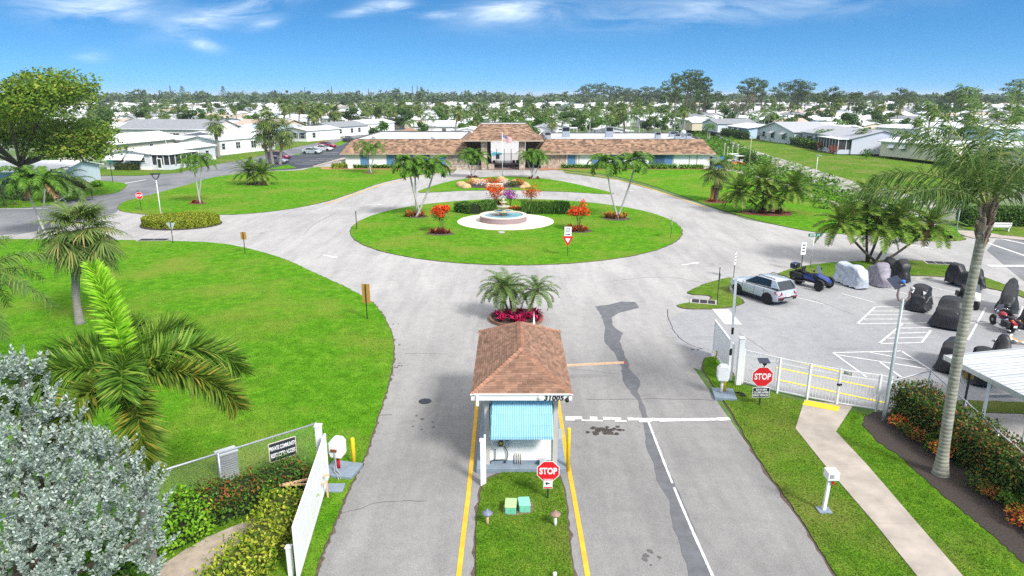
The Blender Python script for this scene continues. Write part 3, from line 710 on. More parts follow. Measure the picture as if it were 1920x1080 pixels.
def pine(name, label, loc, h, rx, group=None, nclump=9, per=55, s=.9, z0=.62, lean=0):
    t = thing(name, label, 'pine tree', loc, 0, group); b, tb = MB(), MB(); r = h * .018
    top = Vector((lean, 0, h * .93)); tb.tube([(0, 0, -.2), (lean * .3, 0, h * .35), (lean * .7 + .2, 0, h * .7), top], [r * 1.2, r, r * .7, r * .3], 7)
    for i in range(nclump):
        z = h * (z0 + (1 - z0) * ((i + .5) / nclump)); a = i * 2.4 + rnd.uniform(-.3, .3); f_ = (z / h - z0) / (1 - z0)
        k = rx * (.35 + .65 * math.sin(PI * (.2 + .62 * f_))) * rnd.uniform(.5, .95)
        if i == nclump - 1: k = .1
        c = Vector((lean * z / h + k * math.cos(a), k * math.sin(a), z)); q = rx * rnd.uniform(.32, .48)
        foliage(b, c, (q, q, q * .5), per, s, .35, up=.8)
        tb.tube([Vector((lean * z / h, 0, z - .12 * h * .6)), c.lerp(Vector((lean * z / h, 0, z)), .45) - Vector((0, 0, .03 * h)), c], [r * .45, r * .3, r * .1], 5)
    tb.build('trunk', BARKB, t, True); b.build('crown', lf_pine if False else L_PINE, t, fix=False); return t
def hedge(name, label, path, w, h, s=.12, dens=160, lf=L_HEDGE, group=None, cat='hedge', top=None, core=(.012, .022, .005), rough=.06, toplf_frac=.0, wob=.0, taper=1.):
    """clipped hedge along a path (world points); dense shell of leaves over a dark twig core"""
    P = [Vector((p[0], p[1], 0)) for p in path]; o = P[0]; t = thing(name, label, cat, o, 0, group); P = [p - o for p in P]
    lens = [(P[i + 1] - P[i]).length for i in range(len(P) - 1)]; T = sum(lens)
    rings = []; N = max(2, int(T / .4))
    def at(x):
        for i, l in enumerate(lens):
            if x <= l or i == len(lens) - 1: return P[i].lerp(P[i + 1], min(1, x / l)), (P[i + 1] - P[i]).normalized()
            x -= l
    for i in range(N + 1):
        p, d = at(T * i / N); n = Vector((-d.y, d.x, 0)); hw = w * .42 * rnd.uniform(.93, 1.05); hh = h * .9 * rnd.uniform(.96, 1.03)
        rings.append([p - n * hw, p - n * hw * taper + Vector((0, 0, hh * .85)), p - n * hw * .8 * taper + Vector((0, 0, hh)), p + n * hw * .8 * taper + Vector((0, 0, hh)), p + n * hw * taper + Vector((0, 0, hh * .85)), p + n * hw])
    b = MB(); b.loft(rings); b.build('twig_core', mat('twig_core_%d' % int(core[0] * 1e4 + core[1] * 1e5), core, 1, .3, 8), t)
    A_side, A_top, A_end = T * h, T * w, w * h
    cs, ns, us = [], [], []
    tot = int(dens * (2 * A_side + A_top + 2 * A_end))
    for i in range(tot):
        q = rnd.random() * (2 * A_side + A_top + 2 * A_end); x = rnd.random() * T
        p, d = at(x); n = Vector((-d.y, d.x, 0)); wv = 1 + wob * math.sin(x * 2.1 + 1) + wob * .6 * math.sin(x * 5.3)
        if q < 2 * A_side:
            sg = 1 if q < A_side else -1; z = h * rnd.random() ** .8; c = p + n * (sg * w * .5 * wv * (1 - (1 - taper) * z / h)) + Vector((0, 0, z)); nn = n * sg + Vector((0, 0, .3))
        elif q < 2 * A_side + A_top: c = p + n * (w * taper * wv * rnd.uniform(-.5, .5)) + Vector((0, 0, h * wv)); nn = Vector((0, 0, 1))
        else:
            e = T * (rnd.random() < .5); p, d = at(e); n = Vector((-d.y, d.x, 0)); sg = 1 if e > 0 else -1
            c = p + d * sg * .08 + n * (w * rnd.uniform(-.5, .5)) + Vector((0, 0, h * rnd.random())); nn = d * sg
        c = c + Vector((rnd.gauss(0, rough), rnd.gauss(0, rough), rnd.gauss(0, rough * .8)))
        cs.append(c); ns.append(nn)
    cs = np.array([tuple(c) for c in cs]); cs[:, 2] = np.maximum(cs[:, 2], .03); ns = np.array([tuple(c) for c in ns])
    D = nr.normal(size=cs.shape) + ns * .5; sz = s * nr.uniform(.65, 1.35, len(cs))
    if toplf_frac and top is not None:
        k = nr.random(len(cs)) < toplf_frac * np.clip(cs[:, 2] / h * 1.6 - .5, .05, 1) * (.3 + .9 * (np.sin(cs[:, 0] * 1.7 + cs[:, 1] * 1.1) > -.2))
        b = MB(); b.leaves(cs[~k], D[~k], sz[~k], sz[~k] * .55, U=ns[~k]); b.build('foliage', lf, t, fix=False)
        b = MB(); b.leaves(cs[k], D[k], sz[k], sz[k] * .55, U=ns[k]); b.build('coloured_tips', top, t, fix=False)
    else:
        b = MB(); b.leaves(cs, D, sz, sz * .55, U=ns); b.build('foliage', lf, t, fix=False)
    return t
def shrub(name, label, loc, h, r, n=260, s=.12, lf=L_HEDGE, group=None, asp=.5, stem=True, z0=.1, cat='shrub', flowers=None, nfl=0, fs=.1):
    t = thing(name, label, cat, loc, 0, group); b = MB()
    for i in range(5):
        a = i * 1.256 + rnd.random(); k = r * .42 if i else 0
        foliage(b, (k * math.cos(a), k * math.sin(a), h * (z0 + (1 - z0) * .5) + rnd.uniform(-.1, .1) * h), (r * .6, r * .6, h * (1 - z0) * .42), n // 5, s, asp)
    tb = MB()
    for i in range(5): a = i * 1.3; tb.tube([(0, 0, -.03), (r * .15 * math.cos(a), r * .15 * math.sin(a), h * .35), (r * .4 * math.cos(a), r * .4 * math.sin(a), h * .7)], [.03, .02, .008], 5)
    tb.build('stems', BARKB, t); b.build('foliage', lf, t, fix=False)
    if flowers:
        fb = MB(); [foliage(fb, (r * .55 * math.cos(q * 2.4) * (q > 0), r * .55 * math.sin(q * 2.4) * (q > 0), h * (.55 + z0 * .45) + rnd.uniform(-.22, .25) * h * (1 - z0)), (r * rnd.uniform(.3, .6),) * 2 + (h * (1 - z0) * rnd.uniform(.15, .32),), nfl // 8, fs * .75, .8, shell=.5) for q in range(8)]; fb.build('flowers', flowers, t, fix=False)
    return t
def rosettes(name, label, loc, spots, s=.35, lf=L_BROM, group=None, cat='plant', nl=14, w=.06):
    t = thing(name, label, cat, loc, 0, group); b = MB()
    for x, y, k in spots:
        for i in range(nl):
            a = i * 2.4; e = rnd.uniform(.25, 1.3); d = Vector((math.cos(a) * math.cos(e), math.sin(a) * math.cos(e), math.sin(e))); S = Vector((-math.sin(a), math.cos(a), 0)) * w * k * .5; l = s * k * rnd.uniform(.7, 1.1)
            p = Vector((x, y, .02)); mid = p + d * l * .6; tip = p + d * l + Vector((0, 0, -.18 * l))
            b.faces([p - S * .6, p + S * .6, mid + S, mid - S, tip], [(0, 1, 2, 3), (3, 2, 4)])
    b.build('leaves', lf, t, fix=False); return t
# ================= gatehouse and everything round the entrance =================
def zat(u, v, y): return atY(u, v, y).z
M_SHING = mat('brown_shingle', (.25, .14, .093), .9, .16, 2, isl=.34, bump=.3, bs=40)
M_CLUBSH = mat('weathered_orange_shingle', (.30, .185, .122), .95, .2, .8, isl=.6, bump=.4, bs=8)
def shingles(b, p00, p10, p01, p11, row, wid, th=.012, m=0, jit=.0):
    """courses of shingles on the quad p00-p10 (eave) / p01-p11 (ridge); each shingle its own lapped slab"""
    p00, p10, p01, p11 = map(Vector, (p00, p10, p01, p11))
    n = ((p10 - p00).cross(p01 - p00)); n = n.normalized(); 
    if n.z < 0: n = -n
    Ls = max((p01 - p00).length, (p11 - p10).length, ((p01 + p11) / 2 - (p00 + p10) / 2).length); N = max(1, round(Ls / row))
    for r in range(N):
        t0, t1 = r / N, min(1, (r + 1.35) / N); a0, c0 = p00.lerp(p01, t0), p10.lerp(p11, t0); a1, c1 = p00.lerp(p01, t1), p10.lerp(p11, t1)
        W = (c0 - a0).length; k = max(1, round(W / wid)); off = .5 * (r % 2)
        cuts = sorted(set([0.] + [min(1, max(0, (i + off + rnd.uniform(-.12, .12)) / k)) for i in range(k + 1)] + [1.]))
        for i in range(len(cuts) - 1):
            x0, x1 = cuts[i], cuts[i + 1]
            if x1 - x0 < .15 / k: continue
            g = .002 / max(W, .1); e = th * rnd.uniform(.8, 1.6); dl = jit * rnd.uniform(-1, 1) * (p01 - p00).normalized()
            q0, q1 = a0.lerp(c0, x0 + g) + dl, a0.lerp(c0, x1 - g) + dl; q3, q2 = a1.lerp(c1, x0 + g), a1.lerp(c1, x1 - g)
            b.faces([q0 + n * e, q1 + n * e, q2 + n * .001, q3 + n * .001, q0 - n * .004, q1 - n * .004], [(0, 1, 2, 3), (4, 5, 1, 0)], m)
GX, GY = .33, 22.16
gh = thing('gatehouse', 'small white guard house with a brown shingle hip roof and blue awning', 'gatehouse', (GX, GY, 0))
b = MB(); b.box((0, 2.6, .10), (3.2, 5.9, .20)); bevel(b.build('base_slab', PAD, gh), .02)
b = MB()
WH, HW, DP = 2.95, 1.3, 5.2
b.box((0, .06, .2 + .5), (2 * HW, .12, 1.0)); b.box((-HW + .07, .061, 1.6 + .45), (.14, .118, 1.9)); b.box((HW - .07, .061, 1.6 + .45), (.14, .118, 1.9)); b.box((0, .061, 2.80), (2 * HW, .118, .5))
for sx in (-1, 1):
    b.box((sx * (HW - .06), DP / 2 + .12, .7), (.12, DP, 1.0)); b.box((sx * (HW - .06), DP / 2 + .12, 2.80), (.12, DP, .5))
    for yy in (.20, 1.9, 3.6, DP): b.box((sx * (HW - .061), yy, 1.9), (.116, .16, 1.5))
b.box((0, DP + .18, 1.6), (2 * HW, .12, 2.8))
b.build('wall', WALLW, gh)
b = MB(); b.box((0, .0, .26), (2 * HW + .01, .02, .13)); b.build('blue_skirting', PAD, gh)
b = MB(); b.box((0, .10, 1.87), (2 * HW - .3, .02, 1.36))
for sx in (-1, 1): b.box((sx * (HW - .08), DP / 2 + .1, 1.87), (.02, DP - .4, 1.36))
b.build('window', GLASS, gh)
for sx in (-1, 1):
    b = MB(); b.box((sx * (HW - .09), -.02, 1.55), (.17, .10, 2.7)); b.build('corner_post', mat('taupe_trim', (.50, .46, .42), .7, .06, 3), gh)
EZ, RZ = 3.15, 4.15; x0, x1, y0, y1 = -1.73, 1.73, -.50, 5.98
ry0, ry1 = y0 + 1.75, y1 - 1.75
b = MB(); C_ = [(x0, y0, EZ), (x1, y0, EZ), (x1, y1, EZ), (x0, y1, EZ)]; r0, r1 = (0, ry0, RZ), (0, ry1, RZ)
shingles(b, C_[0], C_[1], (0 - .01, ry0, RZ), (.01, ry0, RZ), .135, .24)
shingles(b, C_[1], C_[2], r0, r1, .135, .24); shingles(b, C_[2], C_[3], (.01, ry1, RZ), (-.01, ry1, RZ), .135, .24); shingles(b, C_[3], C_[0], r1, r0, .135, .24)
d = -.02; b.faces([Vector(c) + Vector((0, 0, d)) for c in C_] + [Vector(r0) + Vector((0, 0, d)), Vector(r1) + Vector((0, 0, d))], [(0, 1, 4), (1, 2, 5, 4), (2, 3, 5), (3, 0, 4, 5)])
rf = b.build('roof', M_SHING, gh, fix=False)
b = MB()
def ridge(a, c, w=.16):
    a, c = Vector(a), Vector(c); n = max(2, int((c - a).length / .14)); dd = (c - a) / n; s = dd.cross(Vector((0, 0, 1))).normalized(); u = s.cross(dd).normalized()
    if u.z < 0: u = -u
    for i in range(n):
        p, q = a + dd * i, a + dd * (i + 1.25); l1, l2 = .045, .02
        b.faces([p - s * w * .8 - u * .05 + u * l1 * .3, p + u * l1, p + s * w * .8 - u * .05 + u * l1 * .3, q - s * w * .8 - u * .05, q + u * l2, q + s * w * .8 - u * .05, p - s * w * .8 - u * .07, p - u * .01, p + s * w * .8 - u * .07], [(0, 1, 4, 3), (1, 2, 5, 4), (6, 7, 1, 0), (7, 8, 2, 1)])
for c in (0, 1): ridge(C_[c], r0)
for c in (2, 3): ridge(C_[c], r1)
ridge(r0, r1)
b.build('ridge_cap', mat('ridge_shingle', (.32, .165, .105), .9, .12, 3, isl=.22), rf, fix=False)
b = MB(); fz = EZ - .12
b.box((0, y0 + .02, fz), (x1 - x0, .04, .26)); b.box((0, y1 - .02, fz), (x1 - x0, .04, .22))
for sx in (-1, 1): b.box((sx * (x1 - .02), (y0 + y1) / 2, fz), (.04, y1 - y0 - .08, .22))
b.box((0, (y0 + y1) / 2, EZ - .20), (x1 - x0 - .08, y1 - y0 - .08, .03))
b.build('fascia', WHITE, gh)
b = MB(); b.box((0, y0 - .025, EZ - .015), (x1 - x0 + .06, .05, .045)); b.box((x0 + .22, y0 - .035, EZ - .24), (.09, .08, .38)); b.build('gutter', WHITE, gh)
lettering('31005', .25, BLACK, gh, face_front(y0 - .012, 1.10, fz - .045), bold=.012, shear=.15, spacing=1.1)
b = MB(); b.lathe([(.03, 0), (.06, .02), (.065, .06), (.03, .09)], (0, 0, 0), 12); sl_ = b.build('floodlight', mat('frosted_lamp', (.8, .8, .78), .3, 0), gh, True); sl_.location = (.62, y0 - .0, fz); sl_.rotation_euler = (R(100), 0, 0)
b = MB(); b.lathe([(.02, 0), (.07, .02), (.07, .10), (.05, .13)], (0, 0, 0), 12); b.bar((0, .02, .02), (.05, .10, .0), .03); sl_ = b.build('security_camera', BLACK, gh, True); sl_.location = (1.55, y0 - .02, fz - .06); sl_.rotation_euler = (R(110), 0, 0)
# corrugated awning: alternating light and blue ribs, curled lower edge
b = MB(); n = 54; prof = [(-.02, 2.74), (-.20, 2.60), (-.42, 2.34), (-.58, 2.0), (-.70, 1.62), (-.70, 1.52)]
for i in range(n):
    xa, xb = -1.03 + 2.08 * i / n, -1.03 + 2.08 * (i + 1) / n; xm = (xa + xb) / 2
    for j in range(len(prof) - 1):
        (ya, za), (yb, zb) = prof[j], prof[j + 1]; w_ = 1 + .012 * j
        k = .022
        b.face([(xa * w_, ya, za), (xm * w_, ya - k, za + k * .6), (xm * w_, yb - k, zb + k * .6), (xa * w_, yb, zb)], i % 2)
        b.face([(xm * w_, ya - k, za + k * .6), (xb * w_, ya, za), (xb * w_, yb, zb), (xm * w_, yb - k, zb + k * .6)], i % 2)
for sx in (-1, 1): b.extrude([(sx * 1.06, -.0, 2.72), (sx * 1.07, -.40, 2.33), (sx * 1.09, -.68, 1.60), (sx * 1.08, -.62, 1.56), (sx * 1.06, 0, 2.0)], (sx * .01, 0, 0), 0)
b.build('awning', [mat('awning_sky_blue', (.24, .51, .67), .5, .05, 3), mat('awning_pale_blue', (.50, .73, .82), .5, .05, 3)], gh, fix=False)
# meters, pipes, conduits on the front wall
b = MB(); b.box((-.93, -.05, .95), (.17, .10, .24)); b.build('meter_box', mat('grey_meter_box', (.42, .45, .47), .5, .08, 8), gh); b = MB(); b.box((-.50, -.035, 1.0), (.13, .07, .26)); b.build('meter_box', mat('grey_meter_box', (.42, .45, .47), .5, .08, 8), gh)
b = MB(); b.box((-.73, -.05, 1.02), (.15, .09, .20)); o_ = b.build('meter', mat('dark_bronze', (.09, .075, .04), .5, .1, 5), gh); b = MB(); b.box((-.73, -.10, 1.05), (.08, .02, .08)); b.build('yellow_dial', YEL, o_)
b = MB()
b.tube([(-.62, -.06, .92), (-.52, -.07, .78), (-.48, -.07, .58), (-.52, -.06, .38), (-.62, -.05, .26)], .018, 6); b.tube([(-.93, -.05, .83), (-.93, -.05, .40), (-1.05, -.05, .34), (-1.12, -.05, .22)], .014, 6); b.tube([(-1.0, -.05, .36), (-.6, -.05, .38), (-.55, -.05, .24)], .014, 6)
b.build('cable', mat('dark_cable', (.04, .04, .045), .6, 0), gh, True)
for i in range(4):
    b = MB(); xx = -.22 + i * .075; b.tube([(xx - .02 * (i - 1.5), -.03, .62), (xx, -.06, .56), (xx, -.07, .21)], .022, 6); b.build('conduit', mat('pale_conduit', (.66, .62, .56), .6, .05, 6), gh, True)
b = MB(); b.box((.76, -.16, .33), (.20, .14, .24)); b.tube([(.78, -.16, .45), (.70, -.16, .62)], .01, 5); b.tube([(.84, -.16, .45), (.83, -.16, .58)], .008, 5); b.build('valve_box', mat('grey_meter_box', (.4, .4, .4)), gh)
b = MB(); b.box((1.43, .6, 1.05), (.14, .22, .30)); b.build('card_reader', mat('grey_meter_box', (.4, .4, .4)), gh)
# barrier arms
def bollard(label, p, h=1.08, r=.075, tilt=0):
    b = MB(); b.lathe([(r, -.05), (r, h - .04), (r * .8, h - .01), (r * .3, h)], (0, 0, 0), 14); o = b.build('bollard', YEL, None, True, p); o.rotation_euler = (0, tilt, 0); return tag(o, label, 'bollard')
bollard('yellow steel bollard against the right wall of the guard house', (2.0, 21.95, .0), 1.72, .07)
bollard('yellow steel bollard beside the left gate operator on its pad', G(664, 872), 1.1)
bollard('yellow steel bollard in front of the right gate operator', G(1357, 739), 1.12)
b = MB(); b.tube([(0, 0, -.05), (.03, 0, .5)], .07, 9); b.lathe([(.07, .5), (.05, .53)], (.03, 0, 0), 9); tag(b.build('bollard', mat('faded_wood_yellow', (.42, .26, .05), .9, .2, 5), None, True, G(1343, 676)), 'short faded wooden post under the far end of the white gate panel', 'bollard')
ba = thing('barrier_arm', 'lowered thin wooden barrier arm reaching right from the guard house', 'barrier arm', (1.75, 29.3, 0))
b = MB(); b.bar((.0, .1, 1.0), (3.45, .55, 1.0), .05, .09); b.build('arm', mat('faded_arm_wood', (.66, .42, .26), .7, .12, 4), ba); b = MB(); b.bar((3.45, .55, 1.0), (3.5, .557, 1.0), .06, .10); b.build('arm_tip', RED, ba)
b = MB(); b.box((-.12, .05, .52), (.34, .34, 1.04)); bevel(b.build('motor_housing', WHITE, ba), .03)
ba = thing('barrier_arm', 'raised white barrier arm with black bands on the right gate operator', 'barrier arm', G(1360, 741)); ty = ba.location.y
b = MB(); b.bar((.10, .06, 1.1), (.02, .05, zat(1357, 522, ty)), .05, .10); b.build('arm', WHITE, ba); zt_ = zat(1357, 522, ty)
for k in range(4): 
    b = MB(); za = 1.9 + k * (zt_ - 2.2) / 3.3; b.bar((.085 - .013 * k, .057, za), (.083 - .013 * k, .057, za + .32), .056, .106); b.build('black_band', BLACK, ba)
# white pointed sign tip behind the roof
wt = thing('barrier_arm', 'white pointed barrier arm tip standing up behind the gatehouse roof', 'barrier arm', (1.02, 30.4, 0)); b = MB(); b.box((0, 0, .5), (.3, .3, 1.0)); bevel(b.build('motor_housing', WHITE, wt), .03); b = MB(); b.extrude([(-.17, 0, 1.0), (.22, 0, 1.0), (.0, 0, 3.35)], (0, .05, 0)); b.build('arm', WHITE, wt)
def operator(label, p, face=0, cable=True, pad=(1.15, 1.0), stand=.58, post=RED):
    t = thing('gate_operator', label, 'gate operator', p, face)
    b = MB(); b.box((.12, .0, .07), (*pad, .16)); bevel(b.build('concrete_pad', PAD, t), .02)
    b = MB(); b.tube([(0, 0, .14), (0, 0, stand + .1)], .06, 8); b.build('stand', post, t, True)
    b = MB(); w, h, dd = .26, .36, .2; oc = [(-w, -h * .5), (-w * .8, -h), (w * .8, -h), (w, -h * .6), (w, h * .6), (w * .6, h), (-w * .5, h), (-w, h * .55)]
    b.extrude([(x, -dd, stand + .40 + z) for x, z in oc], (0, 2 * dd, 0)); bevel(b.build('housing', WHITE, t), .05, 3)
    if cable:
        b = MB(); b.box((-.04, -.22, stand + .36), (.22, .06, .08)); b.build('bracket', mat('rusty_bracket', (.20, .06, .03), .7, .2, 9), t)
        b = MB(); b.tube([(.0, -.23, stand + .3), (.02, -.26, .5), (.06, -.3, .28), (.25, -.42, .16), (.32, -.55, .05)], .022, 6); b.tube([(.03, -.23, stand + .2), (-.02, -.25, .45), (.0, -.35, .2), (.18, -.5, .16), (.28, -.62, .05)], .018, 6); b.build('cable', mat('grey_cable', (.30, .31, .32), .5), t, True)
    return t
operator('white gate operator on a rusty post beside the left white gate', G(636, 884), R(-12))
operator('white gate operator on a concrete pad by the right white post', G(1352, 742), R(-8), False, (.95, 1.1), .72, WHITE)
b = MB()
for i in range(3): b.tube([(.0 + i * .09, .1, .02), (.12 + i * .1, -.2, .16 - .03 * i), (.2 + i * .1, -.5, .02)], .025, 6)
tag(b.build('cable', RUB, None, True, G(1378, 738)), 'loose black cables over the pad edge by the right white post', 'cable')
# --- left gate: vertical-slat panel swung open along the verge
A_, B_ = Vector((-6.42, 21.35, 0)), Vector((-5.90, 16.1, 0)); gl = thing('swing_gate', 'tall white slatted gate swung open along the left verge', 'gate', A_)
dv = B_ - A_; n = Vector((-dv.y, dv.x, 0)).normalized()
b = MB(); N = 44
for i in range(N): p = dv * (i + .5) / N; b.box((p.x, p.y, .96), (.020, .088, 1.56), math.atan2(dv.y, dv.x) - PI / 2)
b.build('slat_panel', WHITE, gl)
b = MB()
for z in (.16, 1.76): b.bar(Vector((0, 0, z)), dv + Vector((0, 0, z)), .055, .10)
b.bar((0, 0, .1), (0, 0, 1.8), .06); b.bar(dv + Vector((0, 0, .1)), dv + Vector((0, 0, 1.8)), .06); b.build('frame', WHITE, gl)
def post(label, p, h, w, m=WHITE, cap=True):
    b = MB(); b.box((0, 0, h / 2), (w, w, h)); 
    if cap: b.box((0, 0, h + .03), (w * 1.25, w * 1.25, .05)); b.box((0, 0, h + .075), (w * 1.1, w * 1.1, .04), taper=.3)
    o = b.build('gate_post', m, None, False, p); bevel(o, .006, 1); return tag(o, label, 'post')
post('square white post hinging the left slatted gate', (-6.75, 21.75, 0), 1.88, .2)
post('white post beside the near end of the left slatted gate', (-6.17, 16.35, 0), .95, .14)
post('tall square white post carrying the right white fence and gate panel', G(1383, 722), 2.3, .23)
b = MB(); b.box((0, 0, .85), (.13, .13, 1.7)); b.box((.09, .06, .95), (.06, .05, 1.9)); b.box((0, 0, 1.73), (.17, .17, .06)); tag(b.build('gate_post', WHITE, None, False, G(905, 910)), 'white post at the left front corner of the guard house', 'post')
b = MB(); b.box((0, 0, .18), (.34, .44, .36)); bevel(tag(b.build('concrete_block', CONC, None, False, G(598, 925)), 'grey concrete block behind the left slatted gate', 'block'), .02)
tag(bevel((lambda b: (b.box((0, 0, .05), (.62, .5, .10)), b)[1])(MB()).build('concrete_pad', PAD, None, False, G(628, 918)), .02), 'low grey concrete pad at the hinge of the left gate', 'pad')
b = MB(); b.bar((-1.0, -.35, .72), (.5, .2, .78), .06); b.bar((-1.0, -.32, .70), (.45, -.2, .70), .05); b.bar((.45, 0, .7), (.45, 0, 0), .05); tag(b.build('gate_brace', mat('faded_arm_wood', (.6, .5, .4)), None, False, G(590, 935)), 'pale brace arms sticking out behind the left slatted gate', 'brace')
# --- chain link
def chainlink(name, label, P, h, every=None, posts=None, rail=.035, mesh=.085, group=None, m=GALV, wire=.0019):
    P = [Vector((p[0], p[1], 0)) for p in P]; o = P[0]; t = thing(name, label, 'fence', o, 0, group); b, pb = MB(), MB()
    for i in range(len(P) - 1):
        a, c = P[i] - o, P[i + 1] - o; d = (c - a); T = d.length; d = d.normalized()
        N = int(T / mesh)
        w = wire
        nrm = Vector((-d.y, d.x, 0))
        K = int(h / mesh)
        for s in (1, -1):
            for k in range(-K, N):
                x0_, x1_ = k * mesh, k * mesh + h
                za, zb = 0., h
                if x0_ < 0: za = -x0_; x0_ = 0
                if x1_ > T: zb = h - (x1_ - T); x1_ = T
                if zb <= za: continue
                p, q = a + d * x0_, a + d * x1_
                if s > 0: p, q = p + Vector((0, 0, za + .03)), q + Vector((0, 0, zb + .03))
                else: p, q = p + Vector((0, 0, h - za + .03)), q + Vector((0, 0, h - zb + .03))
                off = nrm * w * s
                u = Vector((0, 0, 1)) * w
                b.faces([p - u + off, q - u + off, q + u + off, p + u + off, p + off * 3, q + off * 3], [(0, 1, 5, 4), (4, 5, 2, 3), (0, 3, 2, 1)])
    b.build('wire_mesh', m, t, fix=False)
    b = MB(); b.tube([p - o + Vector((0, 0, h + .03)) for p in P], rail, 7); b.build('top_rail', m, t, True)
    for q in posts or P:
        pb = MB(); q = Vector((q[0], q[1], 0)) - o; pb.tube([q + Vector((0, 0, -.05)), q + Vector((0, 0, h + .07))], rail * 1.15, 8); pb.build('post', m, t, True)
    return t
fl0, fl1 = Vector((-6.88, 21.95)), Vector((-15.2, 15.2)); fd = fl1 - fl0
chainlink('chain_link_fence', 'chain-link fence behind the left hedge carrying the private community sign', [fl0, fl1], 1.85, posts=[fl0, fl0 + fd * .31, fl0 + fd * .62, fl1])
def onfence(u, v): # ray to fence plane
    yc = (540 - v) / F; dirv = Vector(((u - 960) / F, CP + yc * SP, -SP + yc * CP)); nn = Vector((-fd.y, fd.x, 0)); o = Vector((0, 0, H)); t = (Vector((fl0.x, fl0.y, 0)) - o).dot(nn) / dirv.dot(nn); return o + dirv * t
q = [onfence(*p) for p in ((505, 868), (556, 850), (553, 816), (502, 833))]; cen = sum(q, Vector()) / 4
sg = thing('notice_board', 'black sign lettered PRIVATE COMMUNITY RESTRICTED ACCESS on the chain-link fence', 'sign', (cen.x, cen.y, 0), math.atan2(fd.y, fd.x) + PI)
sw, sh = ((q[1] - q[0]).length + (q[2] - q[3]).length) / 2, ((q[3] - q[0]).length + (q[2] - q[1]).length) / 2
b = MB(); b.box((0, -.03, cen.z), (sw, .02, sh)); b.build('frame', mat('pale_sign_edge', (.62, .55, .45), .6, .05, 3), sg)
b = MB(); b.box((0, -.045, cen.z), (sw - .05, .012, sh - .05)); b.build('board', mat('sign_black_blue', (.022, .028, .038), .5, .1, 3), sg)
lettering('PRIVATE COMMUNITY\nRESTRICTED ACCESS', sh * .30, WHITE, sg, face_front(-.054, 0, cen.z), bold=.006, sx=sw / (sh * .27 * 11.6), line=1.25)
ac = thing('electrical_cabinet', 'grey mesh-fronted metal cabinet standing behind the chain-link fence', 'cabinet', G(432, 899), math.atan2(fd.y, fd.x) + PI)
b = MB(); b.box((0, .1, .52), (.62, .4, 1.0)); bevel(b.build('body', mat('grey_cabinet', (.36, .38, .40), .5, .1, 4, metal=.3), ac), .015)
b = MB(); b.box((0, .1, 1.05), (.7, .48, .05)); b.build('lid', ALU, ac)
b = MB()
for k in range(9): b.box((0, -.105, .15 + k * .085), (.5, .012, .03))
b.build('louvre_front', GALV, ac)
# --- right sliding gate panel and picket fence
sgp = thing('sliding_gate', 'solid white gate panel standing open towards the roundabout', 'gate', (10.25, 29.9, 0)); dv = Vector((.16, 3.5, 0))
b = MB(); b.extrude([(0, 0, .28), dv + Vector((0, 0, .28)), dv + Vector((0, 0, 1.82)), (0, 0, 1.82)], (.02, 0, 0)); b.build('panel', WHITE, sgp)
b = MB()
for z in (.24, 1.84): b.bar(Vector((.01, 0, z)), dv + Vector((.01, 0, z)), .07, .10)
for k in (0, 1): b.bar(dv * k + Vector((.01, 0, .1)), dv * k + Vector((.01, 0, 1.9)), .08)
b.bar(Vector((.03, 0, .3)), dv + Vector((.03, 0, 1.75)), .02); b.build('frame', WHITE, sgp)
def picket(label, pts, h, gap=.125, group=None, gatebit=None, posts=None):
    pts = [Vector((p[0], p[1], 0)) for p in pts]; o = pts[0]; t = thing('picket_fence', label, 'fence', o, 0, group); b = MB(); rbs = [MB(), MB(), MB()]
    for i in range(len(pts) - 1):
        a, c = pts[i] - o, pts[i + 1] - o; d = c - a; N = max(1, int(d.length / gap)); ang = math.atan2(d.y, d.x)
        for k in range(N): p = a + d * ((k + .5) / N); b.box((p.x, p.y, h / 2 + .06), (.02, .02, h - .12), ang)
        for rb, z in zip(rbs, (.13, h - .26, h - .02)): rb.bar(a + Vector((0, 0, z)), c + Vector((0, 0, z)), .035, .05)
    b.build('pickets', WHITE, t); [rb.build('rail', WHITE, t) for rb in rbs]
    for p in pts: b = MB(); p = p - o; b.box((p.x, p.y, h / 2), (.075, .075, h + .05)); b.build('post', WHITE, t)
    return t
wfp = [G(1391, 719), G(1457, 737), G(1513, 749), G(1568, 760), G(1642, 772), G(1662, 776)]
pf = picket('white metal picket fence with a latch gate at the end of the footpath', wfp, 1.68)
b = MB(); p = wfp[3] - wfp[0]; b.box((p.x - .02, p.y - .06, 1.0), (.2, .08, .07)); b.build('latch', BLACK, pf)
b = MB(); b.tube([(p.x + .12, p.y - .02, 1.55), (p.x + .42, p.y - .12, 1.5)], .07, 8); b.build('gate_closer', mat('grey_green_metal', (.22, .27, .25), .5, .1, 8), pf, True)
# right chain link with white top rail
chainlink('chain_link_fence', 'chain-link fence between the right hedge and the motorcycle parking', [wfp[-1], (18.15, 27.75, 0), (17.7, 24.6, 0), (17.25, 22.1, 0), (16.95, 19.6, 0)], 1.45, mesh=.09)
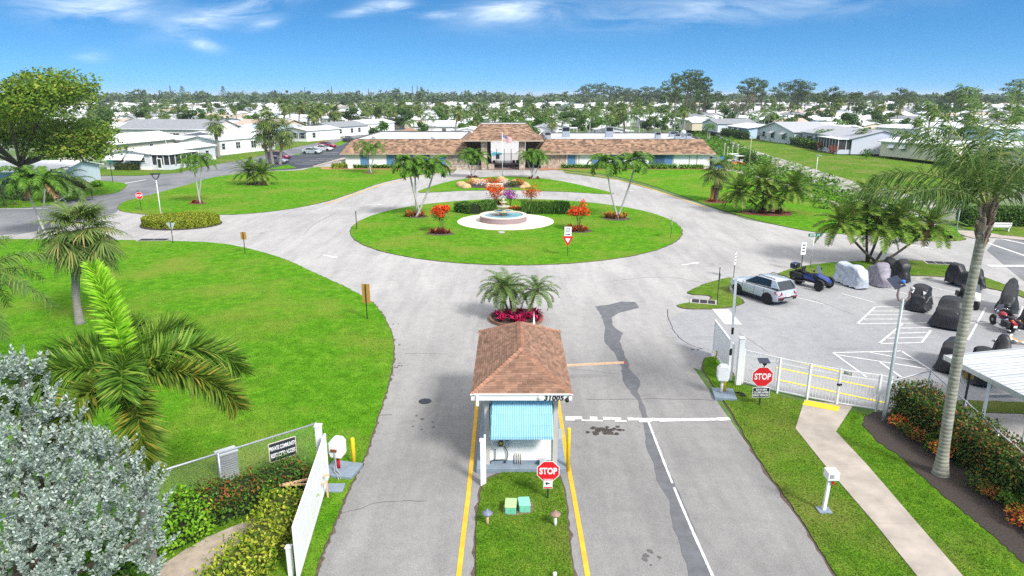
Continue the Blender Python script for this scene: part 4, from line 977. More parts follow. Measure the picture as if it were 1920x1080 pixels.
# --- STOP signs
def octagon(r): return [(r * math.cos(R(22.5 + 45 * k)) / math.cos(R(22.5)), r * math.sin(R(22.5 + 45 * k)) / math.cos(R(22.5))) for k in range(8)]
def stop_sign(label, p, zc, w, rz=0, polem=DARKG, back=False):
    t = thing('stop_sign', label, 'stop sign', p, rz); r = w / 2
    b = MB(); b.box((0, .03, (zc + r) / 2), (.055, .05, zc + r)); b.build('pole', polem, t)
    b = MB(); b.extrude([(x, 0, zc + z) for x, z in octagon(r)], (0, -.008, 0)); pl = b.build('plate', WHITE, t)
    b = MB(); b.extrude([(x, -.0085, zc + z) for x, z in octagon(r * .94)], (0, -.004, 0)); b.build('red_face', RED, pl)
    lettering('STOP', w * .43, WHITE, pl, face_front(-.0145, 0, zc), bold=.012, sx=.86 * .88)
    return t
s1 = stop_sign('red STOP sign on the median with a camera warning plate below', G(1027, 937), 1.07, .74)
b = MB(); b.box((0, -.024, .62), (.30, .01, .36)); pl = b.build('warning_plate', WHITE, s1)
b = MB(); b.box((0, -.031, .775), (.27, .004, .06)); b.build('red_band', RED, pl); b = MB(); b.box((0, -.031, .475), (.27, .004, .045)); b.build('red_band', RED, pl)
lettering('WARNING', .055, WHITE, pl, face_front(-.0345, 0, .775), bold=.002, sx=.9)
b = MB(); b.extrude([(-.07, -.031, .68), (.06, -.031, .645), (.05, -.031, .60), (-.03, -.031, .625), (-.02, -.031, .57), (-.06, -.031, .555), (-.06, -.031, .60), (-.09, -.031, .64)], (0, -.003, 0)); b.build('camera_symbol', BLACK, pl)
s2 = stop_sign('red STOP sign with a solar lamp above and gate arm notice below', G(1424, 761), 1.36, .90)
b = MB(); b.box((0, -.016, .64), (.74, .01, .46)); pl = b.build('notice_plate', WHITE, s2); b = MB(); b.box((0, -.023, .64), (.70, .005, .42)); b.build('black_face', BLACK, pl)
lettering('GATE ARM\nCLOSES AFTER\nEACH VEHICLE', .125, WHITE, pl, face_front(-.027, 0, .64), bold=.004, sx=.78, line=1.0)
b = MB(); b.box((0, 0, 0), (.46, .34, .03)); so_ = b.build('solar_panel', mat('solar_panel_blue', (.03, .04, .07), .2, 0), s2); so_.location = (0, .05, 2.08); so_.rotation_euler = (R(18), 0, 0)
b = MB(); b.lathe([(.05, 0), (.09, .05), (.09, .12), (.03, .16)], (0, 0, 0), 10); b.bar((0, 0, .05), (0, .04, -.1), .03); so_ = b.build('lamp', BLACK, s2, True); so_.location = (.02, -.04, 1.90)
s3 = stop_sign('red STOP sign on the lawn by the side street', G(265, 395), 1.75, .80, R(6))
b = MB(); b.box((-.1, .02, 2.28), (.3, .05, .08)); b.build('lamp', BLACK, s3)
# other signs
def sign(name, label, p, zs, rz=0, polem=DARKG, poleh=None, polew=.05):
    """zs: list of (z centre, w, h, material, kind)"""
    t = thing(name, label, 'sign', p, rz); top = poleh or max(z + h / 2 for z, w, h, m, k in zs)
    b = MB(); b.box((0, .028, top / 2), (polew, .04, top)); b.build('pole', polem, t)
    for z, w, h, m, k in zs:
        if k == 'tri':
            b = MB(); b.extrude([(-w / 2, 0, z + h / 2), (w / 2, 0, z + h / 2), (0, 0, z - h / 2)], (0, -.01, 0)); pl = b.build('plate', m, t)
            b = MB(); b.extrude([(-w * .24, -.0105, z + h * .30), (w * .24, -.0105, z + h * .30), (0, -.0105, z - h * .14)], (0, -.004, 0)); b.build('white_centre', WHITE, pl)
        else:
            b = MB(); b.box((0, -.0, z), (w, .012, h)); pl = b.build('plate', m, t)
            if k: k(pl, z, w, h)
    return t
def one_way(pl, z, w, h):
    lettering('ONE\nWAY', h * .30, BLACK, pl, face_front(-.0075, 0, z + h * .14), bold=.004, sx=.8, line=.85)
    b = MB(); y = -.0075; zz = z - h * .33; b.extrude([(-w * .36, y, zz + .03), (w * .08, y, zz + .03), (w * .08, y, zz + .085), (w * .38, y, zz), (w * .08, y, zz - .085), (w * .08, y, zz - .03), (-w * .36, y, zz - .03)], (0, -.003, 0)); b.build('arrow', BLACK, pl)
py = G(1064, 481)
sign('traffic_sign', 'ONE WAY arrow plate over a red and white yield triangle on the island', py, [(zat(1064, 450, py.y) - .12, .92, .86, RED, 'tri'), (zat(1064, 450, py.y) + .72, .58, .78, WHITE, one_way)])
sign('traffic_sign', 'back of a wide tan sign board on a green post by the left kerb', G(689, 599), [(1.62, .5, 1.18, mat('tan_sign_back', (.42, .22, .05), .7, .1, 4), None)], R(170), poleh=2.2)
sign('traffic_sign', 'back of a small square tan sign on a dark post at the left lawn edge', G(460, 476), [(1.55, .5, .62, mat('tan_sign_back', (.4, .2, .05)), None)], R(175), poleh=1.9)
t_ = sign('traffic_sign', 'grey back of a yield triangle on a green post by the oval hedge', G(325, 457), [(1.55, .85, .75, mat('grey_sign_back', (.42, .45, .45), .5, .08, 4), 'tri')], R(178), poleh=1.95)
sign('traffic_sign', 'white and orange plate seen edge-on on a dark post at the island right', G(1258, 447), [(1.55, .55, .7, mat('white_sign_face', (.72, .70, .66), .5, .05, 4), None), (1.9, .3, .3, mat('orange_plate', (.7, .3, .08), .5, .05, 4), None)], R(75), poleh=2.0)
b = MB(); b.box((0, 0, .95), (.07, .07, 1.9)); tag(b.build('marker_post', DARKG, None, False, G(669, 431)), 'thin dark post on the left edge of the roundabout lawn', 'post')
sign('traffic_sign', 'thin dark sign post on the small drain island seen edge-on', G(1345, 572), [(1.9, .45, .5, mat('grey_sign_back', (.4, .4, .4)), None)], R(88), poleh=2.5)
def smalltxt(pl, z, w, h):
    b = MB()
    for k in range(3): b.box((0, -.008, z + h * (.28 - .25 * k)), (w * .6, .003, h * .09))
    b.build('printed_lines', BLACK, pl)
sign('traffic_sign', 'white notice plates seen edge-on on a dark post beyond the parked car', G(1376, 521), [(1.45, .45, .9, WHITE, smalltxt)], R(60), poleh=1.9)
sign('traffic_sign', 'white notice plate on a dark post behind the blue three-wheeler', G(1502, 508), [(1.75, .4, .95, WHITE, smalltxt)], R(8), poleh=2.2)
sn = thing('street_name_sign', 'green street name blade on a grey post behind the three-wheeler', 'sign', G(1519, 503)); b = MB(); b.tube([(0, 0, -.05), (.0, 0, 2.5)], .035, 7); b.build('pole', GALV, sn, True)
b = MB(); b.box((.06, -.01, 2.62), (1.0, .02, .24)); pl = b.build('name_blade', mat('street_sign_green', (.005, .16, .08), .4, 0), sn); lettering('JAMES  CT', .17, WHITE, pl, face_front(-.022, .06, 2.62), bold=.004)
sn = thing('street_name_sign', 'green street name sign at the corner of the left side street', 'sign', G(212, 343)); b = MB(); b.box((0, 0, 1.6), (.08, .06, 3.2)); b.build('pole', DARKG, sn); b = MB(); b.box((0, 0, 3.3), (.9, .03, .25)); b.build('name_blade', mat('street_sign_green', (.1, .1, .1)), sn)
sign('traffic_sign', 'pale back of a STOP sign beside the left bungalow palms', G(78, 379), [(2.3, .8, .8, mat('grey_sign_back', (.4, .4, .4)), None)], R(165), poleh=2.6)
# median boxes and path lights
ub = thing('utility_box', 'pale green utility box with a sun-faded yellow lid on the median', 'utility box', G(957, 966), R(-3))
UG1, UG2 = mat('faded_green_plastic', (.16, .50, .34), .6, .14, 8), mat('yellow_green_lid', (.38, .56, .26), .6, .14, 7)
b = MB(); b.box((0, .22, .14), (.36, .5, .28)); bevel(b.build('body', UG1, ub), .03); b = MB(); b.box((0, .22, .30), (.38, .52, .06)); bevel(b.build('lid', UG2, ub), .02)
ub = thing('utility_box', 'mint green utility box with a clean lid, nearer the STOP sign', 'utility box', G(984, 963), R(5))
b = MB(); b.box((0, .22, .14), (.36, .48, .28)); bevel(b.build('body', UG1, ub), .03); b = MB(); b.box((0, .22, .30), (.38, .50, .06)); bevel(b.build('lid', mat('mint_lid', (.22, .56, .42), .6, .1, 8), ub), .02)
sheet('soil_patch', smooth_loop(px([(948, 968), (998, 963), (994, 940), (965, 940), (945, 950)]), jit=.02), .056, mat('brown_soil', (.20, .14, .09), 1, .3, 8, coord='pos'))
def pathlight(label, p, capm, stm):
    t = thing('path_light', label, 'garden light', p); b = MB(); b.lathe([(.05, -.02), (.045, .36)], (0, 0, 0), 10); b.build('stem', stm, t, True)
    b = MB(); b.lathe([(.05, .34), (.09, .40), (.17, .43), (.165, .45), (.10, .50), (.04, .54), (.025, .58), (.008, .60)], (0, 0, 0), 18); b.build('shade', capm, t, True); return t
pathlight('garden light with a blue-grey cap on the left of the median', G(914, 985), mat('blue_grey_cap', (.16, .18, .26), .5, .2, 14), mat('tan_stem', (.55, .40, .20), .6, .2, 6))
pathlight('garden light with a rusty brown cap on the right of the median', G(1041, 987), mat('rusty_cap', (.27, .17, .13), .7, .25, 14), WHITE)
b = MB(); b.tube([(0, 0, -.02), (0, 0, .22)], .05, 8); tag(b.build('pipe_stub', WHITE, None, True, G(1040, 1086)), 'short white pipe stub at the near edge of the median', 'pipe')
# letter-box pedestal on right verge
mbx = thing('keypad_pedestal', 'white box on a leaning white post on the right verge', 'pedestal', G(1544, 960))
b = MB(); b.box((0, 0, .07), (.42, .34, .06)); bevel(b.build('base_plate', PAD, mbx), .01); b = MB(); b.bar((0, 0, .08), (.06, .02, 1.25), .10); b.build('post', WHITE, mbx)
b = MB(); b.box((.09, 0, 1.38), (.36, .36, .28)); bx_ = bevel(b.build('box', WHITE, mbx), .015); b = MB(); b.box((.03, -.19, 1.40), (.12, .02, .12)); b.build('keypad', GALV, mbx); b = MB(); b.box((.14, -.07, 1.10), (.07, .05, .10)); b.build('red_tag', RED, mbx)
# lamp post with solar head
lp = thing('lamp_post', 'tall grey lamp post with a solar panel and two curved arms by the fence', 'street lamp', G(1656, 792)); ly = lp.location.y; zt = zat(1690, 560, ly)
b = MB(); b.tube([(0, 0, -.05), (0, 0, .5), (0, 0, zt)], [.085, .08, .055], 12); b.build('pole', mat('grey_green_pole', (.33, .37, .37), .5, .12, 5, metal=.3), lp, True)
for sx, k in ((-1, 1), (1, .55)):
    b = MB(); b.tube([(0, 0, zt - .1), (sx * .16, 0, zt - .05), (sx * .24, 0, zt + .12 * k), (sx * .22, 0, zt + .5 * k), (sx * .1 if sx < 0 else .3, 0, zt + .62 * k)], [.04, .045, .045, .04, .05], 8); b.build('arm', mat('rusty_arm', (.30, .22, .22), .5, .2, 9, metal=.3), lp, True)
    b = MB(); b.lathe([(.03, 0), (.09, .03), (.09, .1), (.04, .14)], (-.1 if sx < 0 else .3, 0, zt + .62 * k), 10); b.build('sensor_lamp', mat('blue_lamp_cover', (.05, .18, .55), .4) if sx < 0 else GALV, lp, True)
b = MB(); b.box((0, 0, 0), (.42, .60, .03)); so_ = b.build('solar_panel', mat('solar_panel_blue', (.03, .04, .07)), lp); so_.location = (-.28, .15, zt + .62); so_.rotation_euler = (R(30), R(-20), 0)
# storm drains
def grate(label, c, w, d, rz=0, n=3):
    t = thing('drain_grate', label, 'drain', c, rz); b = MB(); b.box((0, 0, .03), (w + .2, d + .2, .06)); b.build('frame', CONC, t)
    for k in range(n):
        b = MB(); b.box((-w / 2 + w * (k + .5) / n, 0, .062), (w / n - .06, d, .012)); 
        for j in range(6): b.box((-w / 2 + w * (k + .5) / n, -d / 2 + d * (j + .5) / 6, .072), (w / n - .08, .05, .012))
        b.build('grate_panel', mat('dark_cast_iron', (.05, .055, .065), .6, .15, 6, metal=.5), t)
gz = Vector((0, 0, .0))
grate('dark iron drain grate in the small grass island', G(1319, 567), 1.5, .8, R(-16)); grate('dark iron drain grate behind the covered motorcycles', G(1762, 494), 2.0, .9, R(-14)); grate('dark iron drain grate at the top of the front lawn', G(288, 450.5), 2.6, .9, R(2), 2)
b = MB(); b.lathe([(.28, 0), (.28, .015), (.2, .018)], (0, 0, 0), 18); tag(b.build('manhole_cover', mat('dark_cast_iron', (.05, .05, .05)), None, False, G(797, 753) + Vector((0, 0, .01))), 'round iron cover in the left lane', 'manhole')
# wheel stops
def wstop(u, v, rz, label):
    b = MB(); b.box((0, 0, .07), (1.8, .16, .14), taper=.8); o = b.build('wheel_stop', CONC, None, False, G(u, v), rz); bevel(o, .015, 1); tag(o, label, 'wheel stop')
wstop(1735, 523, R(4), 'concrete wheel stop by the grass behind the covered motorcycles'); wstop(1878, 744, R(0), 'weathered concrete wheel stop under the carport roof edge'); 
# blue bench by the right hedge
bb_ = thing('slatted_bench', 'blue slatted bench on concrete legs behind the right hedge', 'bench', (17.75, 22.6, 0), R(-68)); BLU = mat('faded_blue_paint', (.20, .40, .62), .6, .12, 4)
for sx in (-.6, .6): b = MB(); b.box((sx, 0, .21), (.16, .5, .42)); bevel(b.build('leg', BLU, bb_), .02)
b = MB()
for k in range(4): b.box((0, -.2 + k * .13, .45), (1.8, .10, .035))
b.build('seat', BLU, bb_); b = MB()
for k in range(2): b.box((0, .28 + k * .02, .62 + k * .16), (1.8, .035, .12))
for sx in (-.6, .6): b.bar((sx, .22, .44), (sx, .33, .84), .05)
b.build('backrest', BLU, bb_)
sheet('concrete_apron', px([(1800, 770), (1850, 775), (1930, 778), (2050, 800), (2050, 920), (1930, 880), (1850, 820)]), .03, CONC)
lawn('carport_lawn', px([(1790, 752), (1860, 754), (1930, 756), (1960, 775), (1930, 778), (1850, 775), (1790, 770)]), GRASS2, sm=False)
# ================= vehicles =================
TYRE = mat('tyre_rubber', (.012, .012, .013), .75, .1, 20); RIM = mat('alloy_rim', (.50, .51, .53), .3, .05, 4, metal=.8); CLAD = mat('black_cladding', (.016, .017, .018), .6, .1, 10)
TAIL = mat('tail_lamp_red', (.30, .008, .015), .15, .05, 4, spec=.7); HEAD = mat('headlamp_glass', (.55, .58, .62), .08, .05, 4, spec=.8)
def paint(name, c): return mat(name, c, .28, .04, 2, coat=.8, metal=.25)
def wheel(parent, x, y, r, w, spokes=8, rimm=None, name='wheel'):
    sg = 1 if y > 0 else -1
    b = MB(); pr = [(r * .62, -w / 2), (r * .90, -w / 2), (r, -w * .32), (r, w * .32), (r * .90, w / 2), (r * .62, w / 2)]; b.lathe(pr, n=26)
    M = Matrix.Translation((x, y, r)) @ Matrix.Rotation(PI / 2, 4, 'X')
    o = b.build(name, TYRE, parent, False); o.data.transform(M); smooth_by_angle(o, 40)
    b = MB(); b.lathe([(r * .63, -w * .2), (r * .63, w * .2)], n=22); 
    for k in range(spokes):
        a = 2 * PI * k / spokes; c_, s_ = math.cos(a), math.sin(a)
        b.bar((c_ * r * .10, s_ * r * .10, -sg * w * .40), (c_ * r * .62, s_ * r * .62, -sg * w * .36), r * .11, .03)
    b.lathe([(r * .15, -w * .46), (r * .15, w * .46)], n=12)
    q = b.build('rim', rimm or RIM, o); q.data.transform(M)
    b = MB(); b.lathe([(r * .60, -.02), (r * .60, .02)], n=20); q = b.build('hub_disc', CLAD, o); q.data.transform(M)
    return o
def car(name, label, loc, rz, kind='suv', col=(.7, .72, .75), group=None, roofrails=False, L=None, cat='car', plate=False, paintname=None):
    """x forward, y left; lofted body, glasshouse, wheels"""
    P_ = {'suv': dict(L=4.3, W=1.78, H=1.66, wb=2.56, r=.345, hood=(1.02, 1.00), cowl=.92, A=(.62, .02), roof0=-.05, roof1=-1.62, D=-2.02, zb=.24, belt=1.02, tail=1.02),
          'sedan': dict(L=4.6, W=1.78, H=1.45, wb=2.7, r=.32, hood=(.80, .92), cowl=.90, A=(.9, .0), roof0=.12, roof1=-.95, D=-1.62, zb=.2, belt=.92, tail=.98),
          'van': dict(L=4.9, W=1.9, H=1.75, wb=2.95, r=.34, hood=(.95, 1.02), cowl=1.0, A=(1.2, .0), roof0=.55, roof1=-2.05, D=-2.35, zb=.22, belt=1.02, tail=1.05)}[kind]
    L = P_['L']; W = P_['W'] / 2; Hh = P_['H']; wb = P_['wb']; r = P_['r']; zb = P_['zb']; bl = P_['belt']
    t = thing(name, label, cat, loc, rz, group); pm = paint(paintname or ('car_paint_%d_%d_%d' % tuple(int(c * 99) for c in col)), col)
    x0, x1 = L / 2, -L / 2
    def ring(x, w, z0, zt, zs):   # lower body section: bottom, sill, flank, shoulder, deck
        return [(x, -w * .86, z0), (x, -w * .98, z0 + .10), (x, -w, (z0 + zs) / 2), (x, -w * .97, zs - .06), (x, -w * .86, zs), (x, -w * .55, zt), (x, 0, zt + .015),
                (x, w * .55, zt), (x, w * .86, zs), (x, w * .97, zs - .06), (x, w, (z0 + zs) / 2), (x, w * .98, z0 + .10), (x, w * .86, z0)]
    hf, hb = P_['hood']; cx_ = P_['A'][0] + .28
    st = [(x0, .68, zb + .16, hf - .28, hf - .34), (x0 - .05, .80, zb + .04, hf - .12, hf - .16), (x0 - .30, .94, zb, hf - .02, hf - .08), (x0 - .75, 1.0, zb, hf + .04, hf - .02), (cx_, 1.0, zb, hb + .02, bl - .04), (cx_ - .4, 1.0, zb, bl + .01, bl),
          (-.3, 1.0, zb, bl + .02, bl + .02), (P_['D'] + .65, 1.0, zb, bl + .05, bl + .04), (x1 + .35, .985, zb + .02, P_['tail'] + .02, P_['tail']), (x1 + .07, .93, zb + .10, P_['tail'] - .02, P_['tail'] - .03), (x1, .84, zb + .22, P_['tail'] - .22, P_['tail'] - .24)]
    b = MB(); b.loft([ring(x, W * k, z0, zt, zs) for x, k, z0, zt, zs in st]); bo = b.build('body', pm, t); smooth_by_angle(bo, 50)
    # glasshouse
    wB, wT = W * .90, W * .70; ra, rb = P_['roof0'], P_['roof1']; xa, xd = P_['A'][0] + .30, P_['D'] + (.0 if kind != 'sedan' else -.05); zr = Hh
    rb_ = .15 if kind == 'suv' else .05; gb = [(xa, wB * .92, bl + .0), (ra, wT, zr - .05), (rb, wT * .98, zr - .06), (xd, wB * .92, bl + .03)]
    b = MB()
    for sg in (-1, 1):
        b.face([(xa, sg * wB * .97, bl), (ra, sg * wT, zr - .07), (rb, sg * wT, zr - .08), (xd, sg * wB * .97, bl + rb_)])
    b.face([(xa, -wB * .97, bl), (xa, wB * .97, bl), (ra, wT, zr - .07), (ra, -wT, zr - .07)]); b.face([(xd, -wB * .97, bl + .04), (xd, wB * .97, bl + .04), (rb, wT, zr - .08), (rb, -wT, zr - .08)])
    b.build('window_glass', GLASS, t)
    b = MB(); m_ = (ra + rb) / 2; rr = []
    for x, k, z in ((ra + .10, .90, zr - .075), (ra - .02, .99, zr - .045), (ra - .3, 1.02, zr - .01), (m_, 1.03, zr), (rb + .3, 1.02, zr - .02), (rb, 1.0, zr - .06), (rb - .06, .95, zr - .085)):
        w = wT * k * 1.03; rr.append([(x, -w, z - .05), (x, -w * .92, z), (x, 0, z + .03), (x, w * .92, z), (x, w, z - .05)])
    b.loft(rr, caps=True); ro = b.build('roof', pm, t); smooth_by_angle(ro, 50)
    mid = [(.33, .36)] if kind == 'sedan' else [(.30, .34), (.66, .72)] if kind == 'suv' else [(.28, .32), (.60, .64), ]
    for sg in (-1, 1):
        def sp(tx, e=.012):
            def pt(u, v): 
                q0 = Vector((xa, sg * wB * .97, bl)).lerp(Vector((xd, sg * wB * .97, bl + rb_)), u); q1 = Vector((ra, sg * wT, zr - .07)).lerp(Vector((rb, sg * wT, zr - .08)), u); return q0.lerp(q1, v) + Vector((0, sg * e, 0))
            return pt
        pt = sp(0)
        b = MB(); strips = [(-.012, .03), (.965, 1.02)] + ([(.80, 1.0)] if kind == 'suv' else [(.9, 1.0)])
        for u0, u1 in strips: b.extrude([pt(u0, 0), pt(u1, 0), pt(u1, 1), pt(u0, 1)], (0, -sg * .03, 0))
        b.build('pillar', pm, t)
        for u0, u1 in mid:
            b = MB(); b.extrude([pt(u0, 0.), pt(u1, 0.), pt(u1, 1), pt(u0, 1)], (0, -sg * .02, 0)); b.build('door_pillar', CLAD, t)
        b = MB(); b.bar(pt(0, .01), pt(1, .01), .02, .03); b.build('window_trim', CHROME if kind == 'suv' else CLAD, t)
        b = MB(); b.box((xa - .28, sg * (W + .10), bl + .08), (.14, .20, .14)); bevel(b.build('wing_mirror', pm, t), .03)
        for hx in (.1, -.85):
            b = MB(); b.box((hx, sg * (W * 1.0 + .012), bl - .15), (.18, .03, .03)); b.build('door_handle', pm, t)
        for dx in (.88, .0 - .15, -.95):
            b = MB(); b.box((dx, sg * W * 1.0, (bl + zb) / 2 + .06), (.012, .012, bl - zb - .25)); b.build('door_seam', CLAD, t)
        b = MB(); b.box((0, sg * W * .985, zb + .07), (wb - .6, .05, .15)); b.build('sill', CLAD if kind == 'suv' else pm, t)
        if roofrails: b = MB(); b.tube([(ra - .1, sg * wT * .92, zr - .01), (ra - .25, sg * wT * .93, zr + .055), (rb + .3, sg * wT * .93, zr + .045), (rb + .1, sg * wT * .92, zr - .02)], .022, 6); b.build('roof_rail', CLAD, t, True)
        # lamps
        b = MB(); b.extrude([(x1 + .01, sg * W * .56, P_['tail'] - .22), (x1 + .02, sg * W * .86, P_['tail'] - .32), (x1 + .30, sg * W * 1.0, P_['tail'] - .20), (x1 + .34, sg * W * .99, P_['tail'] - .04), (x1 + .06, sg * W * .60, P_['tail'] - .06)], (-.035, sg * .012, 0)); b.build('tail_lamp', TAIL, t)
        b = MB(); b.extrude([(x0 - .03, sg * W * .50, hf - .22), (x0 - .10, sg * W * .80, hf - .24), (x0 - .45, sg * W * .95, hf - .10), (x0 - .38, sg * W * .80, hf - .04), (x0 - .08, sg * W * .52, hf - .12)], (.03, sg * .01, .012)); b.build('headlamp', HEAD, t)
        for wx in (wb / 2, -wb / 2):
            b = MB(); n = 14; ro_, ri_ = r * 1.26, r * 1.07
            ringp = [(wx + ro_ * math.cos(PI * k / n - .12 * (1 - 2 * k / n)), r + ro_ * math.sin(PI * k / n)) for k in range(n + 1)] + [(wx + ri_ * math.cos(PI * k / n), r + ri_ * math.sin(PI * k / n)) for k in range(n, -1, -1)]
            for k in range(n): 
                q = [ringp[k], ringp[k + 1], ringp[2 * n - k], ringp[2 * n + 1 - k]]; b.extrude([(x, sg * (W - .04), z) for x, z in q], (0, sg * .06, 0))
            b.build('wheel_arch', CLAD if kind == 'suv' else pm, t)
            b = MB(); b.extrude([(wx + r * 1.1 * math.cos(2 * PI * k / 20), sg * (W - .22), max(zb - .02, r + r * 1.1 * math.sin(2 * PI * k / 20))) for k in range(20)], (0, sg * .232, 0)); b.build('wheel_well', BLACK, t)
            wheel(t, wx, sg * (W - .055), r, .21, 10 if kind == 'suv' else 7)
    b = MB(); b.extrude([(x1 - .01, -W * .86, zb + .16), (x1 - .01, W * .86, zb + .16), (x1 - .02, W * .9, zb + .38), (x1 - .02, -W * .9, zb + .38)], (.2, 0, 0)); b.build('rear_bumper', CLAD if kind == 'suv' else pm, t)
    b = MB(); b.extrude([(x0 + .01, -W * .7, zb + .08), (x0 + .01, W * .7, zb + .08), (x0 + .01, W * .74, zb + .30), (x0 + .01, -W * .74, zb + .30)], (-.2, 0, 0)); b.build('grille', CLAD, t)
    if kind == 'suv':
        b = MB(); b.extrude([(x1 - .025, -W * .5, zb + .12), (x1 - .025, W * .5, zb + .12), (x1 - .03, W * .42, zb + .30), (x1 - .03, -W * .42, zb + .30)], (-.012, 0, 0)); b.build('skid_plate', RIM, t)
        for sg in (-1, 1): b = MB(); b.box((x1 - .03, sg * W * .70, zb + .36), (.03, .34, .07)); b.build('reflector', TAIL, t)
    if plate: b = MB(); b.box((x1 - .025, 0, P_['tail'] - .30), (.02, .36, .19)); b.build('number_plate', WHITE, t)
    return t
# hero car: nose to the upper left
p1, p2 = G(1381, 552), G(1438, 571); dirv = (p1 - p2).normalized(); side = Vector((dirv.y, -dirv.x, 0)); 
cen = (p1 + p2) / 2 + side * .86
car('parked_car', 'silver compact SUV with black roof rails parked beside the drain island', (cen.x, cen.y, .013), math.atan2(dirv.y, dirv.x), 'suv', (.52, .57, .63), None, True, plate=True)
# cars in the lot left of the clubhouse
def farcar(label, u, v, rz, kind, col): car('parked_car', label, G(u, v) + Vector((0, 0, .02)), R(rz), kind, col, 'cars parked left of the clubhouse')
farcar('silver car in front of the maroon one behind the palm trunks', 519, 306, -12, 'sedan', (.55, .58, .62))
farcar('maroon car half hidden behind the silver car and palm trunks', 523, 299.5, -12, 'van', (.20, .01, .035))
farcar('pale silver-green sedan facing the clubhouse lot', 585, 288.5, -10, 'sedan', (.46, .54, .54))
farcar('white sedan parked between the pale sedan and the red car', 607, 283, -10, 'sedan', (.72, .73, .74))
farcar('red estate car at the far end of the parked row', 614, 278, -10, 'suv', (.34, .012, .03))
farcar('dark grey car partly behind the clubhouse roof corner', 656, 266, 20, 'suv', (.05, .06, .07))
farcar('black pickup-like car parked behind the clubhouse, left one', 795, 241, 80, 'suv', (.02, .022, .026))
farcar('black car parked behind the clubhouse beside the carport canopy', 816, 241, 80, 'van', (.02, .025, .022))
# covered motorcycles
def cover_mat(name, c): return mat(name, c, .5, .3, 5, bump=.5, bs=6, spec=.5)
CVB = cover_mat('black_bike_cover', (.012, .0125, .015)); CVS = cover_mat('silver_bike_cover', (.42, .46, .52)); CVG = cover_mat('mauve_grey_bike_cover', (.22, .20, .24))
def covered(label, loc, rz, prof, m, hem=.12, fold=.045, wtop=.13, wbot=.42, seed=1, strap=True, wheelat=None):
    """draped cover: prof = [(x, height, width factor)] from tail to nose"""
    t = thing('covered_motorcycle', label, 'motorcycle', loc, rz, None); t.scale = (1.08, 1.15, 1.1); rd = random.Random(seed); rings = []; K = 20
    xs = [p[0] for p in prof]; N = 64
    def ip(x, j):
        for i in range(len(prof) - 1):
            if prof[i][0] <= x <= prof[i + 1][0]:
                f_ = (x - prof[i][0]) / (prof[i + 1][0] - prof[i][0]); f_ = f_ * f_ * (3 - 2 * f_); return prof[i][j] * (1 - f_) + prof[i + 1][j] * f_
        return prof[-1][j]
    ph = [rd.uniform(0, 6.28) for _ in range(8)]
    for i in range(N + 1):
        x = xs[0] + (xs[-1] - xs[0]) * i / N; h = ip(x, 1); w = ip(x, 2); e = min(1, i / 4, (N - i) / 4) ** .6; r_ = []
        for k in range(2 * K + 1):
            s = abs(k - K) / K; sg = 1 if k >= K else -1
            q_ = min(1, s / .34); t2 = max(0, (s - .34) / .66); z = (h - .16 * (1 - math.cos(q_ * PI / 2))) * (1 - t2) + hem * t2; wd = wbot * w * (.66 * math.sin(q_ * PI / 2) + .34 * t2 - .10 * math.sin(PI * t2)) * (.45 + .55 * e)
            fl = fold * .8 * (.10 + s * s) * (.8 * math.sin(x * 6 + ph[0] + sg * s * 1.2) + .6 * math.sin(x * 13 + ph[1] - s * 1.5 * sg) + .35 * math.sin(x * 23 + ph[2] + s * 2)) + .012 * math.sin(z * 11 + ph[3] + x * 5)
            r_.append((x + .03 * math.sin(z * 7 + ph[4]), sg * (wd + fl) if s > 0 else .0, max(hem * .7, z + .025 * s * math.sin(x * 14 + ph[5]))))
        rings.append(r_)
    b = MB(); b.loft(rings, closed=False, caps=False); b.f.append(tuple(range(2 * K + 1))); b.m.append(0); n0 = N * (2 * K + 1); b.f.append(tuple(range(n0 + 2 * K, n0 - 1, -1))); b.m.append(0)
    o = b.build('cover', m, t, True)
    for wx in (wheelat if wheelat is not None else (xs[0] + .45, xs[-1] - .4)):
        wheel(t, wx, .001, .31, .13, 8)
    if strap:
        b = MB(); q = []
        for i in range(7, N - 6): q.append(Vector(rings[i][2 * K - 7]) + Vector((0, .02, 0)))
        b.tube(q, .009, 5); b.build('strap', mat('pale_strap', (.40, .40, .42), .6), t, True)
    return t
def facing(u0, v0, u1, v1):
    a, c = G(u0, v0), G(u1, v1); d = c - a; return (a + c) / 2, math.atan2(d.y, d.x), d.length
CZ = Vector((0, 0, .014))
c, a, l = facing(1563, 522, 1628, 547); covered('motorcycle under a shiny silver cover, next to the three-wheeler', c + CZ, a, [(-1.35, .95, .8), (-1.0, 1.35, 1), (-.3, 1.30, 1), (.35, 1.40, 1.05), (.9, 1.25, 1), (1.35, .75, .7)], CVS, .10, .05, seed=3, wbot=.55)
c, a, l = facing(1628, 520, 1665, 545); covered('motorcycle under a dull mauve-grey cover', c + CZ, a, [(-1.2, .8, .8), (-.8, 1.05, 1), (-.1, 1.25, 1), (.25, 1.5, 1.0), (.7, 1.25, .9), (1.2, .55, .6)], CVG, .06, .06, seed=5, wbot=.6, strap=False)
c, a, l = facing(1655, 512, 1705, 535); covered('motorcycle under a black cover beside the mauve-grey one', c + CZ, a, [(-1.25, 1.25, .9), (-.9, 1.2, 1), (-.2, .95, .9), (.3, 1.35, 1.1), (.55, 1.5, 1.1), (.9, 1.3, .9), (1.2, .6, .6)], CVB, .1, .045, seed=8, wbot=.5)
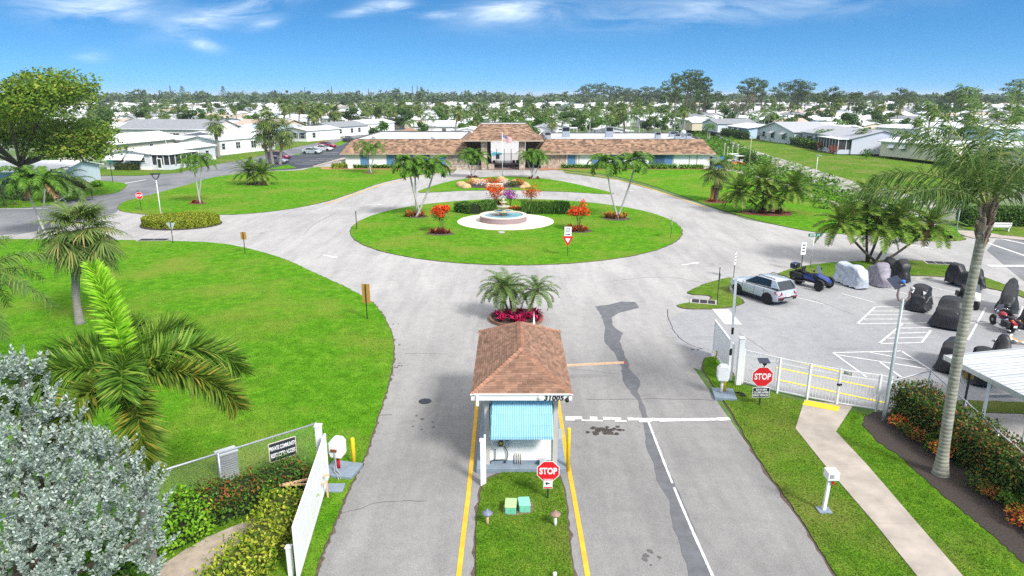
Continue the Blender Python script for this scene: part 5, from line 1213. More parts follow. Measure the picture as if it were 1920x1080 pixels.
c, a, l = facing(1775, 530, 1845, 548); covered('motorcycle under a black cover with its wheel showing, by the grass verge', c + CZ, a, [(-1.3, 1.1, .9), (-1.0, 1.42, 1.05), (-.55, 1.4, 1.05), (-.2, 1.0, .9), (.3, 1.1, .9), (.7, 1.40, .9), (1.05, .9, .6), (1.25, .5, .5)], CVB, .2, .04, seed=12, wbot=.45)
c, a, l = facing(1738, 562, 1709, 592); covered('motorcycle under a black cover with two white vents on its nose', c + CZ, a, [(-1.25, .6, .6), (-.9, 1.15, .95), (-.2, 1.3, 1.05), (.35, 1.48, 1.15), (.8, 1.4, 1.2), (1.15, .95, 1.0), (1.3, .55, .7)], CVB, .10, .045, seed=15, wbot=.52)
t_ = bpy.data.objects['covered_motorcycle.004'] if 'covered_motorcycle.004' in bpy.data.objects else None
if t_:
    for sg in (-1, 1): b = MB(); b.extrude([(1.02, sg * .20, 1.22), (1.08, sg * .38, 1.16), (1.13, sg * .26, 1.02)], (.03, 0, .02)); b.build('white_vent', WHITE, t_)
c, a, l = facing(1790, 590, 1763, 628); covered('bulky touring motorcycle under a black cover with a belt, nearest the hatching', c + CZ, a, [(-1.25, .8, .8), (-.9, 1.25, 1.05), (-.4, 1.5, 1.2), (.3, 1.46, 1.25), (.75, 1.15, 1.3), (1.15, 1.1, 1.25), (1.32, .8, 1.1)], CVB, .12, .05, seed=18, wbot=.62)
c, a, l = facing(1892, 570, 1882, 597); covered('motorcycle under a black cover with a tall pointed end, beside the red one', c + CZ, a, [(-1.3, 1.7, .35), (-1.1, 1.66, .6), (-.5, 1.45, .95), (.2, 1.3, 1.05), (.8, 1.15, 1.0), (1.25, .7, .8)], CVB, .15, .05, seed=21, wbot=.5, strap=False)
c, a, l = facing(1788, 672, 1770, 702); covered('motorcycle under a black cover at the left end of the carport', c + CZ, a, [(-1.2, .7, .6), (-.8, 1.2, .9), (-.1, 1.25, .95), (.5, 1.35, 1.05), (.95, 1.2, 1.05), (1.25, .6, .8)], CVB, .1, .045, seed=25, wbot=.45)
c, a, l = facing(1862, 690, 1876, 722); covered('motorcycle under a peaked black cover behind the carport roof', c + CZ, a, [(-1.1, .6, .6), (-.7, 1.1, .9), (-.05, 1.95, .5), (.1, 1.95, .5), (.8, 1.15, .9), (1.2, .6, .7)], CVB, .1, .045, seed=27, wbot=.5, strap=False)
c, a, l = facing(1832, 695, 1838, 725); covered('motorcycle under a black and white cover, its top just above the carport roof', c + CZ, a, [(-1.1, .6, .6), (-.6, 1.25, .95), (.1, 1.5, 1.0), (.7, 1.3, .9), (1.2, .6, .7)], CVB, .1, .045, seed=29, wbot=.5)
# three-wheeler
p = G(1541, 543); tw = thing('three_wheel_motorcycle', 'blue and black three-wheel motorcycle with two front wheels and a top case', 'motorcycle', p + CZ + Vector((-.55, .75, 0)), R(-52)); tw.scale = (1.08, 1.05, 1.22); BL = paint('deep_blue_paint', (.010, .04, .22))
for sg in (-1, 1):
    wheel(tw, .95, sg * .66, .30, .20, 6, CLAD)
    b = MB(); n = 8; 
    for k in range(n): 
        a0, a1 = R(20 + 140 * k / n), R(20 + 140 * (k + 1) / n); rr = .36
        b.extrude([(.95 + rr * math.cos(a0), sg * .66 - .11, .30 + rr * math.sin(a0)), (.95 + rr * math.cos(a1), sg * .66 - .11, .30 + rr * math.sin(a1)), (.95 + .34 * math.cos(a1), sg * .66 - .11, .30 + .34 * math.sin(a1)), (.95 + .34 * math.cos(a0), sg * .66 - .11, .30 + .34 * math.sin(a0))], (0, .22, 0))
    b.build('mudguard', CLAD, tw)
    b = MB(); b.bar((.8, sg * .15, .34), (.95, sg * .56, .30), .05); b.bar((1.05, sg * .15, .30), (.95, sg * .56, .28), .04); b.build('suspension_arm', CLAD, tw)
    b = MB(); b.bar((.35, sg * .1, 1.0), (.18, sg * .42, 1.02), .03); b.build('handlebar', BLACK, tw); b = MB(); b.box((.42, sg * .46, 1.05), (.06, .16, .12)); bevel(b.build('mirror', BLACK, tw), .02)
    b = MB(); b.loft([[(-.45, sg * y, z) for y, z in ((.2, .45), (.40, .45), (.42, .72), (.2, .75))], [(-1.15, sg * y, z) for y, z in ((.2, .42), (.44, .42), (.44, .78), (.2, .80))], [(-1.3, sg * y, z) for y, z in ((.2, .5), (.38, .5), (.38, .72), (.2, .72))]]); bevel(b.build('pannier', CLAD, tw), .03)
    b = MB(); b.tube([(-.2, sg * .30, .28), (-.7, sg * .36, .28), (-1.2, sg * .38, .36)], [.05, .07, .075], 9); b.build('exhaust', CLAD, tw, True)
wheel(tw, -.78, 0, .31, .22, 6, CLAD)
b = MB()
for x, w, z0, z1 in (): pass
rg = lambda x, w, z0, z1: [(x, -w * .6, z0), (x, -w, (z0 + z1) / 2), (x, -w * .7, z1 - .04), (x, 0, z1), (x, w * .7, z1 - .04), (x, w, (z0 + z1) / 2), (x, w * .6, z0)]
b.loft([rg(1.42, .16, .30, .46), rg(1.25, .34, .24, .62), (rg(.95, .36, .22, .74)), rg(.6, .34, .22, .86), rg(.3, .32, .24, .90), rg(.0, .30, .24, .80), rg(-.5, .30, .26, .74), rg(-1.2, .26, .45, .82)]); bo = b.build('body', CLAD, tw); smooth_by_angle(bo, 60); subsurf(bo)
b = MB(); b.loft([rg(1.36, .20, .44, .56), rg(1.1, .34, .55, .72), rg(.75, .35, .65, .83), rg(.45, .28, .75, .91)]); bo = b.build('nose_panel', BL, tw); smooth_by_angle(bo, 60)
for sg in (-1, 1): b = MB(); b.extrude([(.5, sg * .30, .45), (-.3, sg * .26, .50), (-.4, sg * .25, .70), (.2, sg * .27, .80)], (0, sg * .03, 0)); b.build('side_panel', BL, tw)
b = MB(); b.extrude([(.62, -.24, .90), (.62, .24, .90), (.38, .20, 1.30), (.38, -.20, 1.30)], (-.012, 0, .004)); b.build('windscreen', mat('smoked_screen', (.10, .11, .13), .1, 0, spec=.8), tw)
b = MB(); b.loft([rg(.05, .16, .72, .80), rg(-.3, .22, .70, .84), rg(-.5, .20, .72, .92), rg(-.85, .20, .76, .92)]); b.box((-.52, 0, .98), (.08, .36, .24)); smooth_by_angle(b.build('seat', RUB, tw), 50)
b = MB(); b.box((-1.16, 0, 1.06), (.44, .58, .34)); bevel(b.build('top_case', paint('night_blue_paint', (.012, .018, .045)), tw), .09, 4); b = MB(); b.box((-.92, 0, 1.10), (.10, .44, .26)); bevel(b.build('passenger_backrest', RUB, tw), .04, 3)
# red motorcycle seen from behind
p, a, l = facing(1878, 640, 1882, 598); rm = thing('motorcycle', 'red touring motorcycle with black saddlebags and chrome handlebars', 'motorcycle', p + CZ + Vector((0, .1, 0)), R(88)); RDP = paint('cherry_red_paint', (.36, .015, .03))
wheel(rm, -.72, .001, .31, .17, 8); wheel(rm, .82, .001, .31, .13, 8)
b = MB(); b.loft([[(x, y * w, z) for y, z in ((-1, z0), (-.8, z1), (0, z1 + .05), (.8, z1), (1, z0))] for x, w, z0, z1 in ((.45, .08, .75, .86), (.25, .17, .70, .96), (.0, .17, .70, .95), (-.2, .08, .72, .82))]); smooth_by_angle(b.build('fuel_tank', RDP, rm), 60)
for sg in (-1, 1):
    b = MB(); b.box((-.72, sg * .34, .55), (.58, .24, .36)); bevel(b.build('saddlebag', mat('black_leather', (.02, .02, .022), .45, .15, 12), rm), .06, 3)
    b = MB(); b.tube([(.50, 0, 1.0), (.45, sg * .18, 1.10), (.25, sg * .42, 1.06)], .016, 6); b.build('handlebar', CHROME, rm, True); b = MB(); b.lathe([(.03, 0), (.085, .02), (.085, .04)], (.42, sg * .48, 1.20), 12, sx=.4); b.build('mirror', CHROME, rm)
    b = MB(); b.tube([(.0, sg * .2, .28), (-.6, sg * .24, .22), (-1.1, sg * .26, .24)], .045, 8); b.build('exhaust', CHROME, rm, True); b = MB(); b.lathe([(.02, 0), (.05, .02), (.05, .06), (.02, .08)], (-1.02, sg * .2, .78), 10); b.build('turn_signal', mat('amber_lens', (.6, .22, .03), .2), rm)
b = MB(); b.box((-.15, 0, .80), (.42, .32, .13)); b.box((-.55, 0, .84), (.34, .26, .11)); bevel(b.build('seat', RUB, rm), .04, 3)
b = MB(); b.box((.1, 0, .45), (.55, .34, .40)); bevel(b.build('engine', CHROME, rm), .05)
b = MB(); b.loft([[(-.98, -.11, .5), (-.98, .11, .5), (-.95, .10, .66), (-.95, -.10, .66)], [(-.55, -.11, .70), (-.55, .11, .70), (-.55, .1, .78), (-.55, -.1, .78)]]); b.build('rear_mudguard', RDP, rm); b = MB(); b.box((-1.05, 0, .62), (.05, .22, .12)); b.build('tail_lamp', TAIL, rm); b = MB(); b.box((-1.06, 0, .47), (.02, .2, .12)); b.build('number_plate', WHITE, rm)
b = MB(); b.tube([(.55, 0, .95), (.72, 0, .6), (.82, 0, .31)], .05, 7); b.build('fork', CHROME, rm, True); b = MB(); b.extrude([(.56, -.24, .98), (.56, .24, .98), (.42, .18, 1.36), (.42, -.18, 1.36)], (.01, 0, 0)); b.build('windscreen', mat('smoked_screen', (.1, .1, .1)), rm)
# another dark bike behind the palm trunk with a pale fairing, and one at the frame edge
p, a, l = facing(1792, 558, 1842, 590); dm = thing('motorcycle', 'dark motorcycle with a windscreen and white front fairing half behind the palm trunk', 'motorcycle', p + CZ, a)
wheel(dm, -.75, .001, .31, .16, 8); wheel(dm, .95, .001, .31, .14, 8)
b = MB(); b.loft([[(x, y * w, z) for y, z in ((-1, z0), (-.8, z1), (0, z1 + .03), (.8, z1), (1, z0))] for x, w, z0, z1 in ((-1.1, .20, .45, .85), (-.8, .34, .40, 1.15), (-.3, .30, .40, .95), (.2, .24, .40, 1.05), (.6, .15, .5, .95))]); smooth_by_angle(b.build('body', CVB, dm), 60)
b = MB(); b.extrude([(.55, -.3, 1.0), (.55, .3, 1.0), (.35, .24, 1.5), (.35, -.24, 1.5)], (.01, 0, 0)); b.build('windscreen', mat('smoked_screen', (.1, .1, .1)), dm)
b = MB(); b.loft([[(x, y * w, z) for y, z in ((-1, z0), (-.8, z1), (0, z1 + .04), (.8, z1), (1, z0))] for x, w, z0, z1 in ((.55, .28, .6, 1.0), (.85, .24, .55, .95), (1.05, .1, .6, .8))]); smooth_by_angle(b.build('fairing', WHITE, dm), 60)
for sg in (-1, 1): b = MB(); b.box((-.85, sg * .36, .55), (.5, .2, .34)); bevel(b.build('saddlebag', mat('black_leather', (.02, .02, .02)), dm), .05); b = MB(); b.tube([(.55, 0, 1.05), (.3, sg * .42, 1.08)], .015, 6); b.build('handlebar', CHROME, dm)
b = MB(); b.box((-.2, 0, .98), (.7, .3, .1)); bevel(b.build('seat', RUB, dm), .03)
c, a, l = facing(1935, 590, 1925, 632); t_ = covered('dark covered motorcycle cut by the right edge of the view', c + CZ, a, [(-1.2, .8, .8), (-.6, 1.2, 1), (.2, 1.3, 1.1), (.9, 1.0, 1.1), (1.25, .6, .9)], CVB, .1, .04, seed=33, wbot=.5)
# cast-off orange and black cover on the ground
oc = thing('bike_cover', 'crumpled orange, white and black cover lying behind the red motorcycle', 'cover', G(1888, 640)); rd = random.Random(4); b = MB(); NX, NY = 26, 8; P = []
for j in range(NY + 1):
    for i in range(NX + 1):
        x = -.75 + 3.0 * i / NX; y = -.22 - .30 * math.sin(PI * min(1, i / NX * .9)) + (.42 * (1 - .35 * i / NX)) * (j / NY - .2); P.append((x, y, .03 + .10 * abs(math.sin(i * 1.3 + j)) * (.3 + rd.random()) * math.sin(PI * j / NY) + (.28 * math.exp(-((i - 5) / 4) ** 2) * math.sin(PI * j / NY))))
for j in range(NY):
    for i in range(NX):
        k = j * (NX + 1) + i; f_ = (k, k + 1, k + NX + 2, k + NX + 1)
        mi = 2 if j < 2 else (0 if (2 < i < 11 or i > 20) and j > 2 else 1); b.faces([P[q] for q in f_], [(0, 1, 2, 3)], mi)
b.build('cloth', [mat('orange_cloth', (.75, .26, .02), .7, .2, 6), mat('white_cloth', (.62, .62, .63), .7, .15, 6), CVB], oc, True)
# carport
cp = thing('carport', 'white ribbed metal carport roof on slim posts at the right edge', 'carport', (18.2, 27.0, 0)); b = MB()
q = [G(1770, 668, 2.45) - cp.location, G(1862, 652, 2.7) - cp.location, G(2100, 640, 2.9) - cp.location, G(2120, 860, 2.55) - cp.location, G(1920, 746, 2.45) - cp.location]
q0, q1 = G(1770, 668, 2.45) - cp.location, G(1935, 752, 2.45) - cp.location; e = Vector((6.5, .55, .45)); dd = q1 - q0; n = 18
for i in range(n):
    for k, (s0, s1, h0, h1) in enumerate(((0, .35, 0, 0), (.35, .5, 0, .05), (.5, .85, .05, .05), (.85, 1, .05, 0))):
        a0, a1 = q0 + dd * ((i + s0) / n), q0 + dd * ((i + s1) / n); b.face([a0 + Vector((0, 0, h0)), a1 + Vector((0, 0, h1)), a1 + e + Vector((0, 0, h1)), a0 + e + Vector((0, 0, h0))], 1 if k == 0 else 0)
b.build('roof_sheet', [mat('weathered_white_sheet', (.40, .43, .46), .5, .25, 1.2, stretch=(.3, 3, 1)), mat('grimy_white_sheet', (.20, .19, .22), .6, .5, .9, stretch=(.5, 4, 1))], cp, fix=False)
b = MB(); b.bar(q0 + Vector((0, 0, -.03)), q1 + Vector((0, 0, -.03)), .06, .2); b.bar(q0 + Vector((.04, .04, -.06)), q0 + e + Vector((0, .04, -.06)), .06, .16); b.build('fascia', ALU, cp)
for k in (.06, .5, .94):
    b = MB(); s_ = q0 + dd * k + Vector((.25, 0, 0)); b.bar((s_.x, s_.y, 0), s_, .09); b.build('post', WHITE, cp)
    b = MB(); s_ = q0 + dd * k + e * .8; b.bar((s_.x, s_.y, 0), s_, .09); b.build('post', WHITE, cp)
b = MB(); b.bar(q0 + dd * .06 + Vector((.25, 0, -.1)), q0 + dd * .06 + Vector((.9, .1, -1.2)), .06); b.build('brace', ALU, cp)
# half-seen bike under the carport, and the yellow board post
p = G(1848, 726); ub_ = thing('motorcycle', 'motorcycle with a whitewall tyre parked under the carport roof', 'motorcycle', p + CZ + Vector((.55, .35, 0)), R(170)); w_ = wheel(ub_, .75, .001, .34, .15, 12, CHROME); b = MB(); b.lathe([(.24, -.078), (.30, -.078)], n=24); q_ = b.build('whitewall', WHITE, w_); q_.data.transform(Matrix.Translation((.75, .001, .34)) @ Matrix.Rotation(PI / 2, 4, 'X')); wheel(ub_, -.8, .001, .33, .17, 8)
b = MB(); b.box((-.1, 0, .75), (1.2, .3, .3)); b.box((0, 0, .45), (.6, .34, .4)); bevel(b.build('body', CLAD, ub_), .08, 3); b = MB(); b.tube([(.5, 0, 1.0), (.75, 0, .34)], .05, 7); b.build('fork', CHROME, ub_, True)
yb = thing('sign_board', 'dark post carrying two small yellow boards beside the carport', 'sign', G(1806, 768)); b = MB(); b.box((0, 0, .98), (.07, .06, 1.95)); b.build('post', DARKG, yb)
for sg in (-1, 1): b = MB(); b.box((sg * .13, .05, 1.62), (.16, .02, .46)); b.build('board', mat('ochre_board', (.55, .34, .09), .7, .12, 5), yb)
# golf carts by the hedge right of the clubhouse
def cart(label, u, v, rz, col):
    t = thing('golf_cart', label, 'golf cart', G(u, v), R(rz), 'golf carts beside the clubhouse'); pm = paint('cart_%d_%d' % (int(col[0] * 99), int(col[1] * 99)), col)
    b = MB(); b.loft([[(x, -.58, .28), (x, .58, .28), (x, .55, z), (x, -.55, z)] for x, z in ((1.2, .5), (.95, .82), (.55, .85), (.5, .42), (-.2, .42), (-.25, .72), (-1.1, .75), (-1.2, .45))]); smooth_by_angle(b.build('body', pm, t), 30)
    b = MB(); b.box((-.35, 0, .80), (.5, 1.05, .14)); b.box((-.6, 0, 1.05), (.1, 1.05, .42)); bevel(b.build('seat', WHITE, t), .03)
    b = MB(); b.box((-.1, 0, 1.88), (1.9, 1.2, .06), taper=.92); bevel(b.build('canopy', WHITE, t), .02)
    for sx in (.75, -.85):
        for sg in (-1, 1): b = MB(); b.bar((sx, sg * .52, .7), (sx * .9, sg * .52, 1.86), .035); b.build('canopy_post', BLACK, t)
    for sx in (.8, -.8):
        for sg in (-1, 1): wheel(t, sx, sg * .52, .23, .18, 5)
    return t
cart('white golf cart with a white canopy beside the clipped hedge', 1373, 307, 200, (.7, .7, .7)); cart('orange golf cart parked in front of the white one', 1384, 311, 190, (.65, .16, .02))
# ================= planting near the entrance =================
# foxtail palm, each frond placed as seen
fx = thing('foxtail_palm', 'big foxtail palm with bushy arching fronds over the left fence', 'palm tree', (-10.2, 16.75, 0)); top = Vector((.0, .3, 5.15))
trunk(fx, curve_pts((0, -.15, -.1), top, (-.05, 0, 0), 12), .17, .13, BARKG, 1.3, 14, ring=.03)
b = MB(); b.tube([top - Vector((0, 0, .05)), top + Vector((0, 0, .35)), top + Vector((0, 0, .8))], [.15, .17, .07], 12); b.build('crownshaft', mat('green_crownshaft', (.16, .26, .06)), fx, True)
ft_ = top + Vector((0, 0, .75))
FR = [(332, 1.40, 2.75, .35, L_FOXNEW, .50), (184, .95, 2.3, 1.9, L_FOX, .62), (42, .75, 2.5, 1.5, L_FOX, .58), (84, .55, 3.0, 1.75, L_FOX, .62), (106, .12, 2.9, 1.35, L_FOXOLD, .55), (177, -.30, 2.7, .95, L_FOXOLD, .60), (238, .05, 2.5, 1.3, L_FOXOLD, .55), (268, .55, 3.0, 1.65, L_FOX, .62), (312, .70, 2.6, 1.6, L_FOX, .58), (8, .95, 2.2, 1.4, L_FOX, .55)]
for az, el, L_, ar, lf, ll in FR:
    az -= 29
    b = MB(); frond(b, ft_ + Vector((.05 * math.sin(R(az)), .05 * math.cos(R(az)), -.05)), R(az), el, L_ * 1.08, ar, 330 if lf is not L_FOXNEW else 320, ll * (1.42 if lf is not L_FOXNEW else 1.2), .055, .12, 0, 3.14, fwd=.55, pw=.38, rad=.03, seg=18, bare=.10)
    b.build('frond', [lf, lf], fx)
# silver buttonwood, built of upright leafy shoots
sb = thing('silver_buttonwood', 'large silver-leaved bushy tree filling the lower left corner', 'tree', (-12.6, 14.6, 0)); o = sb.location; b, tb = MB(), MB()
tips = []
SL = [(45, 705, 15.6, .5), (10, 720, 15.4, .5), (65, 765, 15.4, .5), (15, 790, 15.0, .9), (95, 810, 15.2, .6), (60, 830, 14.6, 1.1), (150, 860, 14.9, .7), (215, 870, 15.0, .5), (10, 870, 14.0, 1.2), (120, 890, 14.4, 1.0), (190, 900, 14.6, .9), (245, 905, 14.9, .6), (60, 940, 13.6, 1.2), (160, 960, 14.0, 1.0), (235, 960, 14.4, .8), (275, 930, 14.8, .45), (265, 1010, 14.2, .6), (20, 1000, 13.2, 1.2), (110, 1020, 13.4, 1.0), (200, 1030, 13.8, .9), (50, 1080, 12.8, 1.1), (150, 1090, 13.2, 1.0), (240, 1080, 13.8, .7), (-60, 760, 15.0, 1.3), (-80, 900, 14.0, 1.5), (-60, 1040, 13, 1.5), (250, 880, 15.1, .35)]
cs, ds, ls = [], [], []
for u, v, y, r in SL:
    c = atY(u, v, y) - o
    for k in range(int(34 * r * r + 12)):
        d = Vector((rnd.gauss(0, 1), rnd.gauss(0, 1), rnd.gauss(.3, .8))).normalized(); p = c + d * r * rnd.uniform(.5, 1.05)
        ax = (d * .7 + Vector((rnd.uniform(-.3, .3), rnd.uniform(-.3, .3), 1.0))).normalized(); sl_ = rnd.uniform(.28, .55)
        tips.append(p); s_, u_, _ = basis(ax)
        for j in range(26):
            t_ = j / 26; a_ = j * 2.4; q = p + ax * sl_ * t_; dd = (ax * (.5 + .5 * t_) + (s_ * math.cos(a_) + u_ * math.sin(a_)) * (1 - .35 * t_)).normalized(); l_ = rnd.uniform(.09, .145) * (1.05 - .4 * t_)
            cs.append(q + dd * l_ * .5); ds.append(dd); ls.append(l_)
ls = np.array(ls); b.leaves(np.array([tuple(c) for c in cs]), np.array([tuple(c) for c in ds]), ls, ls * .56)
b.build('crown', L_SILV, sb, fix=False)
limbs(tb, (0, 0, .4), [atY(u, v, y) - o for u, v, y, r in SL[:23:2]], .14, 6); tb.tube([(0, 0, -.1), (0, 0, .5)], [.3, .24], 9); tb.build('trunk', BARKB, sb, True)
b = MB(); foliage(b, (1.0, .6, 1.0), (2.2, 1.6, .9), 1800, .14, .5); b.build('inner_leaves', L_HEDGE, sb, fix=False)
# palms
def hz(u, vb, vt): return hgt(u, vb, vt)
p = G(150, 608); sabal('sabal_palm', 'tall cabbage palm with a curved grey trunk on the front lawn', p, 5.2, top=(.95, 0), crown=2.35, nf=46, seg=26, r=.22, bend=(-.30, 0, 0), dead=6, w=.085, el0=-.75)
tq = thing('queen_palm', 'queen palm whose drooping fronds enter at the left edge', 'palm tree', (-21.4, 26.3, 0)); trunk(tq, curve_pts((0, 0, -.1), (0, 0, 5.6), n=8), .17, .13, BARKG, 1.3); b = MB()
for i in range(15): frond(b, (0, 0, 5.7), i * 2.4, 1.2 - 1.3 * (i / 15), 3.2, 1.5, 60, .62, .04, .8, .2, 1.0, rad=.03, seg=12)
b.build('crown', [L_QUEEN, L_QUEEN], tq)
Q = G(1763, 892); qp = thing('queen_palm', 'very tall queen palm with a lichened grey trunk beside the right hedge', 'palm tree', Q); qt = atY(1852, 392, Q.y) - Q; 
mq, ntq, bq, Lq = _new('lichened_palm_bark'); a = _ramp(ntq, _noise(ntq, 3.2, 6, 'obj', .7, 0, (1, 1, 2.2)), [(.35, (.20, .185, .15)), (.55, (.31, .305, .24)), (.7, (.40, .41, .34))]); wv = nt_w = ntq.nodes.new('ShaderNodeTexWave'); wv.bands_direction = 'Z'; wv.inputs['Scale'].default_value = 2.2; wv.inputs['Distortion'].default_value = 2.5; tcq = ntq.nodes.new('ShaderNodeTexCoord'); Lq.new(tcq.outputs['Object'], wv.inputs['Vector'])
a = _mix(ntq, a, _ramp(ntq, wv.outputs['Fac'], [(.0, (.72, .72, .72)), (.25, (1.05, 1.05, 1.05))]), 1., 'MULTIPLY'); Lq.new(a, bq.inputs['Base Color']); bq.inputs['Roughness'].default_value = .95; _bump(ntq, bq, wv.outputs['Fac'], .3, .03)
trunk(qp, densify(curve_pts((0, 0, -.1), qt, (-.12, 0, 0), 10), 3), .185, .145, mq, 1.75, 16, ring=.02)
b = MB()
for i in range(95):
    k = i / 95; z = -1.25 + 1.25 * k; a_ = i * 2.399; qd = Vector((math.cos(a_), math.sin(a_), 0)); l_ = rnd.uniform(.25, .6); b.bar(qt + qd * .10 + Vector((0, 0, z)), qt + qd * rnd.uniform(.14, .24 + .10 * k) + Vector((rnd.uniform(-.04, .04), rnd.uniform(-.04, .04), z + l_)), rnd.uniform(.06, .14), .03)
b.build('leaf_bases', mat('peeling_leaf_bases', (.33, .24, .18), .95, .35, 9, isl=.7), qp)
qf = [(262, .45, 3.6, 1.25), (250, .1, 3.5, .75), (340, 1.2, 3.7, .9), (10, 1.3, 3.9, .8), (35, 1.1, 3.9, .9), (60, .9, 3.8, 1.1), (85, .7, 3.8, 1.2), (110, .5, 3.7, 1.2), (225, .25, 3.0, .9), (200, .9, 3.0, 1.3), (150, .7, 3.2, 1.3), (295, 1.15, 3.7, 1.25), (20, .8, 3.4, 1.2), (330, .6, 3.4, 1.3), (256, .0, 3.9, .45), (268, 1.25, 3.9, .6), (300, 1.40, 4.0, .45), (330, 1.34, 4.0, .5), (238, 1.1, 3.8, .8), (10, 1.42, 4.0, .45), (285, 1.0, 3.9, .9)]
for i, (az, el, L_, ar) in enumerate(qf):
    az += 32; el = el + .28 if el < 1 else el; ar *= .92; b = MB(); frond(b, qt + Vector((.08 * math.sin(R(az)), .08 * math.cos(R(az)), .1)), R(az), el, L_, ar, 84, .74, .032, .95, .15, 1.25, fwd=.55, rad=.035, seg=18, bare=.12); b.build('frond', [L_QUEEN, mat('pale_rachis', (.22, .26, .07), .5, .1)], qp)
def xm(label, ub, vb, tops, spread=.25, group=None, **k):
    base = G(ub, vb); st = []
    for i, (u, v) in enumerate(tops):
        tp = atY(u, v, base.y + rnd.uniform(-.4, .4)) - base; a_ = i * 2.1; st.append(((spread * math.cos(a_), spread * math.sin(a_)), (tp.x, tp.y, tp.z)))
    return pinnate(k.pop('name', 'christmas_palm'), label, base, st, group, **k)
XK = dict(lf=L_XMAS, nf=15, L=2.4, nl=40, ll=.72, lw=.11, arch=1.9, hang=.8, r=.11, shaft=.8)
xm('three-stemmed palm on the left of the roundabout lawn', 783, 407, [(767, 318), (778, 322), (813, 322)], .4, **XK)
xm('two-stemmed palm in a V on the right of the roundabout lawn', 1157, 411, [(1138, 316), (1190, 312)], .15, **XK)
xm('palm clump left of the flagpole before the porch', 885, 333, [(875, 300), (886, 296), (898, 303)], .35, **{**XK, 'L': 2.2, 'nl': 20, 'lw': .10})
xm('palm clump right of the flagpole before the porch', 999, 335, [(989, 300), (1001, 296), (1014, 302)], .35, **{**XK, 'L': 2.2, 'nl': 20, 'lw': .10})
xm('palm pair against the left clubhouse wall', 692, 325, [(687, 283), (703, 285)], .4, **{**XK, 'L': 2.6, 'nl': 20, 'lw': .10})
xm('pair of slim white-stemmed palms on the side lawn', 371, 382, [(363, 310), (378, 312)], .3, **{**XK, 'L': 2.3, 'nl': 22, 'lw': .09})
xm('pair of young palms with a hanging dead frond by the left road', 70, 442, [(48, 346), (84, 352)], .9, **{**XK, 'L': 2.6, 'dead': 2})
for (u, v, s_) in ((783, 407, .9), (1157, 411, 1.2), (885, 333, .9), (999, 335, .9), (692, 325, 1.0), (371, 382, .9)):
    c = G(u, v); sheet('mulch_ring', [c + Vector((s_ * 1.25 * math.cos(q) * rnd.uniform(.9, 1.1), s_ * math.sin(q) * rnd.uniform(.9, 1.1), 0)) for q in [2 * PI * k / 22 for k in range(22)]], .062, REDMULCH if v < 405 else DIRT)
def bed(label, u, v, n, r, s, lf, **k):
    c = G(u, v) + Vector((0, 0, .05)); return rosettes('bromeliad_bed', label, c, [(rnd.uniform(-r, r) * 1.3, rnd.uniform(-r, r) * .6, rnd.uniform(.7, 1.2)) for _ in range(n)], s, lf, cat='flower bed', **k)
bed('red crotons at the foot of the three-stemmed palm', 783, 406, 14, .9, .9, L_CROTON, w=.16); bed('red crotons at the foot of the V-shaped palm', 1157, 410, 12, .9, .9, L_CROTON, w=.16); bed('reddish plants round the palm clump left of the flagpole', 885, 333, 9, .7, .5, L_BROM, w=.15); bed('reddish plants round the palm clump right of the flagpole', 999, 335, 9, .7, .5, L_BROM, w=.15); bed('reddish plants round the white-stemmed palm pair', 371, 381, 8, .6, .5, L_BROM, w=.12)
# date palm clusters
RK = dict(lf=L_DATE, nf=42, L=2.3, nl=46, ll=.58, lw=.06, arch=.95, hang=.2, r=.10, shaft=0, els=(1.5, -.1), boots=.45, bark=BARKB, dead=3, flare=1.2)
def recl(label, ub, vb, tops, sp=.4, **k): return xm(label, ub, vb, tops, sp, name='date_palm_clump', **{**RK, **k})
recl('many-stemmed date palm fanning out on the clubhouse lawn', 1437, 399, [(1386, 358), (1432, 337), (1444, 369), (1489, 351)], .5, L=2.5, els=(1.52, -.5), arch=.8)
recl('big many-stemmed date palm behind the covered motorcycles', 1637, 494, [(1577, 416), (1627, 378), (1686, 410), (1746, 420), (1652, 424)], .5, L=2.35, nl=44, nf=32, r=.11, els=(1.52, -.45), arch=.85)
recl('low twin date palm on the side lawn', 480, 346, [(466, 322), (491, 327)], .3, L=2.8, nf=36)
for u, v, s_ in ((1437, 400, 2.4), (480, 346, 1.4), (1343, 379, 1.4)): c = G(u, v); sheet('mulch_ring', [c + Vector((s_ * 1.2 * math.cos(q) * rnd.uniform(.9, 1.1), s_ * .9 * math.sin(q) * rnd.uniform(.9, 1.1), 0)) for q in [2 * PI * k / 22 for k in range(22)]], .062, REDMULCH)
bed('dark red plants round the fanning date palm', 1437, 399, 18, 1.5, .6, L_BROM, w=.13); bed('dark red plants round the shaggy cabbage palm', 1343, 378, 10, .9, .5, L_BROM, w=.13)
sabal('sabal_palm', 'cabbage palm with a shaggy trunk on the clubhouse lawn', G(1342, 378), hz(1342, 378, 325), crown=2.3, nf=32, seg=18, r=.27, boots=1.6, bark=BARKB, dead=3, w=.10, el0=-.5)
tag((lambda b: (b.box((0, 0, .9), (.7, .25, 1.8)), b.build('wooden_box', mat('orange_wood', (.45, .22, .07), .8, .15, 4), None, False, G(1337, 374)))[1])(MB()), 'upright orange wooden box beside the shaggy cabbage palm', 'box')
sabal('sabal_palm', 'tall cabbage palm at the roadside before the white corner homes', G(410, 295), hz(410, 295, 235), crown=2.7, nf=30, seg=14, r=.32, dead=4, w=.15)
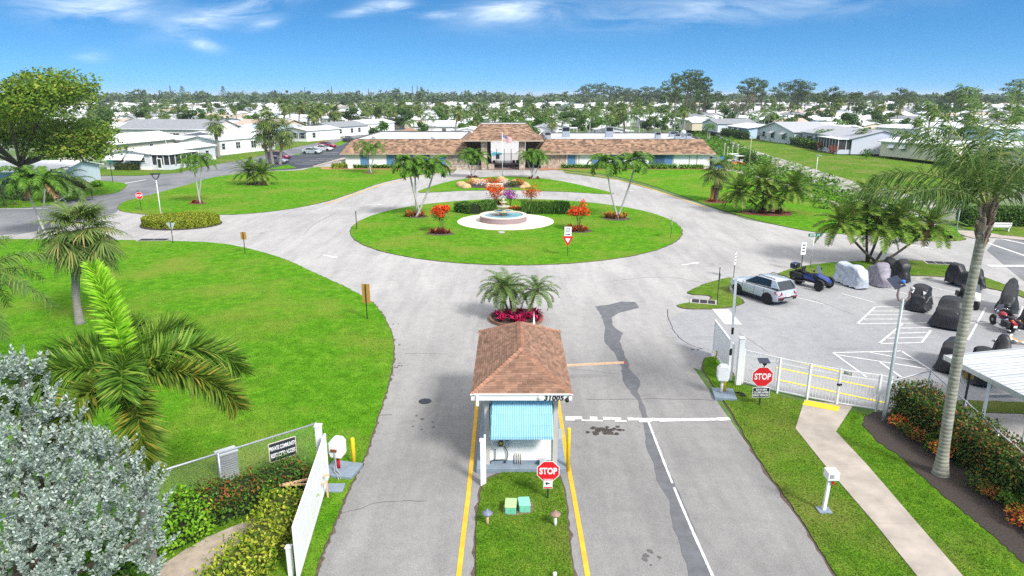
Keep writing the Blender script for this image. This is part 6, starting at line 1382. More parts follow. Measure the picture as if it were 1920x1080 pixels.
for lab, u, v, vt, tx in (('left of three cabbage palms by the side car park', 503, 308, 252, -.3), ('tallest of three cabbage palms by the side car park', 512, 309, 228, -.5), ('right of three cabbage palms by the side car park', 525, 309, 248, 1.0)):
    sabal('sabal_palm', lab, G(u, v), hz(u, v, vt), top=(tx, 0), crown=3.0, nf=30, seg=14, r=.27, dead=3, w=.16, group=None)
# pygmy date palms in the planter behind the gatehouse
pl = thing('planter', 'round brown planter behind the gatehouse with palms and magenta plants', 'planter', G(968, 605) + Vector((0, .6, 0))); b = MB(); b.lathe([(1.62, 0), (1.64, .2), (1.54, .22), (1.5, .18)], n=30); b.build('kerb', mat('brown_planter_kerb', (.25, .13, .08), .9, .2, 6), pl); b = MB(); b.lathe([(1.52, .18), (.02, .27)], n=24); b.build('soil', MULCH, pl)
PK = dict(lf=L_QUEEN, nf=30, L=1.55, nl=46, ll=.34, lw=.03, arch=1.5, hang=.35, r=.07, shaft=0, els=(1.35, -.15), bark=BARKB, flare=1.1, boots=.3)
o = pl.location
pinnate('pygmy_date_palm', 'left pygmy date palm in the planter behind the gatehouse', o + Vector((-.35, .1, .25)), [((0, 0), (-.55, 0, 1.75)), ((.15, .2), (-.1, .4, 1.5))], **PK)
pinnate('pygmy_date_palm', 'right pygmy date palm in the planter behind the gatehouse', o + Vector((.45, -.1, .25)), [((0, 0), (.75, 0, 1.6)), ], **PK)
rosettes('cordyline_bed', 'magenta and red leafy plants filling the planter behind the gatehouse', o + Vector((0, -.2, .25)), [(rnd.uniform(-1.3, 1.3), rnd.uniform(-1.1, .8), rnd.uniform(.7, 1.2)) for _ in range(36)], .55, L_CORDY, cat='flower bed', nl=13, w=.10)
# hedges by the gate
hedge('hedge', 'copper-tipped hedge in front of the chain-link fence', [(-7.25, 20.9), (-9.2, 19.3), (-10.2, 18.5)], 1.15, 1.0, .10, 330, L_HEDGE, top=L_COPPER, toplf_frac=.5, rough=.10, wob=.08)
hedge('hedge', 'bright green loose hedge beyond the silver-leaved tree', [(-9.7, 18.6), (-10.6, 17.6), (-11.6, 16.4)], 1.35, 1.05, .13, 260, L_LIME, rough=.13, wob=.10)
hedge('hedge', 'yellow variegated hedge beside the open left gate', [(-7.15, 19.2), (-7.2, 17.6), (-7.6, 15.2)], 1.1, .85, .12, 300, L_VARI, rough=.12, wob=.12, core=(.05, .07, .01))
hedge('hedge', 'dense dark hedge with copper tips along the right fence', [(16.45, 26.2), (16.75, 23.6), (16.95, 21.3), (17.0, 18.0)], 1.35, 1.5, .115, 330, L_DKHEDGE, top=L_COPPER, toplf_frac=.26, rough=.10, wob=.07)
def crot(label, x, y, h=.6, r=.45, lf=L_ORANGE, n=420, s=.12): return shrub('croton_shrub', label, (x, y, .05), h, r, n, s, lf, asp=.38, cat='shrub', group='low croton shrubs in front of the right hedge')
for i, (x, y) in enumerate(((15.65, 25.2), (15.7, 24.5), (15.8, 23.9), (15.85, 23.2), (15.9, 22.7), (15.95, 20.7), (15.9, 20.1), (15.95, 19.4), (15.9, 18.7), (15.95, 18.0))): crot('low red and orange croton shrub before the right hedge, %s the tall palm' % ('beyond' if i < 5 else 'nearer than'), x + rnd.uniform(-.1, .1), y, rnd.uniform(.5, .75), rnd.uniform(.45, .6), (L_CROTON, L_DKHEDGE, L_COPPER, L_HEDGE)[i % 4])
# oval hedge island with street lamp
oa, ob_ = G(281, 421), G(400, 421); wd = (G(340, 409).y - G(340, 426).y) 
sheet('soil_bed', [(oa + ob_) / 2 + Vector(((ob_.x - oa.x) / 2 * 1.22 * math.cos(q), wd * .62 * math.sin(q), 0)) for q in [2 * PI * k / 40 for k in range(40)]], .06, MULCH, .05)
t = thing('hedge', 'oval clipped yellow-green hedge on its own traffic island', 'hedge', (oa + ob_) / 2); rx_, ry_ = (ob_.x - oa.x) / 2 * 1.17, wd * .5; b = MB(); b.lathe([(1, 0), (1.0, .7), (.93, .82)], n=36, sx=rx_ * .97, sy=ry_ * .95); b.build('twig_core', mat('twig_core_lime', (.03, .05, .008), 1, .3, 6), t)
n = 9000; a_ = nr.uniform(0, 2 * PI, n); onside = nr.random(n) < .45; rr = np.where(onside, 1., np.sqrt(nr.random(n))); z = np.where(onside, nr.random(n) * .85, .85) + nr.normal(0, .05, n); C_ = np.stack([rx_ * rr * np.cos(a_), ry_ * rr * np.sin(a_), np.maximum(z, .05)], 1); b = MB(); sz = .16 * nr.uniform(.7, 1.3, n); b.leaves(C_, nr.normal(size=(n, 3)), sz, sz * .6, U=np.stack([np.cos(a_) * onside, np.sin(a_) * onside, 1 - onside * .6], 1)); k = None
b.build('foliage', leaf('oval_hedge_leaf', [(0, (.08, .14, .008)), (.5, (.22, .28, .014)), (1, (.40, .40, .03))], .45, .2, .2, 1.2), t, fix=False)
def streetlamp(label, u, v, vt, style=0, m=WHITE):
    t = thing('street_lamp', label, 'street lamp', G(u, v)); h = hz(u, v, vt); b = MB(); b.tube([(0, 0, -.05), (0, 0, h)], [.06, .045], 8); b.build('pole', m, t, True); b = MB()
    if style == 0:
        b.tube([(0, 0, h), (-.28, 0, h + .28), (-.42, 0, h + .62)], .05, 6); b.tube([(0, 0, h), (.28, 0, h + .28), (.42, 0, h + .62)], .05, 6); b.box((0, 0, h + .62), (.95, .3, .10)); b.build('lantern', BLACK, t)
    else:
        b.tube([(0, 0, h), (.3, 0, h + .15)], .04, 6); b.box((.3, 0, h + .1), (.5, .2, .1)); b.box((-.05, 0, h + .2), (.45, .4, .04)); b.build('lantern', GALV, t)
    return t
streetlamp('white lamp post with a dark U-shaped head in the oval hedge', 303, 411, 337); streetlamp('pale lamp post beside the clipped hedge right of the clubhouse', 1404, 315, 258, 1, mat('pale_yellow_pole', (.55, .50, .36), .6)); streetlamp('lamp post with a solar head on the swale edge', 1528, 340, 293, 1, WHITE); streetlamp('pale blue-green lamp post by the bench, behind the tall palm', 1792, 438, 362, 1, mat('pale_green_pole', (.42, .52, .52), .5, .1)); streetlamp('slim lamp post in front of the white corner home', 318, 318, 258, 1, GALV)
# roundabout island shrubs and hedges
hedge('hedge', 'clipped dark green box hedge left of the fountain', [G(861, 397), G(890, 401), G(922, 393)], 1.6, 1.1, .16, 170, L_HEDGE, rough=.05)
t = thing('grass_clump', 'tall dark spiky grass hedge right of the fountain', 'plant', G(1022, 399)); b = MB(); n = 5200; Cx, Cy = nr.uniform(-2.7, 2.7, n), nr.uniform(-1.2, 1.3, n); C_ = np.stack([Cx, Cy, nr.uniform(.2, .95, n)], 1); D_ = np.stack([nr.normal(0, .22, n), nr.normal(0, .22, n), np.ones(n)], 1); b.leaves(C_, D_, nr.uniform(.6, 1.1, n), .09); b.build('foliage', L_HEDGE, t, fix=False)
def flowering(label, u, v, h, r, z0, fl=L_REDFL, nfl=800, trunkh=True, n=420, fs=.26):
    return shrub('flowering_shrub', label, G(u, v) + Vector((0, 0, .04)), h, r, n, .17, L_HEDGE, z0=z0, flowers=fl, nfl=nfl, fs=fs, cat='flowering shrub')
flowering('scarlet-flowering little tree left of the fountain', 828, 437, 3.0, 1.15, .38); flowering('scarlet-flowering little tree right of the fountain', 1085, 432, 2.9, 1.25, .36); flowering('tall scarlet bush behind the left box hedge', 930, 385, 2.7, 1.3, .15, nfl=560); flowering('pink-red bush behind the spiky grass hedge', 996, 379, 2.3, 1.25, .15, nfl=330); flowering('purple-flowering bush behind the fountain', 957, 387, 2.1, .9, .3, L_PINKFL, 420)
bed('dark crotons under the left scarlet tree', 826, 438, 14, .8, .7, L_BROM, w=.16); bed('orange-red crotons under the right scarlet tree', 1085, 433, 16, .9, .8, L_CROTON, w=.2); bed('brown-red crotons under the tall scarlet bush', 931, 385, 12, .9, .8, L_BROM, w=.2); bed('low crotons right behind the fountain', 966, 393, 10, .8, .6, L_CROTON, w=.15); bed('small dark crotons beside the spiky grass hedge', 988, 386, 6, .5, .6, L_BROM, w=.15)
for u, v in ((826, 439), (1085, 434)): c = G(u, v); sheet('mulch_ring', [c + Vector((1.35 * math.cos(q), 1.0 * math.sin(q), 0)) for q in [2 * PI * k / 20 for k in range(20)]], .062, DIRT)
b = MB(); b.lathe([(.35, 0), (.35, .06), (.28, .08)], n=16); tag(b.build('valve_cover', CONC, None, False, G(940, 437) + Vector((0, 0, .05))), 'small round concrete cover on the lawn before the fountain', 'cover')
# flower bed on the half-round lawn
sheet('flower_bed_soil', smooth_loop(px([(868, 350), (885, 343), (935, 341), (980, 344), (984, 350), (960, 352.5), (900, 353)])), .062, MULCH)
ROCK = mat('tan_boulder', (.48, .33, .17), .9, .22, 3, bump=.4, bs=8)
def rock(label, u, v, s, group='tan boulders round the flower bed', m=None):
    b = MB(); rd = random.Random(u); b.lathe([(.55, -.1), (.62, .1), (.5, .35), (.25, .52), (.05, .56)], n=10); b.v = [(x * s * rd.uniform(.8, 1.25), y * s * rd.uniform(.8, 1.2), z * s * rd.uniform(.85, 1.1)) for x, y, z in b.v]; o = b.build('boulder', m or ROCK, None, True, G(u, v), rd.uniform(0, 6)); tag(o, label, 'rock', group)
for i, (u, v, s) in enumerate(((866, 350, 1.4), (873, 353, 1.3), (862, 346, .9), (888, 344, 1.5), (895, 343, 1.2), (905, 342, 1.0), (912, 343, 1.0), (940, 342, 1.6), (948, 343, 1.2), (965, 343, 1.0), (975, 345, 1.1), (985, 348, 1.0), (988, 351, .9), (980, 353, .9))): rock('tan boulder on the %s of the flower bed' % ('left end' if u < 880 else 'back edge' if u < 970 else 'right end'), u, v, s)
PALER = mat('pale_limestone', (.60, .54, .48), .9, .15, 3, bump=.3)
rock('white limestone boulder beside the right porch column', 1021, 312, 1.9, 'white boulders right of the porch', PALER); rock('white limestone boulder nearest the blue panel', 1039, 312, 2.2, 'white boulders right of the porch', PALER); rock('grey rounded stone on the planter wall left of the porch', 856, 309, 1.8, None, CONC)
for i, (u, v, lf, n, s, lab) in enumerate(((905, 349, L_WHITEFL, 160, .16, 'white and pink flowers beside the left stone block'), (885, 348, L_CROTON, 160, .2, 'red crotons at the left of the flower bed'), (915, 345, L_REDFL, 120, .2, 'orange-red flowers at the back of the flower bed'), (950, 348, L_WHITEFL, 200, .16, 'white flowers right of the stone blocks'), (963, 350, L_TREE2, 200, .22, 'dark green bush at the right of the flower bed'), (976, 347, L_CROTON, 240, .24, 'purple-red crotons at the right end of the flower bed'), (934, 345, L_REDFL, 120, .18, 'red flowers behind the stone blocks'), (925, 344, L_HEDGE, 120, .18, 'green leafy plants at the back of the flower bed'))):
    shrub('flower_clump', lab, G(u, v), 1.0, 1.2, n, s, lf, cat='flowers', asp=.7)
for u, lab in ((920, 'left cream stone block in the flower bed'), (936, 'right cream stone block in the flower bed')): b = MB(); b.box((0, 0, .32), (1.15, .5, .64)); tag(bevel(b.build('stone_block', mat('cream_block', (.62, .52, .38), .85, .1, 3), None, False, G(u, 352), R(4)), .04), lab, 'block')
# clubhouse hedges
hedge('hedge', 'low yellow-green hedge along the left end of the clubhouse', [G(624, 316), G(652, 316)], 1.6, .9, .22, 60, L_VARI, rough=.08, core=(.05, .07, .01)); hedge('hedge', 'low yellow-green hedge under the left clubhouse wall', [G(664, 316), G(846, 316)], 1.1, .75, .22, 50, L_LIME, rough=.1, wob=.08); hedge('hedge', 'low uneven hedge under the right clubhouse wall', [G(1052, 316), G(1196, 317), G(1268, 317)], 1.1, .8, .22, 50, L_LIME, rough=.12, wob=.12); hedge('hedge', 'short piece of low hedge at the right end of the clubhouse wall', [G(1275, 317), G(1318, 317)], 1.0, .75, .22, 50, L_LIME, rough=.12)
hedge('hedge', 'tall clipped hedge block beside the golf carts', [G(1389, 310), G(1412, 310)], 3., 2.2, .25, 45, L_HEDGE, rough=.06); hedge('hedge', 'yellow-green low hedge in front of the golf carts', [G(1372, 317), G(1384, 317)], 1.3, .9, .2, 60, L_VARI, core=(.05, .07, .01)); hedge('hedge', 'long clipped hedge behind the bench', [G(1802, 424), G(1860, 422), G(1990, 426)], 1.6, 1.9, .2, 90, L_HEDGE, rough=.06); hedge('hedge', 'clipped dark hedge under the awnings of the white corner home', [G(219, 319), G(261, 319)], 1.3, 1.2, .2, 60, L_DKHEDGE, rough=.05)
bn = thing('park_bench', 'white slatted bench on the verge in front of the long clipped hedge', 'bench', G(1872, 434), R(175))
for sx in (-.8, .8): b = MB(); b.box((sx, 0, .22), (.1, .5, .44)); b.build('leg', WHITE, bn)
b = MB()
for k in range(3): b.box((0, -.18 + k * .17, .46), (1.9, .14, .05))
b.build('seat', WHITE, bn); b = MB()
for k in range(2): b.box((0, .30, .66 + k * .2), (1.9, .05, .15))
for sx in (-.8, .8): b.bar((sx, .26, .4), (sx, .34, .94), .06)
b.build('backrest', WHITE, bn)
# big spreading tree on the left
bt = tree('spreading_tree', 'huge spreading shade tree over the homes at the left edge', (-61.5, 87, 0), 15.0, 19, 9, .36, 140, 300, .46, leaf('spreading_tree_leaf', [(0, (0.063, 0.131, 0.013)), (.45, (0.133, 0.237, 0.023)), (.85, (0.252, 0.362, 0.039)), (1, (0.350, 0.350, 0.065))], .5, .35, .2, .2), BARKB, .42, None, .5, .22, 0, .22, 9)
tree('shade_tree', 'smaller dark green tree beyond the huge spreading tree', G(205, 292), 9.5, 5.0, 5, .2, 18, 130, .6, L_TREE2)
for u, v, h, r, lab in ((10, 388, 3.2, 3.0, 'dark bushy shrub at the left edge by the bungalow'), (30, 375, 2.6, 2.2, 'low green shrub beside the left bungalow wall'), (115, 372, 3.6, 2.6, 'leafy green shrub against the left bungalow'), (150, 358, 1.6, 1.6, 'red-brown low shrub at the bungalow corner'), (182, 350, .9, 1.1, 'small yellow-green shrub at the bungalow corner'), (190, 308, 4.0, 2.6, 'bright lime bush between the two left homes')): shrub('shrub', lab, G(u, v), h, r, 700, .32, {'r': L_BROM, 's': L_LIME, 'b': L_LIME}.get(lab[0], L_TREE2) if lab[0] != 'd' else L_TREE2)
xm('feathery palm hiding the left bungalow wall', 112, 378, [(100, 348), (122, 352), (135, 358)], .8, **{**XK, 'L': 3.2, 'nl': 30, 'lf': L_QUEEN})
# swale vegetation: one mass
t = MB(); pts = []
for i in range(620):
    t0 = rnd.random() ** .9; f_ = samp(FT, t0); d = Vector((-.62, -.72, 0)); k = rnd.uniform(-1.5, 11) if rnd.random() < .75 else rnd.uniform(-4, 0); p = f_ + d * k
    if p.x < 36 and p.y > 110: continue
    r = rnd.uniform(.5, 1.5); foliage(t, (p.x, p.y, .3 + (0 if k > 0 else -k * .25)), (r, r, r * .7), 46, .42, .6)
sw = t.build('swale_vegetation', leaf('swale_leaf', [(0, (.05, .13, .012)), (.5, (.09, .23, .018)), (1, (.18, .34, .035))], .5, .25, .3, .15), None, fix=False); sw['kind'] = 'stuff'; tag(sw, 'tangled green growth filling the drainage swale', 'undergrowth')
# ================= clubhouse, fountain, flower beds =================
STONE = None
ms, nts, bs_, Ls = _new('coral_stone_wall'); v = nts.nodes.new('ShaderNodeTexVoronoi'); v.inputs['Scale'].default_value = 2.6; tc_ = nts.nodes.new('ShaderNodeTexCoord'); Ls.new(tc_.outputs['Object'], v.inputs['Vector'])
v2 = nts.nodes.new('ShaderNodeTexVoronoi'); v2.feature = 'DISTANCE_TO_EDGE'; v2.inputs['Scale'].default_value = 2.6; Ls.new(tc_.outputs['Object'], v2.inputs['Vector'])
sp_ = nts.nodes.new('ShaderNodeSeparateColor'); Ls.new(v.outputs['Color'], sp_.inputs[0])
a = _ramp(nts, sp_.outputs[0], [(0, (.34, .25, .18)), (.5, (.46, .37, .28)), (1, (.56, .48, .39))]); a = _mix(nts, (.17, .12, .085), a, _ramp(nts, v2.outputs['Distance'], [(.0, (0, 0, 0)), (.07, (1, 1, 1))]))
Ls.new(a, bs_.inputs['Base Color']); bs_.inputs['Roughness'].default_value = .9; _bump(nts, bs_, v2.outputs['Distance'], .6, .08); STONE = ms
BLUEP = mat('slate_blue_panel', (.09, .20, .36), .6, .06, 3); DKBL = mat('dark_blue_screen', (.045, .09, .15), .5, .15, 2)
FLATR = mat('flat_roof_membrane', (.52, .53, .56), .7, .25, .35, coord='pos')
CY = 126.2
def ux(u, y=CY): return (u - 960) / F * (y * CP + 13 * SP - 1.5 * SP)
ch = thing('clubhouse', 'long low clubhouse with brown mansard roof, stone walls and blue panels', 'clubhouse', (0, CY, 0))
XL, XR = ux(648), ux(1331); ZE = 2.85
def wl_(name, u0, u1, m, z0=0, z1=3.0, y=0., th=.3): b = MB(); x0, x1 = ux(u0), ux(u1); b.box(((x0 + x1) / 2, y + th / 2, (z0 + z1) / 2), (x1 - x0, th, z1 - z0)); return b.build(name, m, ch)
wl_('white_wall', 648, 836, WALLW); wl_('stone_wall', 836, 880, STONE, y=-.02); wl_('white_wall', 1060, 1331, WALLW); wl_('stone_wall', 1014, 1062, STONE, y=-.02)
for u0, u1, m in ((676, 692, BLUEP), (725, 739, BLUEP), (740, 752, DKBL), (760, 775, BLUEP), (790, 806, DKBL), (822, 836, BLUEP), (1064, 1079, BLUEP), (1110, 1121, BLUEP), (1122, 1136, DKBL), (1148, 1170, BLUEP), (1217, 1246, DKBL), (1246, 1261, BLUEP)): wl_('wall_panel', u0, u1, m, .02 if m is DKBL else .0, 2.78, -.06, .08)
for u in (1080, 1085, 1109, 1262, 1292, 1306): wl_('wall_batten', u, u + 1.6, mat('tan_batten', (.45, .38, .30), .7), 0, 2.8, -.05, .06)
wl_('door', 1176, 1186, WHITE, 0, 2.1, -.05, .06)
# body behind (side and back walls, roof deck)
ZT = zat(1150, 261, CY + 1.6); BACK = G(1200, 248.5, ZT).y - CY; BACKL = G(800, 246, ZT).y - CY
b = MB(); b.box((XR - .15, BACK / 2, 1.5), (.3, BACK - .6, 3)); b.box((XL + .15, BACKL / 2, 1.5), (.3, BACKL - .6, 3)); b.box(((XR + ux(1030)) / 2, BACK, 1.5), (XR - ux(1030), .3, 3)); b.box(((XL + ux(880)) / 2, BACKL, 1.5), (ux(880) - XL, .3, 3)); b.build('white_wall', WALLW, ch)
def mansard(x0, x1, back, yl=0, name='roof'):
    """flared shingle skirt round a flat deck; x0..x1 walls"""
    b = MB(); o1, o2, i3 = .8, .2, -1.2; z1, z2, z3 = ZE - .1, ZE + .55, ZT
    def rect(o, z): return [(x0 - o, yl - o, z), (x1 + o, yl - o, z), (x1 + o, back + o, z), (x0 - o, back + o, z)]
    R1, R2, R3 = rect(o1, z1), rect(o2, z2), rect(i3, z3)
    for i in range(4):
        j = (i + 1) % 4
        for A, B in ((R1, R2), (R2, R3)):
            if i == 2: b.face([A[i], A[j], B[j], B[i]]); continue
            shingles(b, A[i], A[j], B[i], B[j], .30, .55, .03)
            n_ = .015; b.face([Vector(A[i]) - Vector((0, 0, .03)), Vector(A[j]) - Vector((0, 0, .03)), Vector(B[j]) - Vector((0, 0, .03)), Vector(B[i]) - Vector((0, 0, .03))])
    r = b.build(name, M_CLUBSH, ch, fix=False)
    b = MB(); b.face(R1[::-1]); b.build('soffit', mat('tan_soffit', (.45, .36, .27), .8), r, fix=False)
    b = MB()
    for i in range(3 if True else 4):
        b.bar(Vector(R1[i]) - Vector((0, 0, .08)), Vector(R1[(i + 1) % 4]) - Vector((0, 0, .08)), .06, .16)
    b.build('fascia', mat('tan_soffit', (.4, .3, .2)), r)
    b = MB(); k = .02; b.face([(p[0], p[1], ZT - .12) for p in rect(i3 - .1, 0)])
    b.build('roof_deck', FLATR, r, fix=False)
    b = MB(); Q = rect(i3 - .1, ZT + .02)
    for i in range(4): b.bar(Q[i], Q[(i + 1) % 4], .16, .14)
    b.build('parapet_cap', mat('dark_metal_edge', (.10, .09, .09), .5, .1, 2), r)
    return r
mansard(ux(1012), XR, BACK); mansard(XL, ux(878), BACKL)
# pyramid wing roof behind the left wing
b = MB(); c0_ = atY(768, 248, CY + BACKL + 7); xx, yy = c0_.x, BACKL + 7; b.faces([(xx - 4.5, yy - 3, ZE + .5), (xx + 4.5, yy - 3, ZE + .5), (xx + 4.5, yy + 5, ZE + .5), (xx - 4.5, yy + 5, ZE + .5), (xx, yy, ZT + .6)], [(0, 1, 4), (1, 2, 4), (2, 3, 4), (3, 0, 4)]); b.build('rear_hip_roof', M_CLUBSH, ch)
# porch tower
TY = G(908, 318).y - CY; tx0, tx1 = ux(904, CY + TY), ux(983, CY + TY); tb_ = TY + 11.
zE = zat(945, 263, CY + TY - 1.4); zT = zat(945, 232.5, CY + TY + 2.2)
def stonecol(x, y): b = MB(); b.box((x, y, zE / 2), (1.05, 1.05, zE)); b.build('stone_column', STONE, ch)
cxL, cxR = ux(908, CY + TY), ux(979, CY + TY)
for x in (cxL, cxR): stonecol(x, TY); stonecol(x, TY + 8.5)
b = MB(); ex0, ex1 = ux(869, CY + TY - 1.4), ux(1019, CY + TY - 1.4); mx0, mx1 = ux(884, CY + TY - .2), ux(1003, CY + TY - .2); rx0_, rx1_ = ux(900, CY + TY + 2.), ux(988, CY + TY + 2)
zm = zE + (zT - zE) * .30
R1 = [(ex0, TY - 1.6, zE), (ex1, TY - 1.6, zE), (ex1, tb_ + 1.6, zE), (ex0, tb_ + 1.6, zE)]; R2 = [(mx0 - .2, TY + .2, zm), (mx1 + .2, TY + .2, zm), (mx1 + .2, tb_ - .2, zm), (mx0 - .2, tb_ - .2, zm)]; R3 = [(rx0_, TY + 2.2, zT), (rx1_, TY + 2.2, zT), (rx1_, tb_ - 2, zT), (rx0_, tb_ - 2, zT)]
for i in range(4):
    j = (i + 1) % 4
    for A, B in ((R1, R2), (R2, R3)):
        if i == 2: b.face([A[i], A[j], B[j], B[i]]); continue
        shingles(b, A[i], A[j], B[i], B[j], .30, .55, .03); b.face([Vector(q) - Vector((0, 0, .03)) for q in (A[i], A[j], B[j], B[i])])
r_ = b.build('porch_roof', M_CLUBSH, ch, fix=False)
b = MB(); b.face(R1[::-1]); b.build('soffit', mat('tan_soffit', (.4, .3, .2)), r_, fix=False); b = MB(); b.face([(q[0], q[1], zT - .1) for q in R3]); b.build('roof_deck', WHITE, r_, fix=False)
b = MB()
for i in range(4): b.bar(R3[i], R3[(i + 1) % 4], .16, .12)
b.build('parapet_cap', mat('dark_metal_edge', (.1, .1, .1)), r_)
b = MB()
for i in (0, 1, 3): b.bar(Vector(R1[i]) - Vector((0, 0, .1)), Vector(R1[(i + 1) % 4]) - Vector((0, 0, .1)), .08, .2)
b.build('fascia', mat('tan_soffit', (.4, .3, .2)), r_)
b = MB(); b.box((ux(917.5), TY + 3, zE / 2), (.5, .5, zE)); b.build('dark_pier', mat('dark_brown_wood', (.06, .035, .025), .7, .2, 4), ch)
for u0, u1 in ((866, 903), (986, 1021)): wl_('recess_shade', u0, u1, mat('recess_shade_brown', (.085, .06, .045), .85, .2, 2), 0, 4.7, 3.6, .2)  # added dark brown sheets, coloured as the shaded interior beside the columns
# low stone planter wall left of the porch
b = MB(); x0, x1 = ux(836, CY - 1), ux(904, CY - 1); b.box(((x0 + x1) / 2, TY + .4, .32), (x1 - x0, .4, .64)); b.box((ux(921), TY + 1, .45), (1.1, .9, .9)); b.build('planter_wall', STONE, ch); b = MB(); b.box(((x0 + x1) / 2, TY + .4, .68), (x1 - x0 + .1, .5, .08)); b.build('planter_coping', CONC, ch)
sheet('porch_paving', [(cxL - 2.2, CY + TY - .8), (cxR + 2.2, CY + TY - .8), (cxR + 2.2, CY + TY + 12), (cxL - 2.2, CY + TY + 12)], .03, mat('red_brown_paving', (.22, .14, .12), .9, .15, 1.5, coord='pos'))
b = MB(); b.box((ux(951), CY + TY + 2.2, .06), (1.6, .5, .03)); tag(b.build('door_mat', mat('pale_mat', (.5, .5, .52), .9, .3, 7), None), 'pale door mat on the porch paving in front of the iron gate', 'mat')
# iron gate
ig = thing('iron_gate', 'tall black iron bar gate and fence across the porch', 'gate', (0, CY + TY + 6.0, 0)); gx0, gx1 = ux(921, CY + TY + 6), ux(973, CY + TY + 6)
b = MB(); n = 30
for i in range(n + 1): b.box((gx0 + (gx1 - gx0) * i / n, 0, 1.15), (.03, .03, 2.3))
b.build('bars', BLACK, ig)
for z in (.12, 2.3): b = MB(); b.box(((gx0 + gx1) / 2, 0, z), (gx1 - gx0, .05, .06)); b.build('rail', BLACK, ig)
for u in (.20, .47, .72, 0, 1): b = MB(); b.box((gx0 + (gx1 - gx0) * u, 0, 1.6 if u not in (0, 1) else 1.2), (.10, .10, 3.2 if u not in (0, 1) else 2.4)); b.build('post', BLACK, ig)
b = MB(); b.box((gx0 + 1.2, -.05, 1.8), (.7, .04, .9)); b.build('notice', mat('grey_notice', (.35, .34, .36), .6, .1, 5), ig)
ig2 = thing('iron_gate', 'black iron side gate between the right column and the stone wall', 'gate', (0, CY + TY + 3.0, 0)); b = MB()
for i in range(14): b.box((ux(987) + 2.6 * i / 13, 0, 1.2), (.03, .03, 2.4))
b.build('bars', BLACK, ig2); b = MB(); b.box((ux(987) + 1.3, 0, 2.4), (2.7, .05, .07)); b.build('rail', BLACK, ig2)
# pool terrace seen through the porch
sheet('pool_terrace', [(-18, CY + TY + 12), (22, CY + TY + 12), (30, CY + 84), (-30, CY + 84)], .035, mat('white_terrace', (.44, .43, .42), .8, .1, .8, coord='pos'))
sheet('pool_water', smooth_loop([(-14, CY + 30), (-8, CY + 26), (-3, CY + 28), (-2, CY + 33), (-5, CY + 38), (-12, CY + 38)]), .05, mat('pool_water', (.10, .52, .62), .08, .12, .7, coord='pos', spec=.6))
for k, (u, v_) in enumerate(((926, 268), (937, 268), (951, 269), (968, 268), (921, 284))):
    p = G(u, v_); lc = thing('pool_lounger', 'white pool chair on the terrace seen through the porch', 'pool chair', p, R(170), 'white chairs round the pool'); b = MB(); b.box((0, 0, .35), (.65, 1.2, .08)); b.box((0, .7, .62), (.65, .1, .6)); b.build('seat', WHITE, lc)
    for sx in (-.25, .25):
        for sy in (-.5, .5): b = MB(); b.box((sx, sy, .16), (.05, .05, .32)); b.build('leg', WHITE, lc)
for x_, y_ in ((gx1 - .9, 7.4), (gx1 - .2, 7.6), (gx0 + .6, 7.0)):
    lc = thing('chair', 'dark metal chair standing just behind the iron gate', 'chair', (x_, CY + TY + y_, .03), R(20), 'dark chairs behind the iron gate'); b = MB(); b.box((0, 0, .45), (.5, .5, .05)); b.build('seat', BLACK, lc); b = MB(); b.box((0, .25, .72), (.5, .05, .5)); b.build('backrest', BLACK, lc)
    for sx in (-.22, .22):
        for sy in (-.22, .22): b = MB(); b.box((sx, sy, .22), (.04, .04, .44)); b.build('leg', BLACK, lc)
# rooftop plant
ACG = mat('grey_plant_metal', (.33, .36, .40), .5, .12, 4, metal=.3)
def rooftop(label, u, v0, w, h, d, y=None, kind='box'):
    y_ = y or 8.; p = atY(u, v0, CY + y_); z = ZT - .12; t = thing('air_conditioner', label, 'air conditioner', (p.x, CY + y_, z)); b = MB()
    if kind == 'box':
        b.box((0, 0, h * .5), (w, d, h)); bevel(b.build('casing', ACG, t), .04); b = MB(); b.box((0, -d / 2 - .01, h * .78), (w * .84, .03, h * .36)); b.build('coil_grille', BLACK, t)
        b = MB(); b.lathe([(w * .36, h), (w * .36, h + .06), (w * .1, h + .08)], n=16); b.build('fan', CLAD, t); b = MB(); b.box((0, 0, .0), (w + .25, d + .25, .14)); b.build('curb', GALV, t)
    else:
        b.lathe([(w * .35, 0), (w * .35, h * .5), (w * .5, h * .52), (w * .5, h * .75), (w * .3, h * .95), (w * .1, h)], n=18); b.build('cowl', ALU, t, True); b = MB(); b.box((0, 0, .05), (w, w, .2)); b.build('curb', GALV, t)
    return t
rooftop('tall grey rooftop unit nearest the porch roof', 1061, 252, 1.5, 2.0, 1.2, 9); rooftop('tall grey rooftop unit in the middle of the right wing', 1142, 252, 1.5, 2.0, 1.2, 9); rooftop('low pale rooftop unit on the right wing, alone', 1233, 258, 1.0, 1.2, 1.0, 6)
rooftop('wide grey rooftop unit at the back of the right wing', 1263, 250, 1.7, 1.0, 1.2, 11); rooftop('dark low rooftop condenser at the right end', 1270, 260, 1.0, .9, .9, 5); rooftop('round white ventilator on the right end of the roof', 1281, 254, 1.1, 1.5, 1, 7.5, 'c'); rooftop('small blue-grey condenser at the far right of the roof', 1291, 258, .9, .9, .9, 5.5); rooftop('low cluttered unit beside the porch roof', 1027, 257, 1.2, 1.1, 1, 6)
rooftop('small white vent on the left roof', 700, 257, .7, .6, .7, 5, 'c'); rooftop('small white vent cap in the middle of the left roof', 811, 257, .6, .5, .6, 5, 'c')
